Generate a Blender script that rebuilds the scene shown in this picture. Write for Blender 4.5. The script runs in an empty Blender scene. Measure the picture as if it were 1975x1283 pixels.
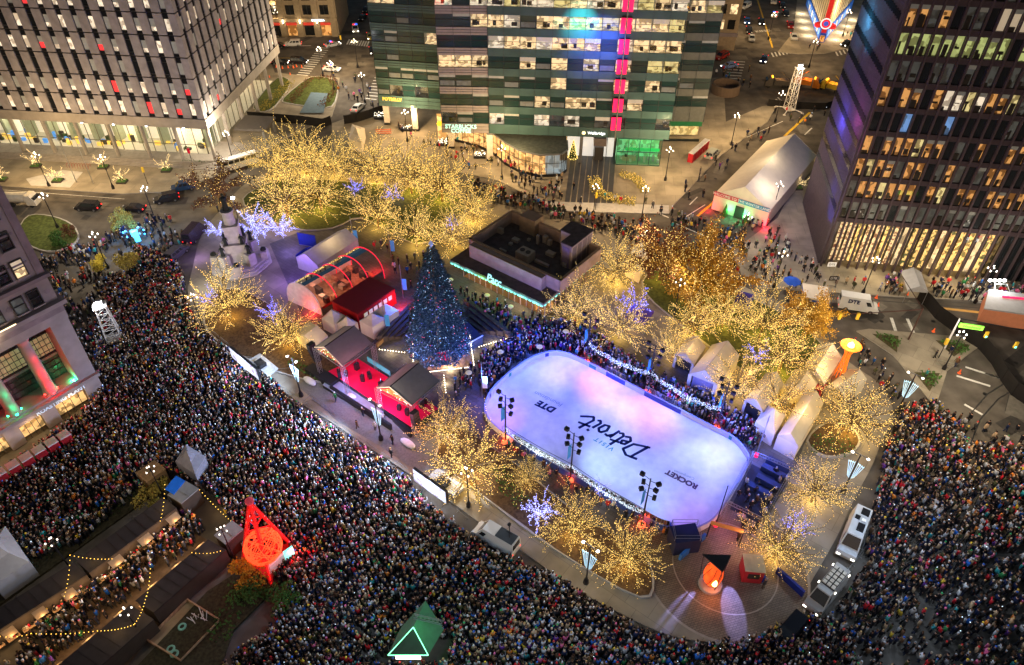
import bpy, math, random
import numpy as np
from mathutils import Vector, Matrix
random.seed(7); rng = np.random.default_rng(7)
SC = bpy.context.scene; COL = SC.collection
R = math.radians
# ---------------------------------------------------------------- camera
FPX, PITCH, ROLL, CAMH = 1421.25, .7138, .0047, 78.0
fw = Vector((0, math.cos(PITCH), -math.sin(PITCH))); rt0 = Vector((1, 0, 0)); up0 = rt0.cross(fw)
rt = rt0*math.cos(ROLL)+up0*math.sin(ROLL); up = -rt0*math.sin(ROLL)+up0*math.cos(ROLL)
cd = bpy.data.cameras.new('camera'); cam = bpy.data.objects.new('camera', cd); COL.objects.link(cam)
cam.matrix_world = Matrix(((rt.x, up.x, -fw.x, 0), (rt.y, up.y, -fw.y, 0), (rt.z, up.z, -fw.z, CAMH), (0, 0, 0, 1)))
cd.sensor_width = 36; cd.sensor_fit = 'HORIZONTAL'; cd.lens = 36*FPX/1975; cd.clip_start = .5; cd.clip_end = 3000
SC.camera = cam
# ---------------------------------------------------------------- night sky and moon
W = bpy.data.worlds.new('World'); SC.world = W; W.use_nodes = True
wn = W.node_tree.nodes; bg = wn['Background']
sky = wn.new('ShaderNodeTexSky'); sky.sky_type = 'NISHITA'; sky.sun_disc = False
sky.sun_elevation = R(4); sky.sun_rotation = R(200); sky.ozone_density = 3; sky.dust_density = 4
tn = wn.new('ShaderNodeMixRGB'); tn.blend_type = 'MULTIPLY'; tn.inputs[0].default_value = 1; tn.inputs[2].default_value = (1, .8, .62, 1)
W.node_tree.links.new(sky.outputs[0], tn.inputs[1]); W.node_tree.links.new(tn.outputs[0], bg.inputs[0]); bg.inputs[1].default_value = .125
sl = bpy.data.lights.new('moon', 'SUN'); sl.energy = .03; sl.angle = R(3); sl.color = (1, .92, .85)
so = bpy.data.objects.new('moon', sl); COL.objects.link(so); so.rotation_euler = (R(40), 0, R(20))
SC.view_settings.view_transform = 'Standard'; SC.view_settings.look = 'None'
SC.view_settings.exposure = 0; SC.view_settings.gamma = 1
SC.cycles.max_bounces = 4; SC.cycles.diffuse_bounces = 2; SC.cycles.glossy_bounces = 2
SC.cycles.transparent_max_bounces = 6; SC.cycles.transmission_bounces = 3
SC.cycles.sample_clamp_indirect = 3; SC.cycles.caustics_reflective = False; SC.cycles.caustics_refractive = False
# ---------------------------------------------------------------- helpers
def G(x, y, z=0.0):
    d = (x-987.5)/FPX*rt-(y-641.5)/FPX*up+fw
    t = (z-CAMH)/d.z
    return Vector((0, 0, CAMH))+d*t
def PX(w):
    d = Vector(w)-Vector((0, 0, CAMH)); k = d.dot(fw)
    return 987.5+FPX*d.dot(rt)/k, 641.5-FPX*d.dot(up)/k
def inpoly(p, poly):
    x, y = p[0], p[1]; c = False; n = len(poly); j = n-1
    for i in range(n):
        xi, yi = poly[i][0], poly[i][1]; xj, yj = poly[j][0], poly[j][1]
        if (yi > y) != (yj > y) and x < (xj-xi)*(y-yi)/(yj-yi)+xi: c = not c
        j = i
    return c
MATS = {}
def mat(name, col, rough=.7, metal=0, em=0, emc=None, noise=.12, scale=1.5, sample=False, alpha=1, spec=.5, bump=0):
    if name in MATS: return MATS[name]
    m = bpy.data.materials.new(name); m.use_nodes = True; MATS[name] = m
    nt = m.node_tree; b = nt.nodes['Principled BSDF']
    b.inputs['Roughness'].default_value = rough; b.inputs['Metallic'].default_value = metal
    b.inputs['Specular IOR Level'].default_value = spec
    c4 = (*col, 1)
    if noise > 0:
        tc = nt.nodes.new('ShaderNodeTexCoord'); n = nt.nodes.new('ShaderNodeTexNoise'); n.inputs['Scale'].default_value = scale
        n.inputs['Detail'].default_value = 4
        nt.links.new(tc.outputs['Object'], n.inputs['Vector'])
        r = nt.nodes.new('ShaderNodeValToRGB'); e = r.color_ramp.elements
        e[0].position = .3; e[1].position = .7
        e[0].color = tuple(c*(1-noise) for c in col)+(1,); e[1].color = tuple(min(1, c*(1+noise)) for c in col)+(1,)
        nt.links.new(n.outputs[0], r.inputs[0]); nt.links.new(r.outputs[0], b.inputs['Base Color'])
        if bump:
            bp = nt.nodes.new('ShaderNodeBump'); bp.inputs['Strength'].default_value = bump; bp.inputs['Distance'].default_value = .05
            nt.links.new(n.outputs[0], bp.inputs['Height']); nt.links.new(bp.outputs[0], b.inputs['Normal'])
    else: b.inputs['Base Color'].default_value = c4
    if em:
        b.inputs['Emission Color'].default_value = (*(emc or col), 1); b.inputs['Emission Strength'].default_value = em
        m.cycles.emission_sampling = 'AUTO' if sample else 'NONE'
    if alpha < 1: b.inputs['Alpha'].default_value = alpha
    m.diffuse_color = c4
    return m
class MB:
    def __init__(s): s.v = []; s.f = []; s.mi = []; s.ms = []
    def k(s, m):
        if m not in s.ms: s.ms.append(m)
        return s.ms.index(m)
    def face(s, pts, m):
        n = len(s.v); s.v += [tuple(p) for p in pts]; s.f.append(tuple(range(n, n+len(pts)))); s.mi.append(s.k(m))
    def mesh(s, vs, fs, m):
        n = len(s.v); s.v += [tuple(p) for p in vs]; k = s.k(m)
        for f in fs: s.f.append(tuple(n+i for i in f)); s.mi.append(k)
    def prism(s, poly, z0, z1, m, side=None, bottom=False):
        P = [(p[0], p[1]) for p in poly]
        a = sum(P[i][0]*P[(i+1) % len(P)][1]-P[(i+1) % len(P)][0]*P[i][1] for i in range(len(P)))
        if a < 0: P = P[::-1]
        n = len(P); vs = [(x, y, z0) for x, y in P]+[(x, y, z1) for x, y in P]
        s.mesh(vs, [tuple(range(n, 2*n))]+([tuple(range(n-1, -1, -1))] if bottom else []), m)
        s.mesh(vs, [(i, (i+1) % n, n+(i+1) % n, n+i) for i in range(n)], side or m)
    def box(s, c, size, m, rz=0):
        hx, hy = size[0]/2, size[1]/2; C, S = math.cos(rz), math.sin(rz)
        P = [(c[0]+x*C-y*S, c[1]+x*S+y*C) for x, y in ((-hx, -hy), (hx, -hy), (hx, hy), (-hx, hy))]
        s.prism(P, c[2], c[2]+size[2], m, bottom=True)
    def obox(s, o, a, b, c, m):      # corner + three edge vectors
        o = Vector(o); a = Vector(a); b = Vector(b); c = Vector(c)
        vs = [o, o+a, o+a+b, o+b, o+c, o+a+c, o+a+b+c, o+b+c]
        fs = [(0, 3, 2, 1), (4, 5, 6, 7), (0, 1, 5, 4), (1, 2, 6, 5), (2, 3, 7, 6), (3, 0, 4, 7)]
        if a.cross(b).dot(c) < 0: fs = [f[::-1] for f in fs]
        s.mesh(vs, fs, m)
    def tube(s, p0, p1, r0, r1, m, n=6, caps=True):
        p0 = Vector(p0); p1 = Vector(p1); d = (p1-p0)
        if d.length < 1e-5: return
        d.normalize(); a = d.orthogonal().normalized(); b = d.cross(a)
        vs = []
        for p, r in ((p0, r0), (p1, r1)):
            for i in range(n):
                t = 2*math.pi*i/n; vs.append(p+(a*math.cos(t)+b*math.sin(t))*r)
        fs = [(i, (i+1) % n, n+(i+1) % n, n+i) for i in range(n)]
        if caps: fs += [tuple(range(n-1, -1, -1)), tuple(range(n, 2*n))]
        s.mesh(vs, fs, m)
    def path(s, pts, r, m, n=5):
        for a, b in zip(pts[:-1], pts[1:]): s.tube(a, b, r, r, m, n)
    def lathe(s, prof, m, n=12, c=(0, 0, 0), sx=1, sy=1):
        vs = []; fs = []
        for r, z in prof:
            for i in range(n):
                t = 2*math.pi*i/n; vs.append((c[0]+r*math.cos(t)*sx, c[1]+r*math.sin(t)*sy, c[2]+z))
        for j in range(len(prof)-1):
            for i in range(n): fs.append((j*n+i, j*n+(i+1) % n, (j+1)*n+(i+1) % n, (j+1)*n+i))
        fs.append(tuple(range(n-1, -1, -1))); k = (len(prof)-1)*n; fs.append(tuple(range(k, k+n)))
        s.mesh(vs, fs, m)
    def build(s, name, parent=None, smooth=False):
        me = bpy.data.meshes.new(name); o = bpy.data.objects.new(name, me); COL.objects.link(o)
        off = Vector((0, 0, 0)); q = parent
        if q is not None:
            while q is not None: off += q.location; q = q.parent
        me.from_pydata([(x-off.x, y-off.y, z-off.z) for x, y, z in s.v], [], s.f)
        for m in s.ms: me.materials.append(m)
        me.polygons.foreach_set('material_index', s.mi)
        if smooth: me.polygons.foreach_set('use_smooth', [True]*len(s.f))
        me.update()
        if parent is not None: o.parent = parent
        return o
def tag(o, label, cat, group=None, kind=None):
    if label: o['label'] = label
    if cat: o['category'] = cat
    if group: o['group'] = group
    if kind: o['kind'] = kind
    return o
def thing(name, label, cat, loc=(0, 0, 0), rz=0, group=None):
    o = bpy.data.objects.new(name, None); COL.objects.link(o); o.empty_display_size = .5
    o.location = loc; o.rotation_euler = (0, 0, rz); return tag(o, label, cat, group)
def proto(name):            # parts are built round the origin; the root is placed afterwards
    return thing(name, None, None)
def dup(o, parent=None):
    c = o.copy(); COL.objects.link(c)
    if parent is not None: c.parent = parent
    for ch in list(o.children): dup(ch, c)
    return c
USED = set()
def place(p, loc, rz=0, label=None, cat=None, group=None, s=1):
    o = p if p.name not in USED else dup(p)
    if o is p: USED.add(p.name)
    o.location = loc; o.rotation_euler = (0, 0, rz); o.scale = (s, s, s); tag(o, label, cat, group); return o
def struct(mb, name): o = mb.build(name); o['kind'] = 'structure'; return o
LK = 3.4
def lamp(loc, e, col, parent=None, r=.15, kind='POINT', name='lamp_light', rot=None, spot=None, blend=.5):
    l = bpy.data.lights.new(name, kind); l.energy = e*LK; l.color = col; l.shadow_soft_size = r
    if spot: l.spot_size = spot; l.spot_blend = blend
    o = bpy.data.objects.new(name, l); COL.objects.link(o)
    off = Vector((0, 0, 0)); q = parent
    while q is not None: off += q.location; q = q.parent
    o.location = Vector(loc)-off
    if rot is not None: o.rotation_euler = rot
    o.visible_glossy = False
    if parent is not None: o.parent = parent
    return o
def aim(a, b): return (Vector(b)-Vector(a)).to_track_quat('-Z', 'Y').to_euler()
def text_mesh(body, size, m, name='lettering', depth=.02, bold=0, shear=0, align='CENTER', spacing=1):
    c = bpy.data.curves.new(name, 'FONT'); c.body = body; c.size = size; c.extrude = depth; c.offset = bold
    c.shear = shear; c.align_x = align; c.align_y = 'CENTER'; c.space_character = spacing; c.resolution_u = 3
    o = bpy.data.objects.new(name, c); COL.objects.link(o)
    dg = bpy.context.evaluated_depsgraph_get(); me = bpy.data.meshes.new_from_object(o.evaluated_get(dg))
    bpy.data.objects.remove(o); me.materials.clear(); me.materials.append(m)
    q = bpy.data.objects.new(name, me); COL.objects.link(q); return q
def put_text(q, org, xd, yd, parent):       # lay lettering on a surface with its own right and up directions
    xd = Vector(xd).normalized(); yd = Vector(yd); yd = (yd-xd*yd.dot(xd)).normalized(); zd = xd.cross(yd)
    off = Vector((0, 0, 0)); p = parent
    while p is not None: off += p.location; p = p.parent
    o = Vector(org)-off
    M = Matrix(((xd.x, yd.x, zd.x, o.x), (xd.y, yd.y, zd.y, o.y), (xd.z, yd.z, zd.z, o.z), (0, 0, 0, 1)))
    q.data.transform(M); q.parent = parent; return q
def smooth_poly(pts, n=6):
    out = []; N = len(pts)
    for i in range(N):
        p0, p1, p2, p3 = (Vector(pts[(i+k-1) % N]) for k in range(4))
        for j in range(n):
            t = j/n
            out.append(.5*((2*p1)+(p2-p0)*t+(2*p0-5*p1+4*p2-p3)*t*t+(3*p1-p0-3*p2+p3)*t**3))
    return out
def g2(pts, z=0): return [G(x, y, z) for x, y in pts]
# park grid
AZ = -.665; UU = Vector((math.cos(AZ), math.sin(AZ), 0)); VV = Vector((-math.sin(AZ), math.cos(AZ), 0)); ZZ = Vector((0, 0, 1))
# ---------------------------------------------------------------- materials
BLACK = mat('black_paint', (.015, .015, .017), .4); DARK = mat('dark_rubber', (.03, .03, .032), .8)
STEEL = mat('galvanised_steel', (.45, .46, .47), .35, .8); WHITE = mat('white_paint', (.78, .78, .76), .45)
ASPH = mat('asphalt', (.105, .092, .076), .85, noise=.35, scale=.35)
CONC = mat('concrete', (.33, .31, .28), .85, noise=.2, scale=.4)
STONE = mat('pale_stone', (.42, .39, .36), .75, noise=.2, scale=.8)
# ================================================================ GROUND, ROADS, PAVEMENTS
def flat(name, polys, m, z, th=0, px=True, kind='structure', side=None):
    mb = MB()
    for P in polys:
        P = g2(P, z) if px else P
        if th: mb.prism([(p[0], p[1]) for p in P], z-th, z, m, side)
        else:
            P = [(p[0], p[1], z) for p in P]
            a = sum(P[i][0]*P[(i+1) % len(P)][1]-P[(i+1) % len(P)][0]*P[i][1] for i in range(len(P)))
            mb.face(P if a > 0 else P[::-1], m)
    o = mb.build(name)
    if kind: o['kind'] = kind
    return o
def pave_mat(name, c1, c2, sx, sy, rz=AZ, mort=.02, rough=.8):
    m = bpy.data.materials.new(name); m.use_nodes = True; nt = m.node_tree; b = nt.nodes['Principled BSDF']; b.inputs['Roughness'].default_value = rough
    tc = nt.nodes.new('ShaderNodeTexCoord'); mp = nt.nodes.new('ShaderNodeMapping'); mp.inputs['Rotation'].default_value = (0, 0, -rz)
    br = nt.nodes.new('ShaderNodeTexBrick'); br.offset = .5; br.inputs['Scale'].default_value = 1
    br.inputs['Brick Width'].default_value = sx; br.inputs['Row Height'].default_value = sy; br.inputs['Mortar Size'].default_value = mort
    br.inputs['Color1'].default_value = (*c1, 1); br.inputs['Color2'].default_value = (*c2, 1); br.inputs['Mortar'].default_value = (*[c*.45 for c in c1], 1)
    n = nt.nodes.new('ShaderNodeTexNoise'); n.inputs['Scale'].default_value = .25; n.inputs['Detail'].default_value = 5
    r = nt.nodes.new('ShaderNodeValToRGB'); r.color_ramp.elements[0].color = (.55, .55, .55, 1); r.color_ramp.elements[0].position = .35
    r.color_ramp.elements[1].color = (1, 1, 1, 1); r.color_ramp.elements[1].position = .6
    mx = nt.nodes.new('ShaderNodeMixRGB'); mx.blend_type = 'MULTIPLY'; mx.inputs[0].default_value = .8
    L = nt.links.new
    L(tc.outputs['Object'], mp.inputs[0]); L(mp.outputs[0], br.inputs[0]); L(tc.outputs['Object'], n.inputs[0]); L(n.outputs[0], r.inputs[0])
    L(br.outputs[0], mx.inputs[1]); L(r.outputs[0], mx.inputs[2]); L(mx.outputs[0], b.inputs['Base Color'])
    return m
SLAB = pave_mat('pavement_slabs', (.32, .28, .21), (.26, .225, .17), 3, 3, AZ)
SLAB2 = pave_mat('plaza_slabs', (.36, .31, .23), (.30, .26, .19), 4, 4, -.1)
PAVER = pave_mat('brick_pavers', (.26, .21, .15), (.2, .16, .12), .5, .25, .3, .03)
DPAVE = pave_mat('dark_pavers', (.15, .14, .13), (.12, .11, .1), 1.2, .6, AZ)
GRASS = mat('winter_grass', (.07, .085, .025), .9, noise=.5, scale=2); MULCH = mat('mulch', (.09, .055, .03), .95, noise=.5, scale=3)
GRAN = mat('granite_kerb', (.38, .36, .33), .7, noise=.1)
g = MB(); g.face([(-900, -300, 0), (900, -300, 0), (900, 1600, 0), (-900, 1600, 0)], ASPH); struct(g, 'ground')
PLZL = [(-60, 356), (0, 359), (235, 374), (345, 368), (400, 345), (460, 322), (560, 262), (640, 225), (652, 185), (655, 150), (590, 146), (530, 140), (500, 60), (-60, 60)]
flat('pavement_west', [PLZL], SLAB2, .13, .13, side=GRAN)
CWP = [(640, 238), (735, 205), (735, 150), (1395, 150), (1400, 235), (1470, 205), (1500, 200), (1480, 235), (1390, 300), (1300, 395), (1290, 412), (1100, 408), (1050, 392), (960, 348), (900, 334), (760, 320), (640, 300)]
flat('pavement_north', [CWP], SLAB2, .13, .13, side=GRAN)
flat('pavement_corner', [[(1500, 100), (1530, 62), (1540, -20), (1700, -20), (1680, 60), (1640, 92), (1592, 103), (1540, 104)]], SLAB2, .13, .13, side=GRAN)
flat('pavement_east', [[(1412, 484), (1430, 530), (1480, 556), (1700, 570), (2100, 592), (2100, 300), (1560, 300), (1500, 420)]], SLAB2, .13, .13, side=GRAN)
ISL = [(372, 515), (362, 570), (385, 628), (440, 668), (550, 758), (640, 815), (760, 895), (862, 963), (930, 1012), (994, 1054), (1110, 1135), (1200, 1185), (1290, 1225), (1370, 1238), (1440, 1232), (1500, 1208), (1535, 1180), (1545, 1156), (1612, 1039), (1643, 972), (1682, 898), (1698, 858), (1722, 803), (1715, 770), (1690, 735), (1640, 700), (1590, 650), (1540, 600), (1450, 560), (1330, 500), (1250, 468), (1150, 440), (1000, 402), (930, 384), (860, 356), (700, 335), (560, 325), (480, 350), (430, 400), (390, 450)]
ISLw = [(p.x, p.y) for p in smooth_poly(g2(ISL, .15), 4)]
flat('park_pavement', [ISLw], SLAB, .15, .15, px=False, side=GRAN)
flat('park_paving', [[(520, 470), (700, 400), (860, 470), (1050, 560), (1160, 620), (1300, 680), (1420, 740), (1560, 830), (1530, 920), (1450, 960), (1400, 1060), (1250, 1090), (1000, 900), (840, 810), (700, 720), (620, 690), (560, 560)]], DPAVE, .158)
flat('stage_forecourt', [[(575, 745), (620, 700), (690, 740), (850, 850), (865, 890), (850, 920), (790, 900), (735, 862), (650, 812)]], mat('grey_setts', (.15, .15, .145), .8, noise=.2, scale=4), .163)
c0 = G(1398, 1092, .17); rr = (G(1262, 1150, .17)-c0).length
circ = [(c0.x+rr*math.cos(t*.1309), c0.y+rr*math.sin(t*.1309)) for t in range(48)]
flat('round_plaza', [circ], PAVER, .171, px=False)
rb = MB()
for k in range(48):
    a, b = k*.1309, (k+1)*.1309
    for r0, r1 in ((rr*.97, rr*1.0), (rr*.62, rr*.635)):
        rb.face([(c0.x+r*math.cos(t), c0.y+r*math.sin(t), .176) for r, t in ((r0, a), (r1, a), (r1, b), (r0, b))], mat('pale_paver_band', (.34, .3, .24), .8))
struct(rb, 'paving_bands')
# planting beds with granite edges
def bed(px, m, z=.45, edge=.3, name='planting_bed'):
    P = smooth_poly(g2(px, z), 3); c = sum(P, Vector())/len(P); mb = MB()
    mb.prism([(p.x, p.y) for p in P], 0, z, GRAN)
    Q = [c+(p-c)*(1-edge/max(.5, (p-c).length)) for p in P]
    mb.face([(p.x, p.y, z+.02) for p in (Q if sum(Q[i].x*Q[(i+1) % len(Q)].y-Q[(i+1) % len(Q)].x*Q[i].y for i in range(len(Q))) > 0 else Q[::-1])], m)
    return struct(mb, name)
bed([(838, 880), (900, 932), (1000, 1010), (1110, 1085), (1237, 1153), (1262, 1120), (1235, 1062), (1130, 1000), (1010, 905), (930, 850), (880, 820)], MULCH)
bed([(400, 640), (470, 690), (560, 725), (640, 735), (655, 690), (600, 650), (540, 600), (470, 560), (420, 560), (395, 590)], MULCH)
bed([(470, 395), (560, 440), (640, 440), (700, 420), (800, 470), (870, 440), (900, 400), (860, 370), (700, 352), (560, 345), (490, 365)], GRASS, .35)
bed([(1240, 560), (1330, 640), (1440, 720), (1530, 770), (1600, 720), (1590, 668), (1520, 610), (1420, 560), (1320, 520), (1260, 520)], GRASS, .3)
bed([(1555, 850), (1590, 880), (1640, 875), (1660, 850), (1640, 822), (1590, 815)], MULCH, .5)
bed([(35, 445), (50, 470), (90, 485), (130, 478), (152, 458), (140, 432), (100, 416), (55, 415)], GRASS, .3)
bed([(600, 148), (545, 190), (560, 200), (600, 205), (640, 205), (652, 175), (645, 155)], GRASS, .3)
bed([(535, 150), (490, 200), (500, 216), (530, 205), (560, 160)], GRASS, .4)
TRI = [(1652, 638), (1676, 634), (1870, 651), (1889, 668), (1827, 715), (1810, 769), (1793, 772), (1753, 722), (1723, 685)]
flat('traffic_island', [TRI], SLAB, .15, .15, side=GRAN)
BARK = mat('bark_chip', (.07, .06, .03), .95, noise=.4, scale=4)
flat('traffic_island_beds', [[(1682, 644), (1733, 648), (1730, 680)], [(1804, 656), (1872, 665), (1840, 688)], [(1763, 718), (1813, 720), (1793, 755)]], BARK, .165)
flat('market_floor', [[(60, 1283), (330, 1000), (430, 1060), (200, 1340)]], mat('timber_deck', (.13, .085, .05), .8, noise=.25), .06, .06)
flat('market_planting_strip', [[(-40, 1120), (280, 925), (300, 950), (-20, 1180)], [(250, 1300), (400, 1140), (470, 1095), (540, 1125), (450, 1215), (420, 1300)]], mat('groundcover', (.045, .04, .022), .95, noise=.5, scale=3), .3, .3)
# painted markings
mk = MB(); PW = mat('road_marking_white', (.62, .61, .56), .7, noise=.25, scale=3); PY = mat('road_marking_yellow', (.6, .38, .04), .7, noise=.25, scale=3)
def stripe(a, b, w, m, z=.007):
    A, B = G(*a), G(*b); d = (B-A).normalized(); n = Vector((-d.y, d.x, 0))*w/2
    mk.face([(p.x, p.y, z) for p in (A-n, B-n, B+n, A+n)], m)
def cross(a, b, c, n, w=.45):     # stripes between rail a-b and rail a-c
    A, B, Cc = G(*a), G(*b), G(*c)
    for i in range(n):
        o = A+(B-A)*(i/(n-1)); e = o+(Cc-A); d = (e-o).normalized(); q = Vector((-d.y, d.x, 0))*w/2
        mk.face([(p.x, p.y, .007) for p in (o-q, e-q, e+q, o+q)], PW)
cross((572, 144), (615, 92), (594, 146), 14); cross((669, 86), (707, 90), (674, 76), 9); cross((705, 190), (722, 150), (726, 192), 8)
cross((1393, 168), (1408, 118), (1424, 170), 10); cross((1488, 102), (1540, 92), (1492, 110), 9); cross((1612, 100), (1640, 92), (1616, 108), 5)
cross((1480, 205), (1500, 188), (1490, 214), 6)
for a, b, w, m in [((1461, 0), (1490, 92), .5, PY), ((1513, 263), (1562, 217), .6, PY), ((1345, 417), (1388, 380), .5, PY), ((1800, 593), (1975, 612), .6, mat('tactile_yellow', (.6, .35, .1), .8)),
        ((1719, 613), (1728, 640), .5, PW), ((1750, 615), (1762, 642), .5, PW), ((1862, 708), (1930, 730), .4, PW), ((1845, 725), (1910, 745), .4, PW), ((1900, 720), (1975, 745), .35, PW),
        ((1460, 432), (1520, 462), .3, PW), ((1300, 430), (1412, 478), .3, PW), ((1255, 405), (1290, 420), .3, PW), ((1330, 395), (1345, 380), .2, PW), ((1440, 265), (1510, 234), .15, PW), ((1552, 260), (1566, 247), .3, PW),
        ((560, 90), (600, 88), .3, PW), ((535, 112), (570, 112), .25, PY), ((0, 366), (240, 384), .12, PW), ((1500, 590), (1600, 600), .15, PW), ((1800, 790), (1790, 815), .3, PW), ((1860, 780), (1895, 800), .4, PW), ((1320, 420), (1360, 395), .2, PW)]: stripe(a, b, w, m)
struct(mk, 'road_markings')
ml = text_mesh('KING', 2.2, PW, 'lane_lettering', .002); ml.location = G(1472, 60, .008); ml.rotation_euler = (0, 0, .25); ml['kind'] = 'structure'; ml.name = 'lane_lettering'
rl = MB(); RAIL = mat('rail_groove', (.05, .05, .05), .35, .4)
for P in ([(872, 342), (960, 368), (1060, 396), (1200, 428), (1320, 470), (1420, 512), (1520, 552), (1620, 575), (1975, 600)], [(880, 336), (975, 364), (1070, 390), (1210, 422), (1330, 464), (1430, 506), (1530, 546), (1630, 569), (1975, 592)], [(0, 372), (250, 392), (400, 392)], [(0, 380), (250, 402), (400, 404)],
          [(1850, 850), (1870, 800), (1905, 760), (1960, 725)], [(1872, 856), (1890, 810), (1925, 770), (1975, 740)]):
    W_ = g2(P, .01)
    for a, b in zip(W_[:-1], W_[1:]):
        d = (b-a).normalized(); n = Vector((-d.y, d.x, 0))*.09; rl.face([a-n, b-n, b+n, a+n], RAIL)
struct(rl, 'tram_rails')
# dark striped crossing carpet in front of the glass building
cw = MB()
for i in range(8):
    x0 = 1088+i*11.8; x1 = x0+9.5
    A, B, C_, D = G(x0+14-i*.9, 296), G(x1+14-i*.9, 296), G(x1, 398), G(x0, 398)
    cw.face([(p.x, p.y, .142) for p in (D, C_, B, A)], mat('dark_granite_strip', (.06, .06, .065), .5))
struct(cw, 'granite_strips')
flat('pale_paving_patches', [[(1040, 388), (1290, 396), (1290, 412), (1100, 408), (1060, 398)], [(50, 345), (120, 328), (160, 332), (135, 362), (60, 358)]], mat('new_concrete', (.46, .44, .41), .8), .148)

pt = MB(); rp_ = random.Random(12); PM1 = mat('asphalt_patch_dark', (.055, .05, .045), .9, noise=.2); PM2 = mat('asphalt_patch_pale', (.16, .145, .12), .9, noise=.2); MHC = mat('manhole_cover', (.03, .03, .03), .5, .5)
for x, y in ((60, 380), (200, 384), (330, 380), (600, 120), (620, 70), (700, 120), (690, 60), (1440, 160), (1500, 150), (1560, 140), (1450, 100), (1480, 60), (1420, 30), (1560, 240), (1350, 400), (1300, 430), (1400, 440), (1120, 415), (1000, 380), (1700, 620), (1800, 620), (1900, 640), (1900, 760), (1960, 700), (1830, 820), (1900, 830), (1940, 600), (1640, 590), (1520, 580), (220, 410), (250, 440), (880, 360), (1380, 345), (1330, 385)):
    q = G(x, y, .004); r_ = rp_.uniform(0, 1.6)
    for k in range(2):
        p_ = q+Vector((rp_.uniform(-5, 5), rp_.uniform(-5, 5), .0005*k)); a_, b_ = rp_.uniform(.8, 3.5), rp_.uniform(.5, 1.5); c_, s_ = math.cos(r_), math.sin(r_)
        pt.face([(p_.x+u*c_-v*s_, p_.y+u*s_+v*c_, p_.z+(x % 7)*.0001) for u, v in ((-a_, -b_), (a_, -b_), (a_, b_), (-a_, b_))], (PM1, PM2)[(x+k) % 2])
    pt.face([(q.x+.35*math.cos(t*.628), q.y+.35*math.sin(t*.628), .0062) for t in range(10)], MHC)
struct(pt, 'road_patches')
# ================================================================ BUILDINGS
class FR:                       # vertical facade frame: t along, n outward, z up
    def __init__(s, O, az): s.O = Vector((O[0], O[1], 0)); s.d = Vector((math.cos(az), math.sin(az), 0)); s.n = Vector((math.sin(az), -math.cos(az), 0))
    def p(s, t, n, z): return s.O+s.d*t+s.n*n+ZZ*z
    def box(s, mb, t0, t1, n0, n1, z0, z1, m): mb.obox(s.p(t0, n0, z0), s.d*(t1-t0), s.n*(n1-n0), ZZ*(z1-z0), m)
    def quad(s, mb, t0, t1, n, z0, z1, m): mb.face([s.p(t0, n, z0), s.p(t1, n, z0), s.p(t1, n, z1), s.p(t0, n, z1)], m)
def glow_mat(name, col, es, dark=.25, scale=(1.5, 1.5, 1.2), col2=None):
    m = bpy.data.materials.new(name); m.use_nodes = True; nt = m.node_tree; b = nt.nodes['Principled BSDF']
    b.inputs['Base Color'].default_value = (*[c*.5 for c in col], 1); b.inputs['Roughness'].default_value = .8
    tc = nt.nodes.new('ShaderNodeTexCoord'); mp = nt.nodes.new('ShaderNodeMapping'); mp.inputs['Scale'].default_value = scale
    v = nt.nodes.new('ShaderNodeTexVoronoi'); v.inputs['Scale'].default_value = 1; v.distance = 'CHEBYCHEV'
    r = nt.nodes.new('ShaderNodeValToRGB'); e = r.color_ramp.elements; e[0].position = .25; e[1].position = .42
    r.color_ramp.interpolation = 'CONSTANT'
    e[0].color = (*[c*dark for c in (col2 or col)], 1); e[1].color = (*col, 1)
    x = r.color_ramp.elements.new(.75); x.color = (*[min(1, c*.75) for c in col], 1)
    L = nt.links.new
    L(tc.outputs['Object'], mp.inputs[0]); L(mp.outputs[0], v.inputs[0])
    sp = nt.nodes.new('ShaderNodeSeparateColor'); L(v.outputs['Color'], sp.inputs[0]); L(sp.outputs[0], r.inputs[0])
    L(r.outputs[0], b.inputs['Emission Color']); b.inputs['Emission Strength'].default_value = es
    m.cycles.emission_sampling = 'NONE'; return m
def pane_mat(name, col=(1, 1, 1), gl=.12):
    m = bpy.data.materials.new(name); m.use_nodes = True; nt = m.node_tree; nt.nodes.clear()
    o = nt.nodes.new('ShaderNodeOutputMaterial'); t = nt.nodes.new('ShaderNodeBsdfTransparent'); t.inputs[0].default_value = (*col, 1)
    gz = nt.nodes.new('ShaderNodeBsdfGlossy'); gz.inputs['Roughness'].default_value = .03; mx = nt.nodes.new('ShaderNodeMixShader')
    lw = nt.nodes.new('ShaderNodeLayerWeight'); lw.inputs[0].default_value = .3
    mm = nt.nodes.new('ShaderNodeMath'); mm.operation = 'ADD'; mm.inputs[1].default_value = gl; mm.use_clamp = True
    nt.links.new(lw.outputs['Fresnel'], mm.inputs[0]); nt.links.new(mm.outputs[0], mx.inputs[0])
    nt.links.new(t.outputs[0], mx.inputs[1]); nt.links.new(gz.outputs[0], mx.inputs[2]); nt.links.new(mx.outputs[0], o.inputs[0]); return m
CLEAR = pane_mat('clear_glass'); GREENGL = pane_mat('green_glass', (.6, .95, .8), .1)
G_WARM = glow_mat('lit_room_warm', (1, .72, .38), 1.25); G_YEL = glow_mat('lit_room_yellow', (1, .82, .35), .8, .2)
G_WHITE = glow_mat('lit_room_white', (1, .84, .62), 1.0, .3); G_ORG = glow_mat('lit_room_orange', (1, .48, .14), .7, .08, (1.3, 1.3, 1))
G_RED = mat('red_lit_blind', (.9, .05, .04), .8, em=.8, emc=(1, .05, .06)); G_GREEN = glow_mat('lit_room_green', (.35, .9, .45), .55, .2)
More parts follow.
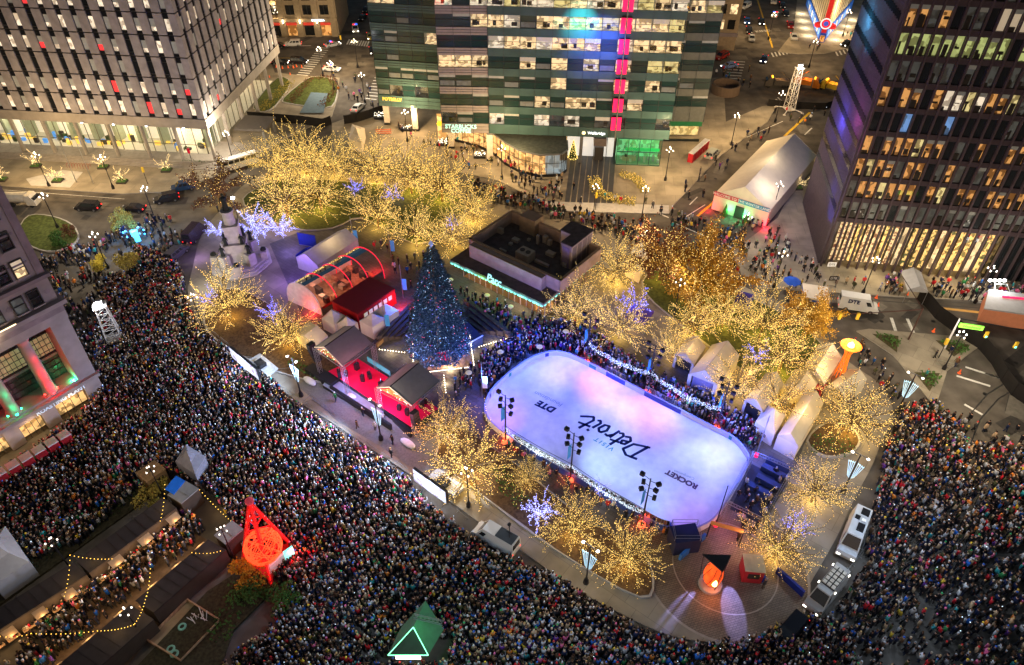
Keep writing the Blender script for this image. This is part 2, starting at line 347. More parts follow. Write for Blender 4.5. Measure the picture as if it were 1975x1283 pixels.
G_DIM = glow_mat('dim_room', (.25, .27, .25), .16, .2); G_BLUE = glow_mat('lit_room_blue', (.25, .5, 1), .6, .15)
G_LIME = glow_mat('lit_room_lime', (.75, .85, .3), .6, .25); BLIND = mat('grey_blind', (.3, .31, .28), .8, em=.06, emc=(1, .95, .8))
CREAM = mat('cream_blind', (.55, .48, .38), .8, em=.42, emc=(1, .78, .52)); FURN = mat('dark_furniture', (.04, .035, .03), .8)
DGLASS = mat('dark_window_glass', (.012, .014, .016), .06, noise=0, spec=.8); FRAME = mat('window_frame_dark', (.04, .04, .042), .5)
NCAP = 100
def emit_windows(root, jobs, cap=NCAP, name='window'):
    """jobs: list of (sort distance, function(mb)); the nearest become windows of their own, the rest one part"""
    jobs.sort(key=lambda j: j[0]); rest = MB()
    for i, (d, fn) in enumerate(jobs):
        if i < cap: mb = MB(); fn(mb); mb.build(name, root)
        else: fn(rest)
    if rest.f: o = rest.build(name, root); o['kind'] = 'stuff'
# ---- grey concrete tower, upper left
PREC = mat('precast_panel', (.30, .275, .27), .85, noise=.18, scale=.7); PREC2 = mat('limestone_fascia', (.30, .27, .23), .8, noise=.15, scale=.5); GROOVE = mat('dark_joint', (.02, .02, .02), .7)
C1 = G(418.5, 313, .9)
t1 = thing('office_tower', 'grey office tower with narrow windows, some lit red, above a tall glazed lobby', 'office tower', (C1.x, C1.y, 0))
A1, B1 = -.101, -.101+math.pi/2
fF = FR(C1, A1); fS = FR(C1, B1)
LW, LD = 58, 44.4; base = 8.54; fl0 = 10.64; z14 = [10.64, 15.0]+[15.0+4.24*k for k in range(1, 9)]
w = MB(); top = z14[-1]
P = [fF.p(-LW, -.35, 0), fF.p(-.35, -.35, 0), fF.p(-.35, -LD, 0), fF.p(-LW, -LD, 0)]
w.prism([(p.x, p.y) for p in P], fl0, top, GROOVE)
for fr, t0, nb, sgn in ((fF, 0, 18, -1), (fS, 0, 14, 1)):
    for k in range(len(z14)-1):
        za, zb = z14[k]+.12, z14[k+1]-.12
        for i in range(nb):
            c = (i+.5)*3.07+ (.6 if sgn < 0 else .4); o2 = .62
            e0, e1 = (i*3.07+ (.6 if sgn < 0 else .4) + o2 - (.6 if i == 0 else 0)*0, (i+1)*3.07+(.6 if sgn < 0 else .4)-o2)
            a, b = c+o2, c+3.07-o2
            fr.box(w, sgn*a, sgn*b, -.35, 0, za, zb, PREC)
        fr.box(w, 0, sgn*(.5*3.07+(.6 if sgn < 0 else .4)-o2), -.34 , -.002, za, zb, PREC)
w.build('wall_panels', t1)
w = MB()
P = [fF.p(-LW, .1, 0), fF.p(.1, .1, 0), fF.p(.1, -LD, 0), fF.p(-LW, -LD, 0)]
w.prism([(p.x, p.y) for p in P], base, fl0, PREC2, bottom=True); w.build('fascia', t1)
wl = random.Random(3); jobs = []
def t1win(fr, c, z0, z1, kind):
    def fn(mb):
        s0, s1 = c-.55, c+.55
        fr.quad(mb, s0, s1, -.3, z0+.15, z1-.15, DGLASS)
        pa, pb = z0+.75, z1-1.15
        if kind == 0: fr.quad(mb, s0+.05, s1-.05, -.27, pa, pb, G_WHITE)
        elif kind == 1: fr.quad(mb, s0+.05, s1-.05, -.27, pa, pa+(pb-pa)*.5, G_WHITE); fr.quad(mb, s0+.05, s1-.05, -.26, pa+(pb-pa)*.5, pb, CREAM)
        elif kind == 2: fr.quad(mb, s0+.05, s1-.05, -.27, pa, pb, G_RED)
        elif kind == 3: fr.quad(mb, s0+.05, s1-.05, -.27, pa, pb, BLIND)
        elif kind == 4: fr.quad(mb, s0+.05, s1-.05, -.27, pa+(pb-pa)*.35, pb, BLIND); fr.quad(mb, s0+.05, s1-.05, -.27, pa, pa+(pb-pa)*.35, G_WHITE)
        elif kind == 6: fr.quad(mb, s0+.05, s1-.05, -.27, pa+(pb-pa)*.5, pb, BLIND); fr.quad(mb, s0+.05, s1-.05, -.27, pa, pa+(pb-pa)*.5, G_RED)
        fr.box(mb, s0-.05, s0, -.34, -.2, z0+.15, z1-.15, FRAME); fr.box(mb, s1, s1+.05, -.34, -.2, z0+.15, z1-.15, FRAME)
        fr.box(mb, s0, s1, -.3, -.22, pb, pb+.08, FRAME); fr.box(mb, s0, s1, -.3, -.16, pa-.1, pa, FRAME)
    return fn
for fr, nb, sgn in ((fF, 18, -1), (fS, 14, 1)):
    for k in range(len(z14)-1):
        for i in range(nb):
            c = sgn*((i+.5)*3.07+(.6 if sgn < 0 else .4)); q = wl.random()
            kd = 0 if q < .34 else 1 if q < .52 else 6 if q < .58 else 2 if q < .61 else 3 if q < .74 else 4 if q < .93 else 5
            if k == 2: kd = 5 if q < .6 else 3
            if k == 6 and q < .4: kd = 5
            if sgn > 0 and q > .72: kd = 5
            jobs.append((i*3.07+z14[k]*.6, t1win(fr, c, z14[k], z14[k+1], kd)))
emit_windows(t1, jobs)
for i in range(8):
    c = MB(); t = -i*7.37
    fF.box(c, t-.55, t+.0, -.6, 0, .13, base, PREC2); fF.box(c, t-.42, t-.13, 0, .1, .13, base, PREC2); c.build('column', t1)
for i in range(1, 6):
    c = MB(); fS.box(c, i*8.5-.3, i*8.5+.3, -.6, 0, .13, base, PREC2); fS.box(c, i*8.5-.14, i*8.5+.14, 0, .1, .13, base, PREC2); c.build('column', t1)
w = MB()       # lobby glazing set back behind the columns, with the room behind it
gz = MB(); fF.quad(gz, -LW, -3.2, -3.4, .95, base-.1, CLEAR); fS.quad(gz, 3.2, LD-4, -3.4, .95, base-.1, CLEAR); gz.build('glazing', t1)
LOBW = mat('lobby_wall', (.75, .7, .58), .8, em=.62, emc=(1, .88, .62)); LOBF = mat('lobby_floor', (.6, .55, .42), .5, em=.3, emc=(1, .85, .55))
fF.quad(w, -LW, -3.2, -9.5, .9, base, LOBW); fS.quad(w, 3.2, LD, -9.5, .9, base, LOBW)
w.face([fF.p(-LW, -9.5, .94), fF.p(-LW, -3.4, .94), fF.p(-3.3, -3.4, .94), fF.p(-9.5, -9.5, .94)], LOBF)
w.face([fS.p(3.3, -3.4, .94), fS.p(LD, -3.4, .94), fS.p(LD, -9.5, .94), fS.p(9.5, -9.5, .94)], LOBF)
for i in range(10): fF.box(w, -5-i*5.3, -4.2-i*5.3, -9.4, -6.5, .95, base, mat('lobby_pier', (.35, .38, .26), .6, em=.1, emc=(.8, .9, .5)))
for i in range(70):
    t = -5-wl.random()*50; n0_ = -8.5+wl.random()*4; fF.box(w, t, t+.4+wl.random()*.9, n0_, n0_+.5, .95, 1.4+wl.random()*1.2, wl.choice([FURN, mat('lobby_desk_blue', (.05, .2, .5), .5, em=.7, emc=(.1, .4, 1)), mat('lobby_plant', (.05, .1, .03), .9), mat('lobby_gold', (.8, .5, .1), .5, em=.9, emc=(1, .65, .1))]))
w.build('lobby', t1)
m = MB()
for i in range(int((LW-3)/2.45)): t = -3.2-i*2.45; fF.box(m, t-.05, t+.05, -3.45, -3.3, .95, base-.1, mat('bronze_mullion', (.2, .18, .12), .4, .5))
for i in range(15): t = 3.4+i*2.6; fS.box(m, t-.05, t+.05, -3.45, -3.3, .95, base-.1, MATS['bronze_mullion'])
fF.box(m, -LW, -3.2, -3.45, -3.3, 2.9, 3.0, MATS['bronze_mullion']); m.build('mullions', t1)
s = MB(); 
for i in range(5): fF.box(s, -LW, 1.5+i*.35, -9.5-i*.001, .8+i*.38, .1, .93-i*.155, mat('granite_step', (.33, .3, .26), .8))
s.build('steps', t1)
for k, t in enumerate((-20.5, -27.5, -13.2, -5)):
    l = MB(); fF.box(l, t-.3, t+.3, .05, .5, base+.1, base+.35, WHITE); fF.quad(l, t-.2, t+.2, .52, base+.12, base+.32, mat('floodlight_lens', (1, 1, 1), .3, em=12, emc=(.95, .97, 1))); l.build('floodlight', t1)
for t, e, k in ((-8, 260, 0), (-22, 260, 0), (-37, 260, 0), (-50, 260, 0)): lamp(fF.p(t, -6, 6.5), e*1.2, (1, .85, .6), t1, 1.0)
for t in (10, 25, 38): lamp(fS.p(t, -2, 7.5), 220, (1, .72, .45), t1, 1.0)
cn = MB(); q = G(461, 222, 3.4); fS.box(cn, 10.5, 17.5, .3, 7.5, 3.3, 3.8, mat('canopy_roof', (.1, .09, .08), .5)); fS.box(cn, 10.7, 11.1, 6.6, 7.1, .13, 3.3, STEEL); fS.box(cn, 16.8, 17.2, 6.6, 7.1, .13, 3.3, STEEL); cn.build('entrance_canopy', t1)
# ---- green glass office block, centre
SPAN = mat('teal_spandrel_glass', (.055, .105, .1), .22, noise=.15, scale=.3, spec=.8); SPANB = mat('pinkish_stone_spandrel', (.3, .27, .26), .3, noise=.1)
SPANG = mat('grey_spandrel_glass', (.14, .15, .13), .2, noise=.1); MUL = mat('facade_mullion', (.02, .03, .03), .4)
O2 = Vector((-5.2, 147.9, 0)); t2 = thing('office_building', 'long green glass office building with lit floors and a vertical red light strip', 'office building', O2)
fM = FR((22, 146.4), -.07); fA = FR((-22.9, 162.2), -.15); fMid = FR((-5.2, 148.55), -.02); fE = FR((35.9, 157.6), -.02)
secs = [(fM, -27.2, 11.2, 6.37, 8, 3.2, SPAN, 0), (fA, -8.2, 6.6, 5.8, 8, 3.0, SPAN, 1), (fMid, -10.1, .1, 6.3, 8, 3.4, SPANB, 2), (fE, -3, 7.2, 5.0, 8, 3.4, SPANG, 3)]
TGLASS = mat('teal_window_glass', (.012, .035, .034), .1, noise=0, spec=.8)
sp = MB(); mu = MB(); jobs = []
def room(fr, a, b, z0, z1, gm, seed, glass):
    def fn(mb):
        r = random.Random(seed)
        if gm is None:
            fr.quad(mb, a, b, -.12, z0, z1, TGLASS); fr.quad(mb, a, b, -.1, z1-.5, z1, BLIND) if r.random() < .25 else None
            if r.random() < .3: fr.quad(mb, a+.2, b-.2, -.11, z0+.2, z0+1.2, G_DIM)
        else:
            fr.quad(mb, a, b, -2.6, z0, z1, gm); mb.face([fr.p(a, -.3, z0+.02), fr.p(b, -.3, z0+.02), fr.p(b, -2.6, z0+.02), fr.p(a, -2.6, z0+.02)], gm)
            mb.face([fr.p(a, -2.6, z0), fr.p(a, -.3, z0), fr.p(a, -.3, z1), fr.p(a, -2.6, z1)], BLIND)
            for q in range(r.randint(0, 2)):
                t = a+.2+r.random()*(b-a-1.3); fr.box(mb, t, t+.5+r.random()*.8, -1.9, -.9-r.random()*.5, z0+.03, z0+.5+r.random()*.4, FURN)
            if r.random() < .2: fr.quad(mb, a+.05, b-.05, -.2, z1-.9, z1-.05, CREAM)
            fr.quad(mb, a, b, -.12, z0, z1, glass)
        fr.box(mb, a, a+.07, -.16, -.02, z0, z1, FRAME); fr.box(mb, a, b, -.16, -.05, z0+1.35, z0+1.41, FRAME)
    return fn
wr = random.Random(11)
for fr, ta, tb, soff, nf, bay, sm, sid in secs:
    n = round((tb-ta)/bay); bw = (tb-ta)/n
    dp = 14 if sid != 1 else 12
    fr.box(sp, ta, tb, -dp-sid*.5, -3.0-sid*.03, soff, 8.5+4.02*nf+1, mat('core_dark', (.03, .03, .035), .8))
    for k in range(nf+1):
        z0 = soff if k == 0 else 10.95+4.02*(k-1); z1 = 8.5+4.02*k
        fr.box(sp, ta, tb, -3.0, 0, z0, z1, sm)
        if sid in (1, 2):
            for q in (.33, .66, 1.0): fr.box(mu, ta, tb, 0, .05, z0+(z1-z0)*q-.06, z0+(z1-z0)*q, MUL)
        for i in range(n+1):
            t = ta+i*bw; fr.box(mu, t-.03, t+.03, 0, .04, z0, z1, MUL)
        if k == nf: break
        for i in range(n):
            t = ta+i*bw; q = wr.random()
            lit = {0: .5, 1: .35, 2: .35, 3: .4, 4: .93, 5: .97, 6: 1, 7: 1}[k] if sid == 0 else {0: .1, 1: .0, 2: .1, 3: .3, 4: .1, 5: .6, 6: .6, 7: 1}[k] if sid in (1, 2) else {0: 0, 1: 0, 2: 0, 3: 0, 4: .6, 5: 1, 6: 1, 7: 1}[k]
            gm = None
            if q < lit: gm = wr.choice([G_WARM, G_WARM, G_YEL, G_WHITE, G_WARM]) if k < 6 else wr.choice([G_WHITE, G_YEL, G_WARM])
            if k == 0 and q < lit: gm = G_DIM if q < .3 else G_WHITE
            jobs.append(((k+.5)*4+abs(t)*.1+sid*8, room(fr, t, t+bw, z1, z1+2.45, gm, k*50+i+sid*900, CLEAR)))
sp.build('spandrels', t2); mu.build('mullions', t2); emit_windows(t2, jobs)
# red light strip: lamps, one per floor, on a steel mast
REDL = mat('red_light_panel', (.9, .02, .06), .5, em=1.9, emc=(1, .01, .08), sample=True)
ms = MB(); fM.box(ms, -.95+.6, -.1, .5, .75, 6.0, 42, STEEL); ms.build('mast', t2)
for k in range(9):
    m = MB(); z = 8.3+4.02*k; fM.box(m, -1.3, -.4, .12, .45, z, z+2.75, REDL); fM.box(m, -.05, .75, .12, .45, z, z+2.75, REDL); fM.box(m, -1.3, .8, .1, .4, z+2.9, z+3.05, BLACK); m.build('red_light_panel', t2)
for c_ in ((-5.04, 147.6), (-13.9, 153.5), (-22.9, 162.2), (-30, 165.5)):
    m = MB(); m.box((c_[0], c_[1]+.6, .13), (1.3, 1.2, 6.2), mat('pale_column_cladding', (.62, .57, .5), .6)); m.box((c_[0], c_[1]+.6, .13), (1.42, 1.32, .5), BLACK); m.build('column', t2)
# curved shop front
cv = [(-16.3, 158.5), (-11.5, 156.2), (-7.6, 154.0), (-4.4, 150.8), (-1.6, 146.0), (1.2, 142.8), (5.6, 140.55), (10.2, 141.04), (11.5, 143), (11.6, 147)]
cvs = [Vector((x, y, 0)) for x, y in cv]
ct = []
for i in range(len(cvs)-1):
    for j in range(3): ct.append(cvs[i].lerp(cvs[i+1], j/3))
ct.append(cvs[-1]); sh = MB(); shg = MB(); shm = MB()
G_SHOP = glow_mat('lit_shop_amber', (1, .6, .22), 1.3, .25, (1.1, 1.1, 1.6)); G_SHOPW = glow_mat('lit_shop_cool', (.55, .65, .68), .45, .4, (.6, .6, .6))
for i in range(len(ct)-1):
    a, b = ct[i], ct[i+1]; d = (b-a); nn = Vector((d.y, -d.x, 0)).normalized(); z1 = 5.2 if i > 8 else 6.0
    gm = G_SHOP if i < 19 else G_SHOPW
    ia, ib = a-nn*2.0, b-nn*2.0
    sh.face([ia+ZZ*.2, ib+ZZ*.2, ib+ZZ*z1, ia+ZZ*z1], gm); sh.face([a+ZZ*.75, b+ZZ*.75, ib+ZZ*.75, ia+ZZ*.75], gm)
    sh.obox(a+nn*.1+ZZ*.13, b-a, -nn*.35, ZZ*.6, BLACK); shg.face([a+ZZ*.73, b+ZZ*.73, b+ZZ*z1, a+ZZ*z1], CLEAR)
    shm.obox(a+ZZ*.7, d.normalized()*.08, nn*.1, ZZ*(z1-.7), FRAME); shm.obox(a+ZZ*3.2, b-a, nn*.08, ZZ*.08, FRAME); shm.obox(a+ZZ*z1, b-a, nn*.25, ZZ*.3, STEEL)
rf = [p for p in ct[9:]]+[Vector((11.6, 149.5, 0)), Vector((-4.4, 152.5, 0))]
sh.prism([(p.x, p.y) for p in rf], 5.2, 5.45, mat('shop_roof', (.1, .115, .1), .6, noise=.3)); sh.build('curved_shop', t2); shg.build('shop_glass', t2); shm.build('shop_frame', t2)
lamp((-3, 149.5, 4), 220, (1, .65, .3), t2, .6); lamp((-10, 152, 4.5), 260, (1, .65, .32), t2, .6); lamp((-24, 161, 4.5), 300, (1, .62, .32), t2, .6); lamp((5, 143.5, 4.2), 120, (1, .72, .45), t2, .6)
# entrance and green glass shop
en = MB(); EW = mat('white_lobby', (.7, .7, .68), .6, em=.55, emc=(1, .97, .9)); fM.quad(en, -10.3, 0, -3.5, .13, 6.3, EW); fM.quad(en, -40, -10.3, -9, .13, 6.3, G_SHOP)
for t in (-7.0, -4.3, -1.5): fM.box(en, t-.06, t+.06, -3.45, -3.3, .13, 6.3, FRAME)
fM.box(en, -4.2, -2.2, -3.4, -1.6, .13, 3.2, mat('revolving_door', (.05, .045, .04), .3)); fM.box(en, -7.6, -6.9, -.9, -.2, .13, 6.3, STEEL); fM.box(en, -4.6, -1.9, -3.4, .6, 4.6, 6.3, mat('entrance_hood', (.12, .1, .09), .5)); en.build('entrance', t2)
tr = MB(); q = fM.p(-8.9, -2.3, .13); tr.lathe([(.95, 0), (.1, 4.2)], mat('indoor_tree_green', (.05, .07, .02), .9, noise=.5), 10, q)
for _ in range(260):
    z_ = random.random()**1.3*4.3; a_ = random.random()*6.28; r_ = 1.05*(1-z_/4.5)+.05; tr.mesh([(q.x+math.cos(a_)*r_+x*.06, q.y+math.sin(a_)*r_+y*.06, q.z+z_+h*.06) for x, y, h in ((1, 0, 0), (-1, 0, 0), (0, 0, 1), (0, 1, -1), (0, -1, -1))], [(0, 2, 4), (4, 2, 1), (1, 2, 3), (3, 2, 0)], mat('indoor_tree_bulb', (1, .75, .2), .5, em=2.5, emc=(1, .72, .2)))
o = tr.build('christmas_tree'); tag(o, 'small golden christmas tree inside the white entrance of the glass office building', 'christmas tree')
gs = MB(); fM.quad(gs, 0.6, 9.9, -4, .13, 6.3, G_GREEN); fM.box(gs, .5, 10, -6.5, -4.1, .13, 6.36, FURN)
fM.box(gs, 2, 5, -2.6, -1.6, .3, 1.2, mat('timber_counter', (.35, .25, .12), .6, em=.15, emc=(.9, .8, .4))); fM.box(gs, 2.4, 9.8, -1.2, -1.1, 3.0, 3.7, mat('green_sign_band', (.02, .35, .1), .5, em=.5, emc=(.02, .8, .2)))
for i in range(9): t = 1.5+i; fM.box(gs, t, t+.5, -2.8+(i % 3)*.6, -2.2+(i % 3)*.6, .3, .95+(i % 2)*.6, wr.choice([FURN, BLIND, WHITE])); 
gs.face([fM.p(.5, 0, .3), fM.p(10, 0, .3), fM.p(10, -4, .3), fM.p(.5, -4, .3)], MATS.get('x') or mat('shop_floor_green', (.25, .35, .22), .5, em=.12, emc=(.4, .9, .4))); gs.build('green_shop', t2)
gg = MB(); fM.quad(gg, .5, 10, .02, .5, 6.36, GREENGL)
for i in range(5): fM.box(gg, .5+i*2.37-.05, .5+i*2.37+.05, 0.0, .12, .2, 6.36, MUL)
for z in (.13, 3.2, 6.2): fM.box(gg, .5, 10, .0, .1, z, z+.2, mat('green_frame', (.02, .1, .07), .4))
gg.build('green_shop_front', t2)
fE.quad(gg := MB(), -3, 7, -2.5, .6, 4.6, G_YEL); fE.box(gg, -3, 7, -.2, 0, .13, .7, MUL); fE.box(gg, -3, 7, -.1, .05, 3.9, 5.0, mat('green_fascia', (.02, .16, .06), .5)); fE.quad(gg, -3, 7, -.1, .7, 3.9, CLEAR); gg.build('side_shop', t2)
SGL = mat('sign_letters_mint', (.6, 1, .9), .5, em=.9, emc=(.4, 1, .78)); SGW = mat('sign_letters_white', (1, 1, 1), .5, em=1.6, emc=(.9, 1, 1))
q = text_mesh('STARBUCKS', 1.25, SGL, 'sign_letters', .06, .02); put_text(q, fMid.p(-6.0, .15, 7.75), fMid.d, ZZ, t2)
q = text_mesh('COFFEE', 1.25, SGL, 'sign_letters', .06, .02); put_text(q, fMid.p(-6.0, .15, 6.75), fMid.d, ZZ, t2)
q = text_mesh('Wallbridge', .85, SGW, 'sign_letters', .04, .01); put_text(q, fM.p(-4.2, .12, 7.3), fM.d, ZZ, t2)
m = MB(); cq = fM.p(-6.9, .12, 7.3)
m.mesh([cq]+[cq+fM.d*.4*math.cos(i*.785)+ZZ*.4*math.sin(i*.785) for i in range(8)], [(0, i+1, (i+1) % 8+1) for i in range(8)], mat('sign_logo_gold', (1, .8, .4), .5, em=2)); m.build('logo_disc', t2)
q = text_mesh('POTBELLY', 1.0, mat('sign_letters_gold', (.7, .45, .08), .5, em=.8, emc=(1, .65, .1)), 'sign_letters', .06, .03); put_text(q, fA.p(-4.9, .15, 7.6), fA.d, ZZ, t2)
m = MB(); q = G(835, 250, 3); m.lathe([(.1, -.5), (.6, -.25), (.65, .1), (.45, .45), (.05, .55)], mat('yellow_lantern', (1, .7, .05), .5, em=1.5, emc=(1, .65, .02)), 10, G(848, 239, 4.6)); m.build('yellow_round_sign', t2)
# added blue and cyan spots imitating the coloured reflection in the glass
lamp(fM.p(-3, 9, 30), 11000, (.05, .12, 1), t2, .4, 'SPOT', rot=aim(fM.p(-3, 9, 30), fM.p(-5, 0, 26)), spot=1.3, blend=1)
lamp(fM.p(-8, 7, 34), 7000, (.1, .85, 1), t2, .3, 'SPOT', rot=aim(fM.p(-8, 7, 34), fM.p(-9, 0, 30)), spot=1.0, blend=1)
# ---- dark finned tower, right
FIN = mat('bronze_granite_fin', (.048, .034, .038), .55, noise=.15, scale=.8); FSP = mat('bronze_spandrel', (.036, .026, .03), .5, noise=.15)
C3 = G(1583, 513, .13); t3 = thing('dark_tower', 'dark bronze office tower of vertical fins with orange lit floors above a glittering lobby', 'office tower', (C3.x, C3.y, 0))
f3 = FR(C3, -.16); f3s = FR(C3, -.16-math.pi/2); TW = 36.9; BAY = 1.537; NB = 24; LB = 9.5
def f3L(t, n, z): return f3.p(-n, -t, z)        # left face: t = depth
w = MB(); f3.box(w, .3, TW, -22.5, -.56, LB, 66, mat('core_black', (.015, .012, .015), .6)); NF = 13
for k in range(NF):
    z0 = 9.4+3.98*k
    f3.box(w, .1, TW, -.9, -.08, z0+.1, z0+.95, FSP)
for i in range(NB+1): f3.box(w, i*BAY-.15, i*BAY+.15, -.3, .12, 0.13, 66, FIN)
w.build('front_frame', t3)
w = MB()
SIDE = mat('lightened_side_granite', (.085, .07, .085), .5, noise=.15); w.obox(f3.p(0, -.8, 0.13), f3.n*-21.2, f3.d*.9, ZZ*66, SIDE)  # side granite painted lighter so the blue wash shows on it
for i in range(38):
    o = f3.p(-.0, -.9-i*.57+.001*i, .13); w.obox(o, f3.n*-.2, f3.d*-.4, ZZ*66, SIDE)
for k in range(NF):
    z0 = 10.75+3.98*k
    for i in range(37): w.obox(f3.p(-.4, -1.0-i*.57, z0+(i%2)*.15), f3.n*-.42, f3.d*-.05, ZZ*1.1, DGLASS)
w.build('side_wall', t3)
jobs = []; wr = random.Random(5)
rowmat = {0: (G_DIM, .6), 1: (G_ORG, .72), 2: (G_ORG, .78), 3: (G_ORG, .72), 4: (G_BLUE, .16), 5: (G_ORG, .6), 6: (G_DIM, .7), 7: (G_LIME, .85), 8: (G_ORG, .15)}
def w3(t, z0, z1, gm):
    def fn(mb):
        a, b = t+.15, t+BAY-.15
        if gm is None: f3.quad(mb, a, b, -.3, z0, z1, DGLASS)
        else:
            f3.quad(mb, a, b, -.55, z0, z1, gm)
            r = random.Random(int(t*10+z0*77))
            [f3.box(mb, a+r.random()*.5, a+.55+r.random()*.6, -.53, -.35-.01*q_, z0+(.0 if r.random() < .7 else 1.2), z0+.3+r.random()*1.6, FURN) for q_ in range(2) if r.random() < .6]
            if r.random() < .25: f3.quad(mb, a, b, -.32, z1-.7, z1, BLIND)
            f3.quad(mb, a, b, -.28, z0, z1, CLEAR)
        f3.box(mb, a, b, -.3, -.2, z1-.06, z1, FRAME)
    return fn
for k in range(NF):
    gm, pr = rowmat.get(k, (G_DIM, .2)); run = 0
    for i in range(NB):
        q = wr.random(); g_ = gm if q < pr else (G_DIM if wr.random() < .35 else None)
        if k == 5 and 6 <= i <= 10: g_ = G_WHITE
        if k in (1, 2, 3, 5) and g_ and wr.random() < .3: g_ = wr.choice([G_YEL, G_ORG, G_DIM])
        if k == 0 and i < 3: g_ = G_DIM
        if k == 8 and i in (8, 9, 10): g_ = CREAM
        jobs.append(((k*4+i*.8), w3(i*BAY, 10.35+3.98*k, 13.48+3.98*k, g_)))
emit_windows(t3, jobs)
lb = MB(); G_TREE = glow_mat('lobby_decor', (1, .62, .2), 1.5, .08, (2.2, 2.2, 2.2), (.3, .8, .3))
G_TREE2 = glow_mat('lobby_decor_bright', (1, .7, .35), 1.3, .1, (3, 3, 3), (.9, .1, .1))
for i in range(18):
    f3.quad(lb, i*BAY+.2, (i+1)*BAY-.2, -2.5, .13, 9.4, G_TREE2 if i < 8 and i % 3 else G_TREE if i % 4 else G_WARM)
f3.box(lb, 18*BAY, TW, -2, -.9, .13, 9.4, DGLASS)
lb.build('lobby_display', t3); gq = MB(); f3.quad(gq, 0, 18*BAY, -.55, .13, 9.4, CLEAR); gq.build('lobby_glass', t3)
lamp(f3.p(8, 2.5, 3), 160, (1, .75, .4), t3, 1); lamp(f3.p(20, 2.5, 3), 200, (1, .7, .35), t3, 1)
w = MB(); f3.box(w, 29, TW+8, -26, -.95, .13, 11.5, mat('side_wing', (.05, .042, .045), .5)); f3.box(w, 29.2, 36, -.95, -.8, 3.5, 9.3, DGLASS); f3.box(w, 36, 80, -20, 2, .13, 40, mat('brown_side_block', (.07, .052, .052), .6)); w.build('side_wing', t3)
# washes of blue light up the side
for dd, z, e, c_ in ((4, 8, 9000, (.1, .12, 1)), (10, 18, 9000, (.12, .1, 1)), (13, 34, 6000, (.1, .6, 1)), (2, 22, 2500, (.8, .1, .5))):
    o = f3.p(-7, -dd, z-5); lamp(o, e*.9, c_, t3, .3, 'SPOT', rot=aim(o, f3.p(0, -dd+2, z+7)), spot=.85); lamp(f3.p(-2.0, -dd-2, z+4), e*.1 if z > 15 else 60, c_, t3, .3)
# ---- classical building, lower left
LIME = mat('limestone', (.27, .23, .235), .8, noise=.16, scale=.6); LIMED = mat('limestone_weathered', (.21, .17, .19), .85, noise=.2, scale=.8)
C4 = G(206, 760, .13); t4 = thing('stone_building', 'classical pale stone building with a colonnade lit red and green over glowing shopfronts', 'building', (C4.x, C4.y, 0))
f4 = FR(C4, .93); T4 = -36.0
w = MB()
f4.box(w, T4, 0, -18, -3.0, .13, 20.5, LIMED)                      # core
f4.box(w, T4, 0, -3, -.1, 4.0, 4.9, LIME)                           # ledge floor
for t in (0, -6.6, -11.6, -16.6, -21.6): f4.box(w, t-(2.3 if t == 0 else 1.9), t, -3, -.02, .13, 4.0, LIME)
f4.box(w, T4, .25, -.4, .45, 4.0, 4.55, LIME)
f4.box(w, -2.45, 0, -3, 0, 4.9, 15, LIME)                            # corner pilaster
f4.box(w, T4, 0.1, -3, .1, 14.8, 16.1, LIME); f4.box(w, T4, .1, -3, .2, 16.1, 17.3, LIMED); f4.box(w, T4, .6, -3, .75, 17.3, 17.9, LIME)
f4.box(w, T4, 0, -18, -.15, 17.9, 21.6, LIME); f4.box(w, T4, .35, -18, .35, 21.6, 22.1, LIMED)
f4.box(w, T4, 0, -18, -.3, 22.1, 60, LIME); f4.box(w, -.9, 0.05, -18, -.2, 22.1, 60, LIMED)
for i in range(8):
    t = -1.1-3.95*i*1.0; 
for z in (24.4+4.1*k for k in range(7)): f4.box(w, T4, -1.2, -.35, -.22, z, z+.25, LIMED)
w.build('walls', t4)
gr = MB(); IRON = mat('window_grid_iron', (.03, .03, .035), .5)
f4.quad(gr, T4, -2.45, -2.95, 4.9, 14.8, mat('colonnade_glass', (.05, .05, .05), .12, noise=.5, scale=.8))
for i in range(int(33/.62)): t = -2.6-i*.62; f4.box(gr, t-.04, t+.04, -2.95, -2.85, 4.9, 14.8, IRON)
for k in range(11): f4.box(gr, T4, -2.45, -2.95, -2.84, 5.0+k*.92, 5.07+k*.92, IRON)
f4.quad(gr, T4, -2.45, -2.9, 9.2, 12.2, mat('dim_gold_room', (.3, .25, .14), .7, em=.17, emc=(1, .8, .4), noise=.5)); f4.box(gr, T4, -2.5, -2.9, -2.6, 8.6, 9.0, LIMED); gr.build('window_wall', t4)
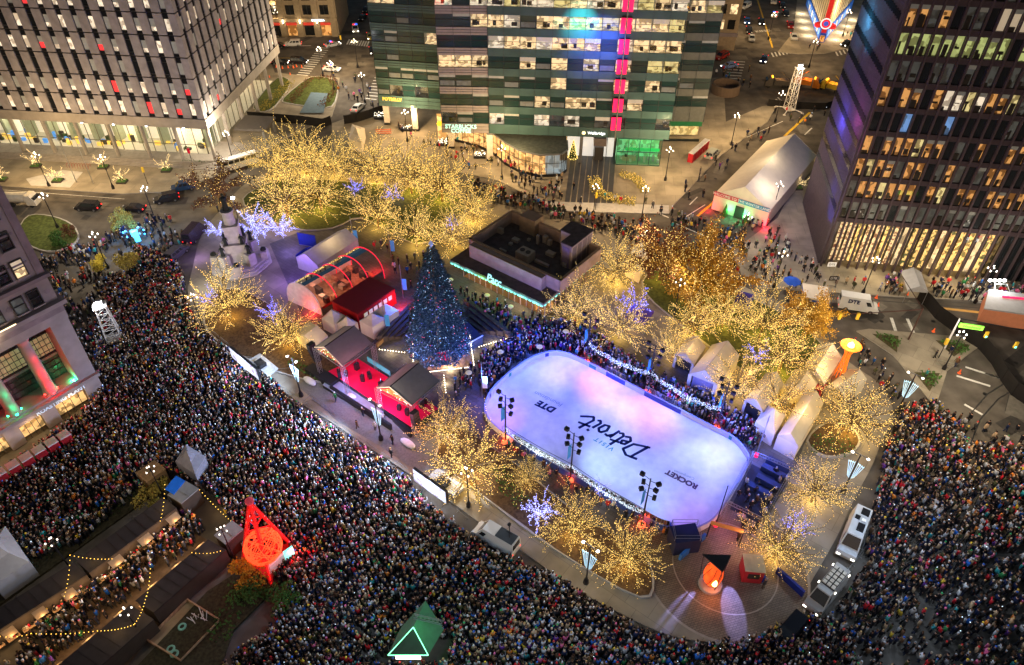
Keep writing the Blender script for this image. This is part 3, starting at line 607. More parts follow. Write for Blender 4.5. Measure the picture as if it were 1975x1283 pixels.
def column4(t, glow):
    c = MB(); o = f4.p(t, -1.1, 0); prof = [(1.05, 4.6), (1.05, 4.95), (.9, 5.1), (.95, 5.3), (.8, 5.45), (.78, 9), (.7, 13.4), (.68, 13.9), (.95, 14.3), (1.02, 14.8)]
    c.lathe(prof, LIME, 20, (o.x, o.y, 0)); x = c.build('column', t4, True)
    for a in (-1.0, 1.0, 0):
        s = f4.p(t+a*.8, -1.1+(.95 if a == 0 else .3), 4.95); f = MB(); f.lathe([(.16, 0), (.2, .12), (.1, .16)], mat('uplight_'+('red' if glow == 0 else 'green'), (1, 0, 0) if glow == 0 else (0, 1, .4), .4, em=14, emc=(1, .02, .02) if glow == 0 else (.02, 1, .35)), 8, s); f.build('uplight', x)
    l0 = f4.p(t-.3, .35, 5.0); lamp(l0, 1400 if glow == 0 else 260, (1, .01, .02) if glow == 0 else (.02, 1, .3), x, .1, 'SPOT', rot=aim(l0, f4.p(t, -1, 13)), spot=.9)
    for z_, e_ in ((6.2, 90), (8.5, 60), (11, 25)): lamp(f4.p(t+.2, .3, z_), e_*(1 if glow == 0 else .3), (1, .005, .01) if glow == 0 else (.02, 1, .3), x, .2)
column4(-5.9, 0); column4(-10.9, 1); column4(-15.9, 0)
l0 = f4.p(-2.9, -.5, 5.0); lamp(l0, 120, (.02, 1, .3), t4, .1)
def win4(t0, t1, z0, z1, gm, n=-.3):
    m = MB(); f4.quad(m, t0, t1, n+.03, z0, z1, gm); f4.box(m, t0-.12, t0, n, n+.2, z0, z1, FRAME); f4.box(m, t1, t1+.12, n, n+.2, z0, z1, FRAME)
    f4.box(m, t0, t1, n, n+.16, (z0+z1)/2, (z0+z1)/2+.1, FRAME); f4.box(m, t0-.12, t1+.12, n, n+.35, z0-.2, z0, LIME); f4.box(m, t0-.12, t1+.12, n, n+.2, z1, z1+.12, FRAME)
    if gm is G_WARM: f4.quad(m, t0+.05, t1-.05, n+.06, (z0+z1)/2+.1, z1, CREAM)
    m.build('window', t4)
for i in range(5):
    o = -4.6*i*1.05
    for a in (-1.75, -3.75):
        win4(o+a-1.3, o+a, 18.4, 20.6, DGLASS if (i+int(a)) % 3 else G_DIM, -.12)
        for k in range(6): win4(o+a-1.3, o+a, 22.9+3.95*k, 25.2+3.95*k, G_WARM if (i*3+k*2+int(-a)) % 4 < 3 else DGLASS)
for i in range(5):
    m = MB(); o = f4.p(-.75-i*4.83, -.1, 19.6)
    m.mesh([o+f4.n*.02]+[o+f4.d*.38*math.cos(j*.52)+ZZ*.38*math.sin(j*.52)+f4.n*.0 for j in range(12)], [(0, j+1, (j+1) % 12+1) for j in range(12)], LIMED); m.build('roundel', t4)
for i, (a, b) in enumerate(((-6.6, -2.3), (-11.6, -8.5), (-16.6, -13.5), (-21.6, -18.5))):
    m = MB(); f4.quad(m, a, b, -1.2, .2, 2.9, G_SHOP); f4.quad(m, a, b, -.3, .2, 2.9, CLEAR); f4.box(m, a, b, -1.2, -.25, 2.9, 4.0, LIMED)
    for q in range(4): t = a+(b-a)*q/4; f4.box(m, t, t+.06, -.35, -.2, .2, 2.9, FRAME)
    m.build('shopfront', t4); lamp(f4.p((a+b)/2, .8, 2.6), 70, (1, .7, .35), t4, .4)
q = text_mesh('ROASTING PLANT', .85, mat('sign_letters_steel', (.5, .6, .75), .4, em=.35), 'sign_letters', .08, .02); put_text(q, f4.p(-5.5, .0, 3.45), f4.d, ZZ, t4)
lamp(f4.p(-9, 1.2, 17.3), 60, (1, .8, .4), t4, .5)
m = MB(); f4.box(m, -26, -5.9, .8, .9, 17.95, 18.05, mat('cornice_light_strip', (1, .8, .5), .5, em=3, emc=(1, .75, .4))); m.build('light_strip', t4)
# ---- beige building, top left behind the tower
t5 = thing('background_building', 'beige stone building with red lit shops, behind the grey tower at the street corner', 'building', G(640, 62))
BEI = mat('beige_stone', (.33, .26, .17), .8, noise=.15)
f5 = FR(G(655, 70), .03); w = MB(); f5.box(w, -32, 0, -20, 0, 0, 30, BEI)
for i in range(7): f5.box(w, -32+i*5-.1, -30.2+i*5-.1, 0, .5, 0, 30, BEI)
f5.box(w, -32, 0, 0, .6, 4.4, 5.4, BEI); w.build('wall', t5)
for i in range(6):
    t = -30+i*5
    m = MB(); f5.quad(m, t, t+3, .05, .3, 3.6, G_ORG if i % 2 else DGLASS); f5.box(m, t, t+3, .05, .8, 3.5, 4.1, mat('red_awning', (.5, .04, .03), .7, em=.3, emc=(1, .1, .05))); m.build('shopfront', t5)
    for k in range(4): m = MB(); f5.box(m, t+.3, t+2.8, 0, .08, 6.3+k*4, 9+k*4, DGLASS); f5.box(m, t+1.5, t+1.6, .08, .12, 6.3+k*4, 9+k*4, FRAME); m.build('window', t5)
    if i % 1 == 0: l = MB(); q = f5.p(t-.9, .9, 4.6); l.lathe([(.12, -.5), (.16, 0), (.12, .5)], mat('sconce_glow', (1, .9, .7), .5, em=6, emc=(1, .85, .6)), 6, q); l.build('sconce', t5); lamp(q+f5.n*.4, 40, (1, .75, .45), t5, .2)
q = text_mesh('BAR PIZZA', .8, mat('sign_letters_ice', (.7, .85, 1), .5, em=2.5), 'sign_letters', .05); put_text(q, f5.p(-5.5, .9, 4.9), f5.d, ZZ, t5)
# ---- building at the upper centre right, behind the glass block
t6 = thing('side_building', 'narrow beige facade just right of the green glass building', 'building', G(1400, 95))
f6 = FR(G(1415, 98), -.08); w = MB(); f6.box(w, -13, 0, -14, 0, 0, 36, BEI); f6.box(w, -13, .2, 0, .4, 4, 5, LIME); w.build('wall', t6)
for k in range(6):
    for i in range(4): m = MB(); f6.box(m, -12.4+i*3.1, -10.4+i*3.1, 0, .08, 6+k*4.2, 8.6+k*4.2, DGLASS if (i+k) % 2 else G_WARM); m.build('window', t6)
# ---- wedge shaped arcade building, top right
tip = G(1583, 84); A_ = G(1545, -20); B_ = G(1665, -10)
t7 = thing('corner_building', 'wedge shaped building with a red centre stripe, round badge and blue band at the top', 'building', tip)
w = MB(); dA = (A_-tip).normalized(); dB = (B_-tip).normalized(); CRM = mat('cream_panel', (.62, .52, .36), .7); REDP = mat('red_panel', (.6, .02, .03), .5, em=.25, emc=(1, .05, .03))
a1 = tip+dA*2.4; b1 = tip+dB*2.4; LL = 34
w.prism([(p.x, p.y) for p in (a1, b1, b1+dB*LL, a1+dA*LL)], 0, 12, CRM)
for i in range(11):
    for b, d in ((a1, dA), (b1, dB)):
        q = b+d*(2.4+i*3); n = Vector((d.y, -d.x, 0)); n = n if n.y < 0 or d is dA and n.x < 0 else -n
        n = -n if (n.dot(tip-(A_+B_)/2) < 0) else n
        w.obox(q+ZZ*3.3, d*.12, n*.1, ZZ*8.8, BLACK)
w.build('wall', t7)
w = MB(); c_ = (a1+b1)/2; e = (b1-a1); nn = Vector((e.y, -e.x, 0)).normalized(); nn = -nn if nn.y > 0 else nn
w.obox(a1-e*.25+nn*.05, e*1.5, nn*.7, ZZ*13, REDP); w.build('centre_stripe', t7)
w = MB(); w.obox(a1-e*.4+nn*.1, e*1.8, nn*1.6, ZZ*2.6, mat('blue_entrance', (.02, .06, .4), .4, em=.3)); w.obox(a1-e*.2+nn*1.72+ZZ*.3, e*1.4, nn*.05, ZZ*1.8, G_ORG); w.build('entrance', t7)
w = MB(); o = c_+nn*.8+ZZ*5.2
for r_, m_, k in ((1.6, mat('badge_white', (.8, .8, .85), .5, em=.9), 0), (1.25, mat('badge_red', (.8, .03, .05), .5, em=.7), .04), (.7, mat('badge_blue', (.05, .1, .6), .5, em=.6), .08)):
    w.mesh([o+nn*k]+[o+nn*k+e.normalized()*r_*math.cos(j*.45)+ZZ*r_*math.sin(j*.45) for j in range(14)], [(0, j+1, (j+1) % 14+1) for j in range(14)], m_)
w.build('round_badge', t7)
for b, d in ((a1, dA), (b1, dB)):
    n = Vector((d.y, -d.x, 0)); n = -n if n.dot(tip-(A_+B_)/2) < 0 else n
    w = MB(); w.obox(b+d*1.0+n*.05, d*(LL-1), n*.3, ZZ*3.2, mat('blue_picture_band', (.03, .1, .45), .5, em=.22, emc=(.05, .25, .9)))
    for i in range(9): w.obox(b+d*(2.2+i*3.3)+n*.37+ZZ*.7, d*2, n*.03, ZZ*1.8, G_WHITE if i % 2 else G_BLUE)
    w.build('picture_band', t7)
    for i in range(2): s = MB(); s.lathe([(.1, -.9), (1.0, -.5), (1.1, 0), (1.0, .5), (.1, .9)], REDP, 10, b+d*3+n*1+ZZ*3.6); s.build('red_round_sign', t7) if i == 0 else None
    for i in range(4): lamp(b+d*(3+i*7)+n*3+ZZ*1.5, 260, (1, .85, .6), t7, .5)
# ================================================================ TREES
BARKM = mat('tree_bark', (.15, .095, .05), .9, noise=.3, scale=6)
GOLDB = mat('gold_bulb', (1, .62, .2), .4, em=2.4, emc=(1, .69, .18)); SAPB = mat('sapling_bulb', (1, .8, .4), .4, em=2.6, emc=(1, .74, .34)); BLUEB = mat('blue_bulb', (.2, .25, 1), .4, em=3.2, emc=(.22, .22, 1)); ICEB = mat('ice_bulb', (.7, .75, 1), .4, em=2.3, emc=(.34, .38, 1))
WHITEB = mat('white_bulb', (1, 1, 1), .4, em=5, emc=(1, .9, .7))
OCT = [(1, 0, 0), (-1, 0, 0), (0, 1, 0), (0, -1, 0), (0, 0, 1), (0, 0, -1)]
OF = [(0, 2, 4), (2, 1, 4), (1, 3, 4), (3, 0, 4), (2, 0, 5), (1, 2, 5), (3, 1, 5), (0, 3, 5)]
def bulb(mb, p, r, m): mb.mesh([(p[0]+x*r, p[1]+y*r, p[2]+z*r) for x, y, z in OCT], OF, m)
def grow(rnd, h, R_, nl, dense=1.0, spread=1.0, tk=.2):
    """branch segments (a, b, ra, rb, level) of a bare spreading tree"""
    S = []
    def br(p, d, L, r, lv):
        n = 3 if lv < 3 else 2; q = Vector(p); dd = Vector(d).normalized()
        for i in range(n):
            dd = (dd+Vector((rnd.uniform(-.15, .15), rnd.uniform(-.15, .15), rnd.uniform(-.1, .12)))).normalized()
            e = q+dd*(L/n); S.append((q.copy(), e.copy(), r*(1-i/n*.5), r*(1-(i+1)/n*.5), lv)); 
            if lv < 3:
                for _ in range(max(1, round((1.7 if lv == 1 else 1.5)*dense))):
                    ax = dd.orthogonal().normalized(); ax.rotate(Matrix.Rotation(rnd.uniform(0, 6.28), 3, dd))
                    nd = (dd+ax*rnd.uniform(.35, .75)+Vector((0, 0, .06))).normalized()
                    br(q.lerp(e, rnd.random()), nd, L*rnd.uniform(.42, .66), r*.55, lv+1)
            q = e
    t0 = h*.38; S.append((Vector((0, 0, -.1)), Vector((0, 0, t0)), tk, tk*.85, 0))
    for i in range(nl):
        a = 2.39996*i+rnd.uniform(-.2, .2); el = math.asin(max(-.99, min(.99, -.28+1.25*(i+.5)/nl)))
        el = min(1.4, el); d = Vector((math.cos(a)*math.cos(el)*spread, math.sin(a)*math.cos(el)*spread, math.sin(el)))
        L = R_*math.cos(el)+(h-t0)*abs(math.sin(el)); br(Vector((0, 0, t0*rnd.uniform(.75, 1.0))), d, L*.76, tk*.5, 1)
    return S
def tree_proto(name, seed, h, R_, nl, bm, dense=1, step=.17, br_=.05, leaves=None, nleaf=0, mix=None, tk=.2, spread=1, jit=.07):
    rnd = random.Random(seed); S = grow(rnd, h, R_, nl, dense, spread, tk); o = proto(name); t = MB(); b = MB()
    for a, c, ra, rb, lv in S:
        if lv < 3: t.tube(a, c, max(ra, .02), max(rb, .015), BARKM, 5 if lv < 2 else 4, False)
        else: t.tube(a, c, .024, .014, BARKM, 3, False)
        L = (c-a).length; n = max(1, int(L/step))
        for i in range(n):
            p = a.lerp(c, (i+rnd.random())/n)+Vector((rnd.gauss(0, 1), rnd.gauss(0, 1), rnd.gauss(0, 1)))*(jit+(ra if lv < 2 else 0)*.8)
            bulb(b, p, br_*rnd.uniform(.8, 1.2), bm if not mix or rnd.random() > .15 else mix)
    t.build('trunk', o); b.build('string_lights', o)
    if leaves:
        lf = MB(); tw = [s for s in S if s[4] >= 2]
        for _ in range(nleaf):
            s = rnd.choice(tw); p = s[0].lerp(s[1], rnd.random())+Vector((rnd.gauss(0, .3), rnd.gauss(0, .3), rnd.gauss(0, .25)))
            u = Vector((rnd.gauss(0, 1), rnd.gauss(0, 1), rnd.gauss(0, 1))).normalized()*.16; v = u.orthogonal().normalized()*.12
            lf.face([p-u, p-v, p+u, p+v], leaves)
        lf.build('foliage', o)
    return o
T = [tree_proto('lit_tree', 21+i, 7.2, 4.4, 22, GOLDB, .95, .26, .044, jit=.02) for i in range(3)]
TO = [tree_proto('lit_tree', 41+i, 8.0, 4.6, 18, GOLDB, .9, .21, .047, jit=.02) for i in range(3)]
LRED = mat('russet_leaves', (.2, .075, .025), .8, noise=.4, scale=3); LORG = mat('amber_leaves', (.5, .27, .03), .8, noise=.3, scale=3); LBRN = mat('brown_leaves', (.13, .06, .03), .85, noise=.3, scale=3)
LYEL = mat('yellow_leaves', (.3, .24, .05), .8, noise=.3, scale=3); LGRN = mat('green_leaves', (.06, .13, .03), .8, noise=.4, scale=3)
TR = tree_proto('russet_tree', 61, 8.5, 4.3, 14, GOLDB, .9, .24, .045, LRED, 5000); TOR = tree_proto('amber_tree', 62, 9, 4.4, 13, GOLDB, .9, .26, .05, LORG, 9500)
TB = tree_proto('brown_tree', 63, 8.5, 4.4, 9, GOLDB, .8, .4, .05, LBRN, 2600)
BL = [tree_proto('blue_lit_tree', 71+i, 4.2, 2.3, 9, BLUEB, .8, .15, .05, mix=ICEB, tk=.1) for i in range(2)]
BI = tree_proto('blue_lit_tree', 75, 4.0, 2.6, 10, ICEB, .8, .13, .06, mix=BLUEB, tk=.1)
SM = tree_proto('sapling_with_lights', 81, 3.6, 1.35, 7, SAPB, .4, .1, .035, tk=.09, jit=.02)
def crown(px, py, hw, h):     # base under a crown whose centre sits at .58 h ; hw = half width in pixels
    z = h*.58; c = G(px, py, z); r_ = abs(G(px+hw, py, z).x-c.x); return (c.x, c.y, .15), r_
def put_tree(p, px, py, hw, base_r, base_h, label, cat, group, i):
    h = base_h
    for _ in range(3):
        loc, r_ = crown(px, py, hw, h); s = r_/base_r; h = base_h*s
    o = place(p, loc, i*1.3+px*.01, label, cat, group, s); return o, s, h
GT = 'bare trees wrapped in golden string lights'
gold = [
 (432, 572, 56, 'golden lit tree on the curved pavement below the stone monument, blue lamps at its left'),
 (548, 632, 50, 'golden lit tree mixed with blue lights, left of the stage by the tan tent roof'),
 (858, 815, 52, 'golden lit tree right beside the right end of the red stage'),
 (905, 880, 78, 'big golden lit tree behind the screen trailer at the bottom left of the ice rink'),
 (1017, 915, 34, 'small sparse golden lit tree between the big tree and the rink fence'),
 (1105, 1000, 62, 'round golden lit tree below the middle of the rink, above the white van roof'),
 (1210, 1060, 62, 'round golden lit tree nearest the camera, at the edge of the circular plaza'),
 (1507, 1040, 64, 'golden lit tree beside the red ticket kiosk right of the glowing egg sculpture'),
 (1580, 932, 58, 'golden lit tree on the pavement beside the white camper van roof'),
 (1655, 790, 70, 'golden lit tree at the right tip of the park by the open street'),
 (525, 305, 42, 'golden lit tree at the left end of the north grove beside the white bus'),
 (582, 290, 50, 'tallest golden lit tree at the back left of the north grove'), (640, 305, 42, 'golden lit tree in the back row of the north grove, right of the tallest one'),
 (545, 370, 62, 'golden lit tree at the front left of the north grove behind the monument'), (612, 362, 52, 'golden lit tree in the middle of the north grove, left of the small blue tree'),
 (722, 310, 48, 'golden lit tree below the white peaked booth in the north grove'), (790, 328, 52, 'golden lit tree in the north grove in front of the coffee shop sign'),
 (850, 342, 54, 'golden lit tree with yellowish leaves at the back right of the north grove'), (725, 398, 48, 'golden lit tree standing over the lawn behind the grey tent'),
 (800, 432, 52, 'golden lit tree just behind the top of the christmas tree'), (872, 445, 46, 'golden lit tree at the left corner of the flat roofed restaurant'),
 (912, 388, 46, 'golden lit tree at the right end of the north grove by the crossing people'),
 (1188, 505, 52, 'golden lit tree behind the roof tower of the restaurant'), (1112, 585, 48, 'golden lit tree at the right corner of the restaurant terrace'),
 (1198, 612, 52, 'golden lit tree above the back edge of the rink, left of the blue tree'), (1345, 612, 52, 'golden lit tree below the amber leaved tree'),
 (1400, 600, 42, 'golden lit tree between the amber tree and the purple canopy'), (1478, 608, 58, 'dense golden lit tree left of the white canopy with blue valance'),
 (1515, 675, 66, 'wide golden lit tree left of the orange brazier tower'), (1300, 670, 38, 'thin golden lit tree above the gable of the small white tent'),
 (1425, 735, 48, 'golden lit tree over the roofs of the beige tents by the rink'), (1508, 765, 52, 'golden lit tree growing through the gap in the large beige tents')]
base_lamps = []
for i, (x, y, hw, lab) in enumerate(gold):
    small = hw < 40; hw *= 1.0
    p = T[i % 3] if y > 760 else TO[i % 3]
    if y < 760 and i in (3,): p = T[0]
    o, s, h = put_tree(p, x, y, hw, 4.3, 7.8, lab, 'tree', GT, i); base_lamps.append((o.location, h, s))
for p, x, y, hw, lab in ((TR, 1280, 488, 60, 'russet leaved tree with golden lights behind the restaurant, left of the amber one'), (TOR, 1356, 520, 68, 'amber leaved tree glowing with golden lights in the east grove'), (TOR, 1565, 605, 42, 'amber leaved lit tree beside the white delivery van'), (TB, 412, 350, 50, 'brown leaved tree with sparse golden lights behind the monument statue')):
    o, s, h = put_tree(p, x, y, hw, 4.4, 8.6, lab, 'tree', 'leafy trees with golden lights', x); base_lamps.append((o.location, h, s*.7))
GB = 'small trees wrapped in blue lights'
for i, (p, x, y, hw, lab) in enumerate(((BI, 488, 432, 30, 'icy blue lit tree right of the monument, left one of the bright pair'), (BI, 535, 434, 30, 'icy blue lit tree right of the monument, the one nearer the blue screens'), (BI, 418, 442, 20, 'icy blue lit tree at the left side of the monument'),
     (BL[0], 685, 360, 17, 'small blue lit tree in the gap of the north grove'), (BL[1], 757, 372, 18, 'small blue lit tree in the middle of the north grove'), (BL[0], 872, 432, 15, 'small blue lit tree left of the restaurant roof'),
     (BL[1], 1222, 585, 36, 'blue lit tree under the russet tree above the rink'), (BL[0], 1462, 683, 24, 'small blue lit tree between the east grove and the beige tents'), (BI, 1040, 985, 34, 'icy blue lit tree left of the round golden tree below the rink'),
     (BL[0], 1535, 1015, 26, 'small blue lit tree entwined with the golden tree by the ticket kiosk'), (BL[1], 522, 600, 24, 'small blue lit tree in the bed left of the stage'), (BL[0], 398, 575, 20, 'small blue lit tree at the pavement edge below the monument'), (BL[1], 1155, 938, 20, 'low blue lit tree hanging over the near rink fence'))):
    o, s, h = put_tree(p, x, y, hw, 2.5, 4.1, lab, 'tree', GB, i)
    if i % 2 == 0 or hw > 28: lamp((o.location.x, o.location.y, h*.8+.3), 90*s, (.25, .25, 1), None, .6, name='tree_glow').parent = None
for i, (L_, h, s) in enumerate(base_lamps):
    lamp((L_.x, L_.y, max(1.2, h*.2)), 270*s*s, (1, .62, .1), None, 1.2, name='tree_glow')
for i, (x, y, lab) in enumerate(((70, 304, 'sapling with white lights beside the street lamp furthest left'), (112, 332, 'sapling with white lights second from the left on the tower forecourt'), (200, 306, 'sapling with white lights behind the lamp with the bright spike'), (236, 334, 'sapling with white lights in the middle of the tower forecourt'), (322, 312, 'sapling with white lights beside the seated people on the forecourt'), (4, 330, 'sapling with white lights cut by the left edge'), (1537, 338, 'sapling with white lights by the long white tent'), (1566, 296, 'sapling with white lights at the foot of the dark tower'))):
    place(SM, G(x, y+18, .3) if x < 400 else G(x, y+26, .3), i*1.1, lab, 'tree', 'saplings in planters with white lights', 1.0); q = G(x, y+18 if x < 400 else y+26, .1)
    b = MB(); b.box((q.x, q.y, .13), (2.0, 1.6, .35), mat('dark_planter', (.07, .06, .05), .8)); b.box((q.x, q.y, .48), (1.8, 1.4, .12), LGRN); o = b.build('planter'); tag(o, f'dark square planter under the {lab.split(" with ")[0]} {lab.split("lights ")[1]}', 'planter', 'square planters of the saplings')
    lamp((q.x, q.y, 2.6), 22, (1, .75, .4), None, .4, name='tree_glow')
def leafy(name, px, py, r_, h, m, n, label, cat, dens=1, z=0):
    c = G(px, py, h*.55+z); rnd = random.Random(px); o = thing(name, label, cat, (c.x, c.y, z)); lf = MB(); t = MB()
    t.tube((c.x, c.y, z), (c.x, c.y, z+h*.55), .12, .06, BARKM, 6)
    blobs = [(Vector((rnd.gauss(0, .45)*r_, rnd.gauss(0, .45)*r_, h*(.35+.5*rnd.random()))), r_*rnd.uniform(.3, .5)) for _ in range(9)]
    for q, s in blobs: t.tube((c.x, c.y, z+h*.3), (c.x+q.x, c.y+q.y, z+q.z), .05, .02, BARKM, 4)
    for _ in range(n):
        q, s = rnd.choice(blobs); d = Vector((rnd.gauss(0, 1), rnd.gauss(0, 1), rnd.gauss(0, 1))).normalized()*s*rnd.uniform(.6, 1.1)
        p = Vector((c.x, c.y, z))+q+d; u = Vector((rnd.gauss(0, 1), rnd.gauss(0, 1), rnd.gauss(0, 1))).normalized()*.13; v = u.orthogonal().normalized()*.1
        lf.face([p-u, p-v, p+u, p+v], m)
    t.build('trunk', o); lf.build('foliage', o); return o
for a in ((232, 425, 2.6, 4.5, LYEL, 1800, 'yellow leaved tree on the island left of the blue lit group'), (188, 505, 1.7, 4, mat('bright_yellow_leaves', (.45, .36, .05), .8, noise=.3), 1100, 'bright yellow tree left of the white light mast'), (238, 505, 2.2, 4, LYEL, 1500, 'yellow green tree right of the white light mast'), (112, 462, 1.6, 2.6, LGRN, 900, 'round green shrub on the lawn at the left'), (130, 445, 1.3, 2.4, LBRN, 600, 'brown shrub behind the green shrub on the lawn'),
          (291, 958, 2.0, 2.2, LYEL, 1300, 'yellow green shrub at the end of the market planting strip'), (480, 1108, 2.2, 2.6, LORG, 1400, 'orange lit shrub at the foot of the red tower'), (545, 1165, 1.8, 2.4, LGRN, 900, 'green fir bush beside the crowd right of the red tower'), (470, 1135, 1.8, 2, LGRN, 800, 'green shrub below the orange shrub')): leafy('leafy_tree' if a[3] > 3.5 else 'shrub', *a[:6], a[6], 'tree' if a[3] > 3.5 else 'shrub')
def hedge(px, w, h, m, label, den=26, lights=None, name='hedge', pl_=.22):
    W_ = g2(px, .3); rnd = random.Random(px[0][0]); lf = MB(); lt = MB()
    for a, b in zip(W_[:-1], W_[1:]):
        d = (b-a); n = Vector((-d.y, d.x, 0)).normalized()
        for _ in range(int(d.length*den)):
            p = a.lerp(b, rnd.random())+n*rnd.uniform(-w, w)/2+ZZ*rnd.random()*h; u = Vector((rnd.gauss(0, 1), rnd.gauss(0, 1), rnd.gauss(0, 1))).normalized()*.17; v = u.orthogonal().normalized()*.13
            lf.face([p-u, p-v, p+u, p+v], m)
            if lights and rnd.random() < pl_: bulb(lt, p+ZZ*.1, .045, lights)
    if lights: o = thing(name, label, 'hedge', W_[0]); lf.build('foliage', o); lt.build('string_lights', o)
    else: o = lf.build(name); tag(o, label, 'hedge')
hedge([(560, 160), (530, 195), (500, 215)], 3, 1, LYEL, 'low hedge along the tower colonnade'); hedge([(560, 200), (600, 152), (640, 152), (648, 175), (620, 208)], 2, .9, LBRN, 'low brown hedge round the sunken garden', 20)
hedge([(355, 313), (395, 318)], 1.0, .7, LGRN, 'clipped hedge on the forecourt at the foot of the corner column'); hedge([(960, 905), (985, 950), (1010, 975)], 2.4, 1, LGRN, 'dark lit shrub bed between the big tree and the rink', 30, GOLDB)
hedge([(1565, 855), (1600, 865), (1640, 862)], 3.6, 1.1, LGRN, 'lit oval hedge in front of the right tip tree', 34, GOLDB); hedge([(560, 700), (620, 735), (660, 720)], 1.4, .8, LGRN, 'low hedge left of the stage', 20)
hedge([(1690, 650), (1725, 655), (1728, 672)], 1.8, .5, LGRN, 'low plants in the left bed of the traffic island', 24); hedge([(1815, 662), (1860, 668), (1842, 682)], 1.8, .5, LGRN, 'low plants in the right bed of the traffic island', 24); hedge([(1775, 722), (1805, 724), (1793, 745)], 1.6, .5, LGRN, 'low plants in the bottom bed of the traffic island', 24)
hedge([(10, 1120), (120, 1040), (270, 945)], 4, 1.2, mat('dark_groundcover', (.025, .035, .015), .9), 'dark shrub strip beside the market stalls', 40); hedge([(420, 1240), (470, 1130), (560, 1150)], 3, .9, LGRN, 'mixed plants beside the lower market stalls', 26)
hedge([(1145, 345), (1152, 372), (1190, 388), (1225, 392)], 2.6, .8, LYEL, 'lit planter bed in front of the green glass shop, lower crescent', 60, GOLDB, 'planter_bed', .5); hedge([(1195, 338), (1225, 345), (1246, 372)], 2.2, .8, LYEL, 'lit planter bed in front of the green glass shop, upper crescent', 60, GOLDB, 'planter_bed', .5)
for i, (x, y, lab) in enumerate(((733, 228, 'left of the first white column'), (785, 251, 'by the street lamp at the shop'), (853, 279, 'under the coffee sign'), (925, 303, 'left of the tall white column'))):
    q = G(x, y, .13); b = MB(); b.box((q.x, q.y, .13), (2.6, 1.6, .5), BLACK); rnd = random.Random(x)
    for _ in range(70): p = q+Vector((rnd.uniform(-1.2, 1.2), rnd.uniform(-.7, .7), .5+rnd.random()*.9)); bulb(b, p, .09, WHITEB if rnd.random() < .4 else LYEL)
    o = b.build('lit_planter'); tag(o, 'black planter box of glowing plants '+lab, 'planter', 'lit planters along the shops')
# ---- the big christmas tree
CT = G(848, 676, 1.8); xt = thing('christmas_tree', 'giant blue lit christmas tree with coloured lights above a wooden stage', 'christmas tree', (CT.x, CT.y, 1.6))
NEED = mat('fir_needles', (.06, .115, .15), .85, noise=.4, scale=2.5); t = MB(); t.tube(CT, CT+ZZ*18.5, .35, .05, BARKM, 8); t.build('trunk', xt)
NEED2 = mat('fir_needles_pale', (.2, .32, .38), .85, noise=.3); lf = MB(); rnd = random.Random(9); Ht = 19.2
def cone_r(z): return 5.05*min(1, (1.02-z/Ht))**.78*(.93+.07*math.sin(z*5.5)) if z > 1.6 else 4.8*(.75+.25*z/1.6)
for _ in range(17000):
    z = max(.9, Ht*(1-rnd.random()**.62)); a = rnd.uniform(0, 6.283); r_ = cone_r(z)*rnd.uniform(.7, 1.05)*(1+.09*math.sin(a*7+z*2.3)+.07*math.sin(a*13-z*3.7)+.06*math.sin(z*6.2+a*2))
    o = CT+Vector((math.cos(a)*r_, math.sin(a)*r_, z)); d = Vector((math.cos(a), math.sin(a), -.25+rnd.uniform(-.3, .3))).normalized(); L_ = rnd.uniform(.25, .5)
    s_ = d.cross(ZZ).normalized()*.09; lf.face([o, o+d*L_*.6+s_, o+d*L_, o+d*L_*.6-s_], NEED if rnd.random() < .7 else NEED2)
lf.build('foliage', xt)
lt = MB(); cs = [mat('tree_lamp_cyan', (.3, .7, 1), .4, em=3, emc=(.3, .65, 1)), mat('tree_lamp_white', (.8, .9, 1), .4, em=3.4, emc=(.75, .85, 1)), mat('tree_lamp_red', (1, .1, .1), .4, em=4, emc=(1, .08, .12)), BLUEB]
for _ in range(650):
    z = Ht*(1-rnd.random()**.6); a = rnd.uniform(0, 6.283); r_ = cone_r(z)*1.04; bulb(lt, CT+Vector((math.cos(a)*r_, math.sin(a)*r_, z)), .045, rnd.choice([cs[0], cs[0], cs[1], cs[2], cs[3]]))
lt.build('string_lights', xt); s = MB(); s.lathe([(.02, -.6), (.35, 0), (.02, .6)], mat('tree_topper', (.3, .4, .7), .3, em=.25), 6, CT+ZZ*(Ht+.4)); s.build('topper', xt)
for dx, dy, e in ((-9, -8, 5200), (9, -9, 2600), (-2, -13, 4200)): o = CT+Vector((dx, dy, 1)); lamp(o, e, (.12, .3, 1), xt, .3, 'SPOT', rot=aim(o, CT+ZZ*9), spot=1.2)
# plinth, deck and stepped seating round it
V0 = G(852, 690, 2.0); WOOD = mat('warm_planks', (.42, .27, .16), .7, noise=.35, scale=2.2); BLUP = mat('blue_lit_edge', (.25, .35, .8), .5, em=.35, emc=(.2, .3, 1)); DSTEP = mat('dark_step', (.07, .055, .05), .8, noise=.2)
pl = thing('tree_platform', 'dark pointed platform with timber front and rows of white bulbs under the giant christmas tree', 'platform', (V0.x, V0.y, .15))
m = MB(); m.prism([(V0.x, V0.y), (V0.x+6.0, V0.y+5.2), (V0.x+2, V0.y+11), (V0.x-2.5, V0.y+11), (V0.x-6.0, V0.y+5.2)], .15, 1.75, mat('platform_blue', (.03, .05, .14), .6)); m.build('plinth', pl)
m = MB(); m.obox(V0+ZZ*-.22+Vector((0, -.05, 0)), Vector((6.1, 5.3, 0)), Vector((-.1, .1, 0)), ZZ*.18, BLUP); m.obox(V0+ZZ*-.22+Vector((0, -.05, 0)), Vector((-6.1, 5.3, 0)), Vector((.1, .1, 0)), ZZ*.18, BLUP); m.build('blue_edge', pl)
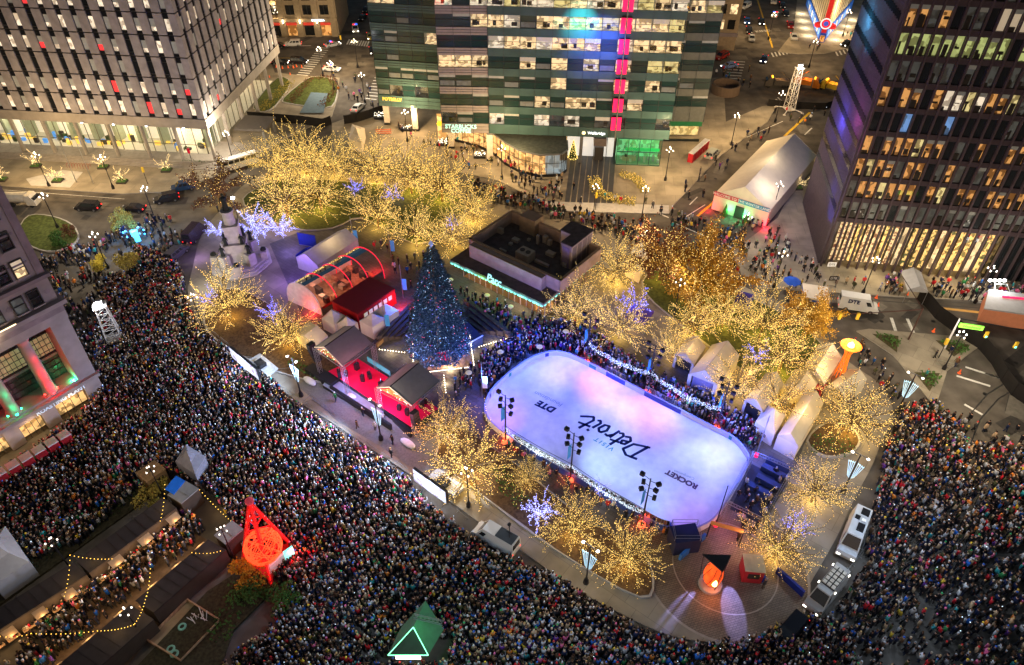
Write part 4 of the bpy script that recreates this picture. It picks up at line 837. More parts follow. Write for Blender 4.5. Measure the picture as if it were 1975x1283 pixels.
fa, fb, fc, fd = G(806, 688, 1.6), G(905, 684, 1.6), G(913, 706, .3), G(826, 714, .3)
m = MB()
for i in range(7):
    a = fa.lerp(fb, i/7+.004); b = fa.lerp(fb, (i+1)/7-.004); c = fd.lerp(fc, (i+1)/7-.004); d = fd.lerp(fc, i/7+.004); m.face([a, d, c, b], WOOD); m.face([a-ZZ*.05+Vector((0, .3, 0)), b-ZZ*.05+Vector((0, .3, 0)), c+Vector((0, .3, 0)), d+Vector((0, .3, 0))], WOOD)
m.build('timber_front', pl)
def bulbs(px, z0, z1, n, m, r=.12, parent=None, label=None, sag=0):
    A = G(*px[0], z0); B = G(*px[1], z1); mb = MB(); P = []
    for i in range(n):
        t_ = i/(n-1); P.append(A.lerp(B, t_)-ZZ*sag*4*t_*(1-t_)); bulb(mb, P[-1], r, m)
    mb.path([P[i] for i in range(n)], .012, BLACK, 3)
    o = mb.build('light_string', parent)
    if label: tag(o, label, 'string lights')
    return A.lerp(B, .5)
WB2 = mat('festoon_bulb', (1, .9, .75), .4, em=7, emc=(1, .82, .6))
for px, z0, z1, n in (((796, 658), (797, 697)), 1.9, .5, 14), (((906, 646), (914, 704)), 1.9, .5, 20), (((830, 717), (908, 708)), .35, .35, 28), (((732, 674), (780, 680)), .6, .6, 10), (((924, 669), (980, 652)), .4, .6, 13), (((856, 724), (860, 757)), .3, .3, 8):
    q = bulbs(px, z0, z1, n, WB2, .1, pl); lamp(q+ZZ*.35, 28+n*2.5, (1, .78, .45), pl, .3)
for sx, A, B_, C_ in ((1, (905, 588), (985, 652), (905, 640)), (-1, (790, 598), (728, 662), (790, 650))):
    a, b, c = G(*A, .15), G(*B_, .15), G(*C_, .15); m = MB()
    for k in range(5):
        t_ = k/5; p0 = a.lerp(c, t_); p1 = b.lerp(c, t_*.9); q0 = a.lerp(c, t_+.16); q1 = b.lerp(c, (t_+.16)*.9); m.prism([(p.x, p.y) for p in (p0, p1, q1, q0)], .1, 1.5-k*.27, DSTEP)
    m.build('seating_steps', pl)
m = MB(); a, b = G(895, 578, .9), G(985, 652, .9); m.obox(a, b-a, Vector((.3, .3, 0)), -ZZ*.8, mat('timber_rail', (.3, .18, .08), .7)); a, b = G(728, 664, .9), G(792, 600, .9); m.obox(a, b-a, Vector((-.3, .2, 0)), -ZZ*.8, MATS['timber_rail']); m.build('rail', pl)
m = MB(); gq = G(855, 693, 2.2); m.box((gq.x, gq.y, 1.76), (1.5, 1.5, 1.3), mat('gift_red', (.7, .02, .08), .5, em=.35, emc=(1, .02, .1)), .3); m.box((gq.x, gq.y, 1.77), (1.56, .2, 1.33), mat('gift_ribbon', (.5, .01, .03), .5), .3); o = m.build('gift_box'); tag(o, 'big red gift box at the front tip of the platform under the giant christmas tree', 'gift box')
# ================================================================ PARK AND EVENT STRUCTURES
def W4(A, B, C, z):
    a, b, c = G(*A, z), G(*B, z), G(*C, z); return a, b, c, a+c-b
PVC = mat('tent_white_pvc', (.62, .55, .44), .55, noise=.06, scale=.8, bump=.15); PVCB = mat('tent_beige_pvc', (.55, .48, .36), .6, noise=.08, scale=.8, bump=.15); PVCG = mat('tent_grey_pvc', (.36, .36, .37), .5, noise=.08, bump=.15)
def tent(label, A, B, C, z, style='gable', rh=1.6, roof=PVC, wall=PVC, name='tent', cat='tent', base=.15, walls=True, group=None, peaks=1, front=None):
    """A-B is the gable end (or first side), B-C runs along the ridge; all at eave height z"""
    a, b, c, d = W4(A, B, C, z); o = thing(name, label, cat, ((a.x+c.x)/2, (a.y+c.y)/2, base), 0, group); up_ = ZZ
    r = MB()
    if style == 'gable':
        p, q = (a+b)/2+up_*rh, (c+d)/2+up_*rh
        r.face([b, c, q, p], roof); r.face([d, a, p, q], roof); r.face([a, b, p], roof); r.face([c, d, q], roof)
        for e0, e1 in ((a, p), (b, p), (c, q), (d, q), (p, q)): r.tube(e0, e1, .06, .06, roof, 4)
    elif style == 'pyramid':
        for k in range(peaks):
            t0, t1 = k/peaks, (k+1)/peaks; a_, d_ = a.lerp(d, t0), a.lerp(d, t1); b_, c_ = b.lerp(c, t0), b.lerp(c, t1); m_ = (a_+c_)/2
            ring = [a_, b_, c_, d_]; lo = [p_.lerp(m_, .55)+up_*rh*.38 for p_ in ring]; tp = [p_.lerp(m_, .93)+up_*rh for p_ in ring]
            for i in range(4):
                j = (i+1) % 4; r.face([ring[i], ring[j], lo[j], lo[i]], roof); r.face([lo[i], lo[j], tp[j], tp[i]], roof)
            r.face(tp, roof)
    elif style == 'flat': r.obox(a, b-a, d-a, ZZ*.25, roof)
    r.build('roof', o)
    zb = base
    g_ = lambda p: Vector((p.x, p.y, zb))
    if walls:
        w = MB()
        for i, (s, e) in enumerate(((a, b), (b, c), (c, d), (d, a))):
            if front is not None and i == 0:
                w.face([g_(s), g_(s.lerp(e, .12)), s.lerp(e, .12), s], wall); w.face([g_(s.lerp(e, .88)), g_(e), e, s.lerp(e, .88)], wall); s2, e2 = s.lerp(e, .12), s.lerp(e, .88); inn = (d-a).normalized()*.6
                w.face([g_(s2)+inn, g_(e2)+inn, e2+inn, s2+inn], front)
            else: w.face([g_(s), g_(e), e, s], wall)
        w.build('walls', o)
    else:
        f = MB()
        for s in (a, b, c, d): f.tube(g_(s), s, .05, .05, STEEL, 5)
        for s, e in ((a, b), (b, c), (c, d), (d, a)): f.face([s-ZZ*.35, e-ZZ*.35, e, s], wall)
        f.build('frame', o)
    return o
# ---- ice rink
RK = [(937, 791), (947, 764), (967, 741), (993, 719), (1034, 694), (1076, 686), (1120, 700), (1205, 744), (1296, 791), (1368, 828), (1411, 850), (1434, 876), (1440, 897), (1418, 940), (1380, 998), (1352, 1019), (1321, 1027), (1287, 1022), (1249, 1006), (1120, 930), (993, 855), (956, 828), (941, 810)]
rk = smooth_poly(g2(RK, .5), 5); cR = sum(rk, Vector())/len(rk)
ri = thing('ice_rink', 'long oval ice rink with dark lettering on violet and blue lit ice', 'ice rink', (cR.x, cR.y, .15))
ICE = mat('ice', (.74, .69, .8), .35, noise=.1, scale=.9, spec=.4)
m = MB(); m.face([p for p in rk][::-1] if sum(rk[i].x*rk[(i+1) % len(rk)].y-rk[(i+1) % len(rk)].x*rk[i].y for i in range(len(rk))) < 0 else rk, ICE); m.build('ice', ri)
BRD = mat('rink_board_white', (.7, .72, .78), .4, noise=0); BRB = mat('rink_board_blue', (.04, .08, .35), .4); RGL = pane_mat('rink_shield', (.8, .88, 1), .15)
bo = MB(); sh_ = MB()
n = len(rk)
for i in range(n):
    a, b = rk[i], rk[(i+1) % n]; d = b-a; nn = (a-cR); nn.z = 0; nn.normalize(); x, y = PX(a)
    blue = (1000 < x < 1290 and y > 845) or (1240 < x < 1300 and y < 800) or (1160 < x < 1200 and y < 740)
    bo.obox(a-ZZ*.3, d, nn*.18, ZZ*1.15, BRB if blue else BRD); bo.obox(a+ZZ*.85, d, nn*.22, ZZ*.05, mat('rink_rail', (.3, .35, .5), .4))
    if blue: sh_.obox(a+ZZ*.88+nn*.1, d.normalized()*.05, nn*.05, ZZ*1.0, STEEL); sh_.obox(a+ZZ*1.9+nn*.1, d, nn*.04, ZZ*.04, STEEL)
    if blue: sh_.face([a+ZZ*.9+nn*.12, b+ZZ*.9+nn*.12, b+ZZ*1.9+nn*.12, a+ZZ*1.9+nn*.12], RGL)
    if i % 9 == 4 and not blue: sh_.obox(a+d*.1-ZZ*.0-nn*.02, d*.8, nn*.015, ZZ*.7, mat('board_panel_teal', (.03, .3, .3), .4) if i % 2 else mat('board_panel_navy', (.05, .08, .3), .4))
bo.build('boards', ri); sh_.build('shield_panels', ri)
INK = mat('ice_ink_blue', (.004, .012, .09), .3, noise=0); INKG = mat('ice_ink_grey', (.25, .28, .36), .3, noise=0); INKP = mat('ice_ink_violet', (.08, .03, .1), .3, noise=0); INKR = mat('ice_ink_magenta', (.4, .03, .15), .3, noise=0); INKT = mat('ice_ink_teal', (.03, .25, .35), .3, noise=0)
ux = -UU; uy = -VV        # lettering reads from the far side of the rink
def ice_text(s, size, px, m, bold=0, shear=0, wpx=None, sp_=1):
    q = text_mesh(s, size, m, 'ice_lettering', .002, bold, shear, spacing=sp_); o = G(*px, .512)
    if wpx:
        A, B = G(*wpx[0], .512), G(*wpx[1], .512); xd = (B-A).normalized()
        xs = [v.co.x for v in q.data.vertices]; k = (B-A).length/(max(xs)-min(xs))
        q.data.transform(Matrix.Diagonal((k, k*size, 1, 1)) if 0 else Matrix.Scale(k, 4)); o = (A+B)/2; q.data.transform(Matrix.Diagonal((1, 1, .01, 1)))
        return put_text(q, o, xd, Vector((-xd.y, xd.x, 0)), ri)
    return put_text(q, o, ux, uy, ri)
ice_text('DTE', 1.6, (1055, 785), INK, .09, .2, ((1072, 793), (1036, 776))); ice_text('Foundation', 1.1, (1058, 768), INKG, 0, .15, ((1084, 782), (1032, 757)))
ice_text('VISIT', 1.2, (1165, 856), INKT, .03, .15, ((1184, 868), (1148, 846)), 1.5)
ice_text('ROCKET', 1.3, (1315, 924), INKP, .07, 0, ((1345, 940), (1285, 909))); ice_text('Companies', .8, (1322, 914), INKG, 0, 0, ((1339, 924), (1300, 908)))
m = MB()
# brush-script word as flat strokes; coordinates along the word (0..10.4) and up the letters (0..2.6)
STK = [[(.2, 0), (.9, 2.5)], [(.1, 2.35), (1.5, 2.6), (2.4, 2.05), (1.9, .7), (.0, 0)], [(2.55, .75), (3.35, 1.0), (3.25, 1.5), (2.75, 1.35), (2.5, .5), (2.9, .05), (3.45, .3)],
       [(4.1, 2.4), (3.7, .4), (4.0, .05), (4.4, .3)], [(3.5, 1.5), (4.6, 1.75)], [(4.9, 1.5), (4.65, 0)], [(4.8, .9), (5.3, 1.5), (5.7, 1.4)], [(6.3, 1.5), (5.9, .9), (6.1, .1), (6.7, .25), (6.95, 1.1), (6.6, 1.5), (6.3, 1.5)],
       [(7.6, 1.5), (7.3, .4), (7.6, .0), (7.9, .2)], [(7.75, 2.05), (7.82, 2.25)], [(8.9, 2.5), (8.35, .5), (8.7, 0), (9.3, .35)], [(8.0, 1.55), (9.6, 1.8)], [(9.3, .35), (10.1, .9)]]
Wa, Wb = G(1243, 876, .512), G(1117, 806, .512); xd = (Wb-Wa).normalized(); yd = Vector((-xd.y, xd.x, 0)); kx = (Wb-Wa).length/10.2
if 1:
    for S_ in STK:
        for (x0, y0), (x1, y1) in zip(S_[:-1], S_[1:]):
            p0 = Wa+xd*(x0+y0*.12)*kx+yd*(y0-1.2)*kx*1.15; p1 = Wa+xd*(x1+y1*.12)*kx+yd*(y1-1.2)*kx*1.15; d = (p1-p0).normalized(); nn = Vector((-d.y, d.x, 0))*.2*kx
            e_ = d*.07; m.face([p0-nn-e_, p0+nn-e_, p1+nn*.85+e_, p1-nn*.85+e_][::-1], INK)
m.build('ice_lettering', ri)
# light masts round the rink, each with its floods, banner and glowing foot
fp = proto('rink_light_mast'); m = MB(); m.tube((0, 0, 0), (0, 0, 9.2), .13, .08, BLACK, 8); m.build('pole', fp)
for i, (x, z) in enumerate(((-1.1, 9.2), (1.1, 9.0), (-.8, 8.0), (.9, 7.7), (-.9, 6.6), (.9, 6.3))):
    m = MB(); m.tube((0, 0, z-.2), (x, 0, z), .035, .035, BLACK, 4); m.box((x, 0, z-.2), (.55, .45, .45), BLACK, i); m.build('floodlight', fp)
m = MB(); m.box((-.45, 0, 4.2), (.06, .7, 2.4), mat('sky_blue_banner', (.06, .3, .55), .6, em=.12)); m.build('banner', fp)
m = MB(); m.lathe([(.55, 0), (.5, .3), (.2, .5)], mat('foot_lamp_red', (1, .15, .05), .5, em=2.5, emc=(1, .1, .04)), 8); m.build('foot_lamps', fp)
m = MB()
for i in range(10): a = i*.628; m.tube((.6*math.cos(a), 0, 2.6+.6*math.sin(a)), (.6*math.cos(a+.628), 0, 2.6+.6*math.sin(a+.628)), .03, .03, STEEL, 4)
m.build('ring', fp)
masts = [((975, 853), 'left end of the near fence'), ((1099.5, 926), 'middle of the near fence'), ((1237, 1013), 'right end of the near fence'), ((1131, 700), 'left end of the far fence'), ((1249, 757), 'middle of the far fence'), ((1382, 828), 'right end of the far fence')]
MP = []
for i, (b, t_) in enumerate(masts):
    q = G(*b, .15); MP.append(q); place(fp, q, AZ, f'black floodlight mast with blue banner at the {t_.replace(" of the", " of").replace(" end of", " end,")} of the rink', 'light mast', 'light masts round the rink')
    lamp(q+ZZ*.9, 120, (1, .08, .03), None, .3, name='foot_glow')
    if 1:
        L0 = q+ZZ*9.3; inn = (cR-q).normalized()
cols = [(.5, .35, 1), (.35, .75, 1), (.4, .8, 1), (1, .2, .42), (1, .3, .5), (.28, .5, 1)]
spots = [((1020, 745), (.75, .85, 1), 1500), ((1170, 745), (1, .22, .4), 3000), ((1180, 890), (.5, .72, 1), 2400), ((1250, 800), (1, .35, .55), 1900), ((1340, 900), (.6, .8, 1), 1800), ((1250, 960), (.45, .62, 1), 1600), ((1080, 830), (.45, .45, 1), 900), ((960, 800), (.7, .25, 1), 1500), ((1400, 870), (.25, .18, 1), 2200), ((1340, 1000), (.45, .2, 1), 1200), ((1090, 710), (.6, .2, 1), 1700), ((1170, 810), (.6, .85, 1), 1500), ((1420, 900), (.2, .25, 1), 900), ((1000, 820), (.35, .4, 1), 600), ((1310, 830), (.5, .3, 1), 900)]
for i, (p_, c_, e) in enumerate(spots):
    tg = G(*p_, .5); ms_ = min(MP, key=lambda q: (q-tg).length+(3 if (q-tg).length < 7 else 0)); o = ms_+ZZ*9.4+(tg-ms_).normalized()*.8
    lamp(o, e*.68, tuple(q_**1.35 for q_ in c_), None, .35, 'SPOT', 'rink_spot', aim(o, tg), 1.05, 1)
for i, (a, b) in enumerate(((0, 1), (1, 2), (3, 4), (4, 5))):
    A, B = MP[a]+ZZ*4.6, MP[b]+ZZ*4.6; mb = MB(); rnd = random.Random(i); n_ = 240
    if a < 3: A, B = MP[a]+ZZ*3.3, MP[b]+ZZ*3.3
    th_ = thing('light_garland', f'white light garland swagged along the {"near" if a < 3 else "far"} side of the rink, {"left" if a in (0, 3) else "right"} span', 'light garland', A)
    mb.path([A.lerp(B, k/20)-ZZ*(math.sin(k/20*math.pi)*.3) for k in range(21)], .03, BLACK, 4); mb.build('cable', th_); mb = MB()
    for k in range(n_*2):
        t_ = rnd.random(); base_ = (math.sin(t_*math.pi)**.8)*1.0+.25*abs(math.sin(t_*math.pi*3)); p_ = A.lerp(B, t_)-ZZ*(base_+rnd.random()*.85)+Vector((rnd.gauss(0, .06), rnd.gauss(0, .06), 0)); bulb(mb, p_, .042, mat('garland_bulb', (1, 1, 1), .4, em=1.5, emc=(.7, .9, 1)))
    mb.build('bulbs', th_); q = A.lerp(B, .5); lamp((q.x, q.y, 2.2), 60, (.7, .8, 1), th_, .8)
# ---- restaurant
RC = G(1047.5, 588.5, 4.2); rs = thing('restaurant', 'flat roofed park restaurant with green lit canopy edge and a small roof tower', 'restaurant', (RC.x, RC.y, .15))
a, b = G(868, 504, 4.2), G(1047.5, 588.5, 4.2); c = G(1088, 561, 4.2); a2 = a+VV*6.5
ROOF = mat('roof_membrane', (.1, .075, .06), .85, noise=.3, scale=1.2); BRK = mat('tan_brick_parapet', (.38, .27, .2), .8, noise=.15, scale=1); CAP = mat('parapet_cap', (.3, .2, .11), .6)
e1 = (b-a); ev = VV*15.5
m = MB(); m.obox(a-ZZ*.0, e1, VV*17, ZZ*.3, ROOF); m.build('canopy_roof', rs)
m = MB(); GEL = mat('green_light_edge', (.2, .9, .6), .5, em=1.4, emc=(.25, .95, .7)); GEV = mat('lime_light_edge', (.3, .8, .1), .5, em=.9, emc=(.35, .9, .08))
m.obox(a-VV*.06-ZZ*.35, e1, VV*.05, ZZ*.34, mat('canopy_fascia', (.2, .3, .28), .5, em=.15, emc=(.2, .8, .6)))
m.obox(b+UU*.01-ZZ*.35, VV*17, UU*.05, ZZ*.34, MATS['canopy_fascia'])
for i in range(26): q = a+e1*(i+.3)/26-VV*.1-ZZ*.42; m.obox(q, e1.normalized()*.45, VV*.05, ZZ*.2, GEL)
for i in range(16): q = b+VV*(i+.3)+UU*.06-ZZ*.42; m.obox(q, VV*.45, UU*.05, ZZ*.2, GEL)
m.build('lit_edge', rs)
for i in range(7): q = a+e1*(i+.5)/7-VV*.7-ZZ*.3; lamp(q, 36, (.25, 1, .75) if i not in (2, 3) else (.4, 1, .1), rs, .3)
m = MB(); p0, p1 = G(904, 459.5, 7.2), G(1085, 538, 7.2); L_ = (p1-p0).dot(UU); D_ = 11.6; o = p0.copy(); o.z = 4.5
for s_, v1, v2 in ((o, UU*L_, VV*.35), (o+VV*D_, UU*L_, VV*.35), (o, VV*D_, UU*.35), (o+UU*(L_-.35), VV*D_, UU*.35)):
    m.obox(s_, v1, v2, ZZ*2.5, BRK); m.obox(s_+ZZ*2.5-v2*.2, v1, v2*1.5, ZZ*.12, CAP)
m.obox(o+UU*1.2-VV*1.3, UU*(L_-4), VV*1.3, ZZ*2.5, BRK); m.obox(o+UU*1.2-VV*1.4+ZZ*2.5, UU*(L_-4), VV*.4, ZZ*.12, CAP)
m.obox(o+UU*3+VV*(D_-1.2), UU*3.4, VV*2.6, ZZ*3.4, mat('timber_box', (.28, .2, .12), .7))
m.build('parapet', rs)
m = MB(); m.obox(o-ZZ*.05+UU*.2, UU*(L_-.4), VV*D_, ZZ*.3, ROOF); m.build('roof', rs)
PT = G(1083, 468, 9.3); m = MB(); m.obox(Vector((PT.x, PT.y, 4.7)), UU*1.9, VV*.05, ZZ*4.6, BRK); po = Vector((PT.x, PT.y, 4.7))
m.obox(po, UU*2.1, VV*6.3, ZZ*4.6, mat('tower_louvre', (.4, .31, .24), .7)); m.obox(po-UU*2.2+VV*3, UU*2.2, VV*3.3, ZZ*4.6, MATS['tower_louvre']); m.obox(po-UU*2.35+VV*2.9+ZZ*4.6, UU*4.6, VV*3.55, ZZ*.15, ROOF); m.obox(po-UU*.1-VV*.1+ZZ*4.6, UU*2.35, VV*3.0, ZZ*.15, ROOF)
for i in range(4): m.obox(po+UU*2.11+VV*(.3+i*1.5), UU*.04, VV*1.15, ZZ*4.2, mat('louvre_dark', (.2, .15, .12), .7))
m.obox(po+UU*.3-VV*.04, UU*1.4, VV*.03, ZZ*4.1, mat('louvre_violet', (.2, .15, .22), .7)); m.build('roof_tower', rs)
UNIT = mat('rooftop_unit', (.4, .33, .24), .6, noise=.15)
for px, sz in (((1013, 498), (2.6, 2.2, 1.7)), ((965, 447), (1.2, .7, 1)), ((995, 463), (1.3, .9, .5)), ((1029, 448), (1, .8, .7)), ((1052, 465), (.8, .8, 1.3)), ((1060, 470), (.7, .7, 1)), ((1090, 512), (.8, .6, .9)), ((1045, 508), (2.8, .5, .5)), ((970, 482), (1.4, .35, .3)), ((1037, 468), (.4, .4, 1.8)), ((1062, 490), (1.6, 1, .6)), ((1020, 462), (.5, .5, .4)), ((985, 470), (.6, .6, .4))):
    q = G(*px, 5.0); u = MB(); u.box((q.x, q.y, 4.76), sz, UNIT, AZ)
    if sz[0] > 2 and sz[2] > 1:
        for k in (-.6, .6): u.lathe([(.45, 0), (.45, .12)], BLACK, 10, (q.x+k*math.cos(AZ), q.y+k*math.sin(AZ), 4.76+sz[2]))
    u.build('rooftop_unit', rs)
m = MB(); gl = MB(); bw_ = a+VV*2.2+UU*1; L2 = e1.length-2; z0 = .15
m.face([Vector((p_.x, p_.y, z_)) for p_, z_ in ((bw_+VV*2.5, .2), (bw_+UU*L2+VV*2.5, .2), (bw_+UU*L2+VV*2.5, 3.9), (bw_+VV*2.5, 3.9))], G_ORG)
m.face([Vector((p_.x, p_.y, .2)) for p_ in (bw_, bw_+UU*L2, bw_+UU*L2+VV*2.5, bw_+VV*2.5)], mat('restaurant_floor', (.3, .16, .07), .6, em=.12, emc=(1, .5, .15)))
q2 = bw_+UU*L2; m.face([Vector((p_.x, p_.y, z_)) for p_, z_ in ((q2-UU*2, .2), (q2-UU*2+VV*14, .2), (q2-UU*2+VV*14, 3.9), (q2-UU*2, 3.9))], G_ORG); m.build('dining_room', rs)
gl.face([Vector((p_.x, p_.y, z_)) for p_, z_ in ((bw_, .2), (q2, .2), (q2, 4), (bw_, 4))], CLEAR); gl.face([Vector((p_.x, p_.y, z_)) for p_, z_ in ((q2, .2), (q2+VV*14, .2), (q2+VV*14, 4), (q2, 4))], CLEAR); gl.build('glass_wall', rs)
fr_ = MB()
for i in range(15): q = bw_+UU*(L2*i/14); fr_.obox(Vector((q.x, q.y, .15)), UU*.1, -VV*.1, ZZ*4.05, BRK)
for i in range(10): q = q2+VV*i*1.5; fr_.obox(Vector((q.x, q.y, .15)), UU*.1, VV*.1, ZZ*4.05, BRK)
fr_.build('posts', rs); lamp(bw_+UU*L2*.3+VV*-.8-ZZ*1.5, 130, (1, .6, .28), rs, .5); lamp(bw_+UU*L2*.75+VV*-.8-ZZ*1.5, 150, (1, .6, .28), rs, .5)
q = text_mesh('Parc', 1.7, SGL, 'sign_letters', .08, .01); put_text(q, G(953, 541, 5.1), UU, (ZZ*.9+VV*.3), rs)
# ---- stage
z = 1.5; sa, sb, sc_, sd = G(633, 716, z), G(793, 824, z), G(846, 788, z), G(689, 691, z)
st = thing('concert_stage', 'long red carpeted concert stage with two tented roofs on trusses', 'stage', (sa.x, sa.y, .15))
REDC = mat('red_carpet', (.62, .005, .045), .8, noise=.1, scale=.6, em=0); m = MB(); m.prism([(p.x, p.y) for p in (sa, sb, sc_, sd)], .15, z, REDC, BLACK); m.build('deck', st)
m = MB(); ap = g2([(636, 722), (742, 788), (733, 808), (622, 742)], .9); m.prism([(p.x, p.y) for p in ap], .15, .8, mat('blue_grey_apron', (.22, .26, .34), .6), BLACK); m.obox(G(641, 753, .16), G(757, 828, .16)-G(641, 753, .16), VV*-.35, ZZ*1.1, BLACK); m.obox(G(590, 722, .16), G(641, 752, .16)-G(590, 722, .16), VV*1.6, ZZ*1.2, BLACK); m.obox(G(766, 806, .16), G(800, 838, .16)-G(766, 806, .16), -VV*.9, ZZ*1.0, BLACK); m.build('apron', st)
m = MB(); p0, p1 = G(709, 697, 1.5), G(752, 725, 1.5); m.obox(p0, p1-p0, VV*.15, ZZ*.9, mat('teal_back_panel', (.08, .4, .42), .5, em=.15)); m.build('back_panel', st)
def truss(mb, a, b, w_=.4, m_=STEEL, n_=None):
    a, b = Vector(a), Vector(b); d = (b-a); L0 = d.length; d.normalize(); x = d.orthogonal().normalized()*w_/2; y = d.cross(x).normalized()*w_/2; cs_ = [x+y, x-y, -x-y, -x+y]
    for c_ in cs_: mb.tube(a+c_, b+c_, .03, .03, m_, 4, False)
    n_ = n_ or max(2, int(L0/w_))
    for k in range(n_):
        for j in range(4):
            p_, q_ = a+d*(L0*k/n_)+cs_[j], a+d*(L0*(k+1)/n_)+cs_[(j+1) % 4]; mb.tube(p_, q_, .015, .015, m_, 3, False)
GRF = mat('stage_roof_grey', (.17, .165, .17), .5, noise=.08, bump=.2); GOLDG = mat('gable_garland', (.35, .15, .05), .8, noise=.9, scale=5, em=.07, emc=(1, .5, .2))
for nm, A, B, C, zz in (('left', (607, 670), (661, 707), (719, 664), 6.3), ('right', (727, 748), (794, 783), (849, 735), 6.3)):
    a, b, c, d = W4(A, B, C, zz); r = MB(); p, q = (a+b)/2+ZZ*1.5-(b-a)*.1, (c+d)/2+ZZ*1.5-(b-a)*.1
    r.face([b, c, q, p], GRF); r.face([d, a, p, q], GRF); r.face([b-ZZ*.05, p-ZZ*.05, q-ZZ*.05, c-ZZ*.05], BLACK); r.face([a-ZZ*.05, d-ZZ*.05, q-ZZ*.05, p-ZZ*.05], BLACK)
    for e0, e1_ in ((a, p), (b, p), (p, q)): r.tube(e0, e1_, .09, .09, PVC if e0 is not p else BLACK, 5)
    ro = r.build('stage_roof', st); gq = MB(); gq.face([a.lerp(b, .1)+ZZ*.05, b.lerp(a, .1)+ZZ*.05, p-ZZ*.3], GOLDG)
    rnd = random.Random(len(nm))
    for _ in range(34): s_ = rnd.random(); q_ = a.lerp(b, .1+.8*s_)+ZZ*rnd.random()*(1-abs(2*s_-1))*1.5-VV*.1; bulb(gq, q_, .05, rnd.choice([WHITEB, REDL, mat('green_bulb', (.1, 1, .3), .4, em=2)]))
    gq.build('gable_decoration', ro)
    for e_ in (a, b, c, d): tm = MB(); truss(tm, Vector((e_.x, e_.y, .15)), e_, .5); tm.build('truss_tower', st)
    tm = MB(); [truss(tm, e0-ZZ*.2, e1_-ZZ*.2, .35) for e0, e1_ in ((a, b), (b, c), (c, d), (d, a))]; tm.build('roof_truss', st)
    for k in range(3): o = a.lerp(b, .2+.3*k)-ZZ*.5; lamp(o-VV*1.2, 160, ((1, .1, .2), (.35, .5, 1), (1, .75, .8))[k], st, .2, 'SPOT', rot=aim(o, (sa+sb+sc_+sd)/4), spot=1.8)
    o = (a+c)/2-ZZ*.6; lamp(o, 60, (.5, .4, .9), st, .4)
o = G(680, 700, 6); lamp(G(705, 716, 6.5), 520, (1, .3, .42), st, .4); lamp(G(790, 812, 6.0), 300, (1, .3, .45), st, .4); lamp(G(660, 735, 4), 260, (.2, .3, 1), st, .4); lamp(G(740, 780, 4), 260, (.2, .3, 1), st, .4)
for px in ((600, 668), (799, 800)):
    q = G(*px, 5.5); m = MB()
    for k in range(7): m.box((q.x+.05*k*k*.3, q.y, 5.6-k*.5), (1.1, .7, .46), BLACK, AZ+1.57)
    m.build('line_array_speaker', st)
for i, px in enumerate(((668, 724), (689, 712), (713, 728), (700, 735), (735, 745), (655, 726), (770, 790), (813, 785), (820, 775), (786, 800))):
    q = G(*px, 1.52); m = MB(); m.box((q.x, q.y, 1.5), (.5+.2*(i % 3), .5, .9+.3*(i % 2)), BLACK, i); m.tube(q+ZZ*.9, q+ZZ*1.9+UU*.2, .02, .02, STEEL, 4); m.build('stage_monitor', st)
for i, (px, w_) in enumerate((((598, 738), 2.6), ((680, 769), 2.6), ((730, 800), 2.3), ((787, 858), 2.6))):
    q = G(*px, .16); m = MB(); m.lathe([(.1, 0), (.52, .12), (.58, .35), (.45, .6), (.1, .72)], mat('white_tarpaulin', (.6, .62, .66), .5, bump=.5), 10, (0, 0, 0), sx=1)
    m.v = [(q.x+(x*w_*.9)*UU.x+y*VV.x, q.y+(x*w_*.9)*UU.y+y*VV.y, z_+.17) for x, y, z_ in m.v]; o = m.build('covered_heap', None, True); tag(o, ('white tarpaulin heap at the left end of the stage forecourt', 'white tarpaulin heap in the middle of the apron before the stage', 'white tarpaulin heap under the lamp with the white wing banner', 'white tarpaulin heap near the golden tree at the stage end')[i], 'covered equipment')
# ---- vaulted clear tent with red arches
n0, n1, f1 = G(557, 580, .15), G(622, 609, .15), G(742, 537, .15); wv = n1-n0; lv = f1-n1; vt = thing('vaulted_tent', 'clear vaulted party tent with red lit arches and a white end wall', 'tent', (n1.x, n1.y, .15)); HV = 5.0
REDT = mat('red_lit_arch', (.6, .02, .05), .5, em=.9, emc=(1, .02, .06)); PINK = mat('tent_end_white', (.65, .6, .6), .5, bump=.2); CLR = pane_mat('clear_tent_film', (.95, .85, .78), .1)
def arch(t, k): a_ = math.pi*k/14; return n0+lv*t+wv*(.5-.5*math.cos(a_))+ZZ*HV*math.sin(a_)**.75
m = MB(); e = MB(); fl = MB()
for j in range(8):
    t0, t1 = j/8, (j+1)/8
    for k in range(14):
        (e if (j == 0 and k < 5) or k < 3 else m).face([arch(t0, k), arch(t1, k), arch(t1, k+1), arch(t0, k+1)], PINK if (j == 0 and k < 5) or k < 3 else CLR)
m.build('clear_roof', vt)
for k in range(14): e.face([arch(0, k), arch(0, k+1), n0+wv*.5], PINK)
e.build('end_wall', vt)
for j in range(5):
    a = MB(); a.path([arch(j/4, k)+ZZ*.03 for k in range(15)], .09, REDT if j else PINK, 5); a.build('arch', vt)
fl.face([n0+ZZ*.05, n1+ZZ*.05, n1+lv+ZZ*.05, n0+lv+ZZ*.05], mat('tent_floor', (.3, .2, .12), .7, noise=.3)); rnd = random.Random(4)
for i in range(26): q = n0+wv*rnd.uniform(.15, .85)+lv*rnd.uniform(.05, .95); fl.box((q.x, q.y, .2), (rnd.uniform(.6, 1.6), .8, rnd.uniform(.5, 1.6)), rnd.choice([UNIT, WOOD, FURN, PVC]), AZ)
